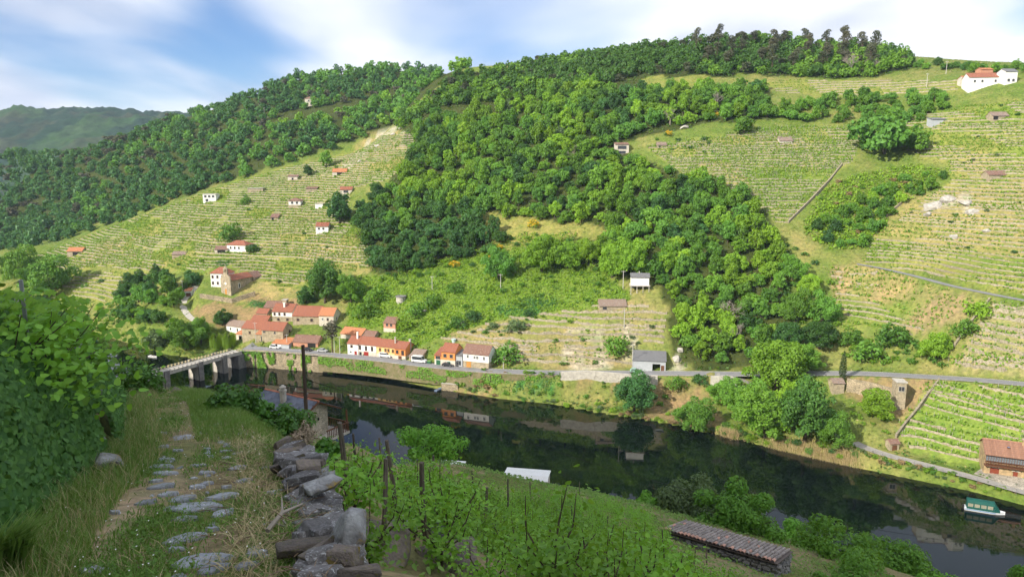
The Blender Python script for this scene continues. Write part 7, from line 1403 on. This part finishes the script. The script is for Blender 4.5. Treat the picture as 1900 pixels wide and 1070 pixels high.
# ------------------------------------------------------------------ house with slate roof below the path
ng = at_y(592, 747, 72); fg = at_z(496, 725, ng[2]); ax = fg - ng; Lh = float(np.hypot(ax[0], ax[1])); rz = math.atan2(-ax[0], ax[1])
hw, hh, rs = 2.7, 2.6, 1.35; hz = ng[2] - rs
sh = thing('house', 'stone house with blue-grey slate roof and wooden balcony below the path', 'house', (ng[0], ng[1], hz), rz)
mw = masonry('pale_rubble', (.50, .45, .37), (.38, .34, .28), (.24, .22, .18), 2.6)
part('wall', MB().prism([(-hw, -6), (hw - .9, -6), (hw - .9, .45), (0, rs - .15), (-hw, 0)], 1, .7, Lh), mw, sh)
part('roof_deck', MB().prism([(-hw - .35, -.18), (0, rs - .02), (hw + .45, -.25), (hw + .45, -.1), (0, rs + .1), (-hw - .35, -.04)], 1, 0, Lh + .3), M_wood, sh)
rl_ = math.hypot(hw + .35, rs + .1); slm = []
M_slt = mat('roof_slate', (0.13, 0.145, 0.19), (0.085, 0.095, 0.12), (0.2, 0.21, 0.24), scale=3, rough=.5, jitter=.35, spec=.5)
for i in range(3):
    w2 = .26 + .04 * i; slm.append(MB().prism([(-w2 * .95, 0), (w2, .02), (w2 * .97, .46), (-w2, .44)], 2, 0, .022).mesh('slate', M_slt))
sl_ang = math.atan2(rs + .14, hw + .35); rfp = link('slate_roof', None, sh); nrow = 9; ncol = int(Lh / .46) + 1
for rw in range(nrow):
    for c_ in range(ncol):
        u = .36 + rw * (rl_ / nrow); yv = .1 + (c_ + (.5 if rw % 2 else 0)) * .46
        if yv > Lh + .2: continue
        q = u / rl_; link('slate', slm[int(r.integers(3))], rfp, (-(hw + .35) * (q), yv, rs + .12 - (rs + .14) * q + .035), rot=(0, -sl_ang - .05 + r.uniform(-.03, .03), R(90) * 1 + r.uniform(-.05, .05) if False else r.uniform(-.04, .04)), sc=(.9, 1.0, 1))
part('far_slope', MB().prism([(0.02, rs + .12), (hw + .48, -.08), (hw + .48, -.03), (.02, rs + .17)], 1, -.05, Lh + .35), M_slt, sh)
rt = MB().tube([(0, 0, 0), (0, .4, 0)], [.12, .10], 8).mesh('ridge_tile', mat('ridge_terracotta', (.50, .20, .12), (.40, .15, .10), jitter=.15))
for i in range(int(Lh / .36) + 1): link('ridge_tile', rt, rfp, (0, -.02 + i * .36, rs + .16))
part('chimney', MB().lathe([(.34, -.2), (.34, rs + .75), (.42, rs + .8), (.42, rs + .95), (.25, rs + .98), (.25, rs + 1.2), (.36, rs + 1.25), (.1, rs + 1.45)], 10, (-.9, Lh * .55)), M_conc, sh)
wd = part('window', MB().box(-2.0, -.9, .62, .7, -1.4, -.5), M_wood, sh); part('pane', MB().box(-1.9, -1.0, .6, .68, -1.3, -.6), M_pane, wd)
bl_ = part('balcony', MB().box(.1, hw + .6, -.9, .69, -2.75, -2.5).box(hw - .89, hw + .6, .7, 4.2, -2.75, -2.5), M_conc, sh)
for i in range(13): part('baluster', MB().box(.2 + i * .25, .26 + i * .25, -.85, -.79, -2.5, -1.6), M_wood, bl_)
for i in range(18): part('baluster', MB().box(hw + .48, hw + .54, -.6 + i * .26, -.54 + i * .26, -2.5, -1.6), M_wood, bl_)
part('handrail', MB().box(.1, hw + .6, -.88, -.76, -1.6, -1.5).box(hw + .45, hw + .57, -.75, 4.2, -1.6, -1.5), M_wood, bl_)
for yv in (-.75, 4.0): part('post', MB().box(hw + .38, hw + .52, yv, yv + .14, -2.5, -.2), M_wood, bl_)
part('lamp', MB().lathe([(.05, -.75), (.1, -.7), (.1, -.5), (.02, -.4)], 8, (.4, .6)), M_dark, sh)
# ------------------------------------------------------------------ stone hut with curved tiles
A = at_z(1233, 983, HC - 22.0); Bq = at_z(1440, 1044, HC - 22.0); dx = Bq - A; Lt = float(np.hypot(dx[0], dx[1])); rz = math.atan2(dx[1], dx[0])
th = thing('stone_hut', 'long rough stone hut with lichened curved roof tiles below the vineyard', 'hut', tuple(A), rz); Wt = 3.4; drop = .95
part('core', MB().prism([(.12, -3.4), (Wt - .1, -3.4), (Wt - .1, -drop - .12), (.12, -.12)], 0, .1, Lt - .1), mat('dark_joint', (.045, .042, .038), (.06, .055, .05)), th)
M_gran = mat('granite_rubble', (0.22, 0.21, 0.20), (0.12, 0.115, 0.11), (0.36, 0.36, 0.35), scale=6, rough=.9, bump=.6, bscale=18, jitter=.28)
HS = [hull_stone(60 + i, .5, .22, .3, 22, .5) for i in range(6)]
for me in HS: me.materials.append(M_gran)
zc = -.28
while zc > -2.6:
    x = .02 + r.uniform(0, .1); hgt = r.uniform(.2, .3)
    while x < Lt:
        w_ = r.uniform(.26, .55); link('stone', HS[int(r.integers(6))], th, (x + w_ / 2, .12, zc), sc=(w_ * .98, .9, hgt * 1.62), rot=(r.uniform(-.06, .06), r.uniform(-.08, .08), r.uniform(-.08, .08))); x += w_ * .95
    y = .2
    while y < Wt - .1:
        w_ = r.uniform(.28, .55)
        if zc < -.2 - drop * y / Wt: link('stone', HS[int(r.integers(6))], th, (Lt - .1, y + w_ / 2, zc), sc=(w_ * .98, .9, hgt * 1.62), rot=(r.uniform(-.06, .06), r.uniform(-.08, .08), R(90) + r.uniform(-.08, .08)))
        y += w_ * .95
    zc -= hgt * .95
# curved tiles, each laid singly, channels of a darker sheet beneath
def half_tile():
    mb = MB(); k = 6; vs = []
    for yv, rr in ((0, .115), (.5, .095)):
        for q in (rr, rr - .02): vs += [(math.cos(math.pi * j / k) * q, yv, math.sin(math.pi * j / k) * q * .85) for j in range(k + 1)]
    n_ = k + 1; fs = []
    for j in range(k): fs += [(j, j + 1, 2 * n_ + j + 1, 2 * n_ + j), (n_ + j + 1, n_ + j, 3 * n_ + j, 3 * n_ + j + 1), (j + 1, j, n_ + j, n_ + j + 1), (2 * n_ + j, 2 * n_ + j + 1, 3 * n_ + j + 1, 3 * n_ + j)]
    mb.add(vs, fs); return mb
M_ot = mat('old_roof_tile', (0.27, 0.215, 0.19), (0.19, 0.175, 0.165), (0.42, 0.41, 0.40), scale=7, rough=.9, bump=.5, jitter=.25)
M_ot2 = mat('salmon_roof_tile', (0.50, 0.28, 0.20), (0.40, 0.22, 0.17), (0.38, 0.34, 0.32), scale=7, rough=.9, jitter=.2)
tm1 = half_tile().mesh('roof_tile', M_ot); tm2 = half_tile().mesh('roof_tile', M_ot2); ra_ = math.atan2(-drop, Wt); sl = math.hypot(Wt + .3, drop)
roof = part('roof_sheet', MB().prism([(-.15, .0), (Wt + .15, -drop - .05), (Wt + .15, -drop + .0), (-.15, .05)], 0, -.1, Lt + .1), mat('tile_channel', (.13, .10, .09), (.09, .075, .07), scale=5), th)
ncol = int((Lt + .1) / .235); nrow = 9
for c_ in range(ncol):
    for rw in range(nrow):
        q = (rw + .5) / nrow * sl - .15; yv = q * math.cos(ra_); zv = q * math.sin(ra_) + .09
        link('roof_tile', tm2 if (rw == 0 and r.random() < .55) or r.random() < .03 else tm1, roof, (.02 + c_ * .235 + r.uniform(-.015, .015), yv - .2, zv + .04 + r.uniform(-.008, .012)), rot=(ra_ + .05 + r.uniform(-.03, .03), r.uniform(-.06, .06), r.uniform(-.05, .05)))
# white sheeted roofs at the foot of the vineyard
for a, b_, w_, lab in [(976, 884, 84, 'white sheet roof of a shed below the vineyard edge'), (832, 868, 50, 'second smaller white roof half hidden by the tree')]:
    p = at_y(a, b_, 84); s = scale_at(p); o = thing('shed', lab, 'shed', tuple(p), R(-10)); w_ = w_ * s; part('roof', MB().prism([(-.7, -.1), (0, .25), (2.4, .0), (2.4, -.1), (0, .15), (-.7, -.2)], 0, -w_ / 2, w_ / 2), M_white, o); part('wall', MB().box(-w_ / 2 + .1, w_ / 2 - .1, -.4, 2.2, -6, -.3), M_conc, o)
# ------------------------------------------------------------------ trees on the near bank
def near_tree(px, py, Yd, wpx, hpx, label, seed, n=7000, leaf=.11, m=M_nearleaf, name='alder_tree', dens=15):
    p = at_y(px, py, Yd); s = scale_at(p); R0 = wpx * s / 2; H0 = hpx * s / 2; r_ = np.random.default_rng(1200 + seed); o = thing(name, label, 'tree', tuple(p)); lob = dome_lobes(r_, R0, H0, H0, dens, (.22, .4)); link('crown', leafy(lob, n, leaf, r_, m, 'crown', .42), o)
    g_ = min(float(zn_grid(p[0], p[1])) - p[2], 0); mb = MB(); mb.tube([(0, 0, g_ - .5), (.1, 0, 0), (0, .1, H0)], [.2, .16, .08], 7)
    for k in range(9): a = k * 2.4; mb.tube([(0, 0, H0 * .2), (math.cos(a) * R0 * .4, math.sin(a) * R0 * .4, H0 * .8), (math.cos(a) * R0 * .8, math.sin(a) * R0 * .8, H0 * (1.0 + .5 * r_.random()))], [.07, .045, .015], 5)
    part('trunk', mb, M_bark, o); return o
near_tree(797, 870, 64, 116, 84, 'small airy tree standing above the vineyard edge', 1, 3800, .17)
near_tree(1275, 985, 58, 150, 100, 'grey-green tree with bare twigs behind the tiled hut', 2, 6500, .17, LEAF['grey'])
near_tree(1375, 1005, 54, 150, 106, 'leafy green tree behind the middle of the tiled hut', 3, 8000, .17)
near_tree(1545, 1105, 50, 190, 150, 'leafy tree beside the right end of the tiled hut', 4, 10000, .17)
near_tree(1650, 1120, 56, 150, 130, 'green tree at the river bend of blue water', 5, 8000, .17)
near_tree(1480, 1050, 60, 90, 84, 'smaller tree between the hut trees', 6, 5000, .17)
near_tree(1890, 1110, 60, 60, 74, 'bush tip at the lower corner by the blue water', 7, 2600, .17)
near_tree(1200, 960, 60, 60, 44, 'low bush at the vineyard lower edge', 8, 2400, .17)
near_tree(1590, 1165, 42, 170, 140, 'dense bush tree low in the corner below the tiled hut', 10, 6500, .13)
near_tree(1725, 1175, 46, 110, 110, 'dense low bush at the lower edge by the blue water', 11, 4500, .13)
near_tree(1530, 1120, 40, 70, 60, 'small bush against the end wall of the tiled hut', 12, 2600, .12)
near_tree(1700, 1130, 60, 100, 70, 'low bush spreading at the blue water', 9, 4200, .17)

# ------------------------------------------------------------------ air
hm = bpy.data.materials.new('air'); n, l = nodes_of(hm); pv = N(n, 'ShaderNodeVolumePrincipled'); pv.inputs['Color'].default_value = (0.6, 0.75, 1.0, 1); pv.inputs['Density'].default_value = 0.00007; pv.inputs['Anisotropy'].default_value = 0.0
o = N(n, 'ShaderNodeOutputMaterial'); l.new(pv.outputs[0], o.inputs['Volume'])
link('haze', MB().box(-8000, 8000, -8000, 8000, -12, 330).mesh('haze', hm), kind='stuff')
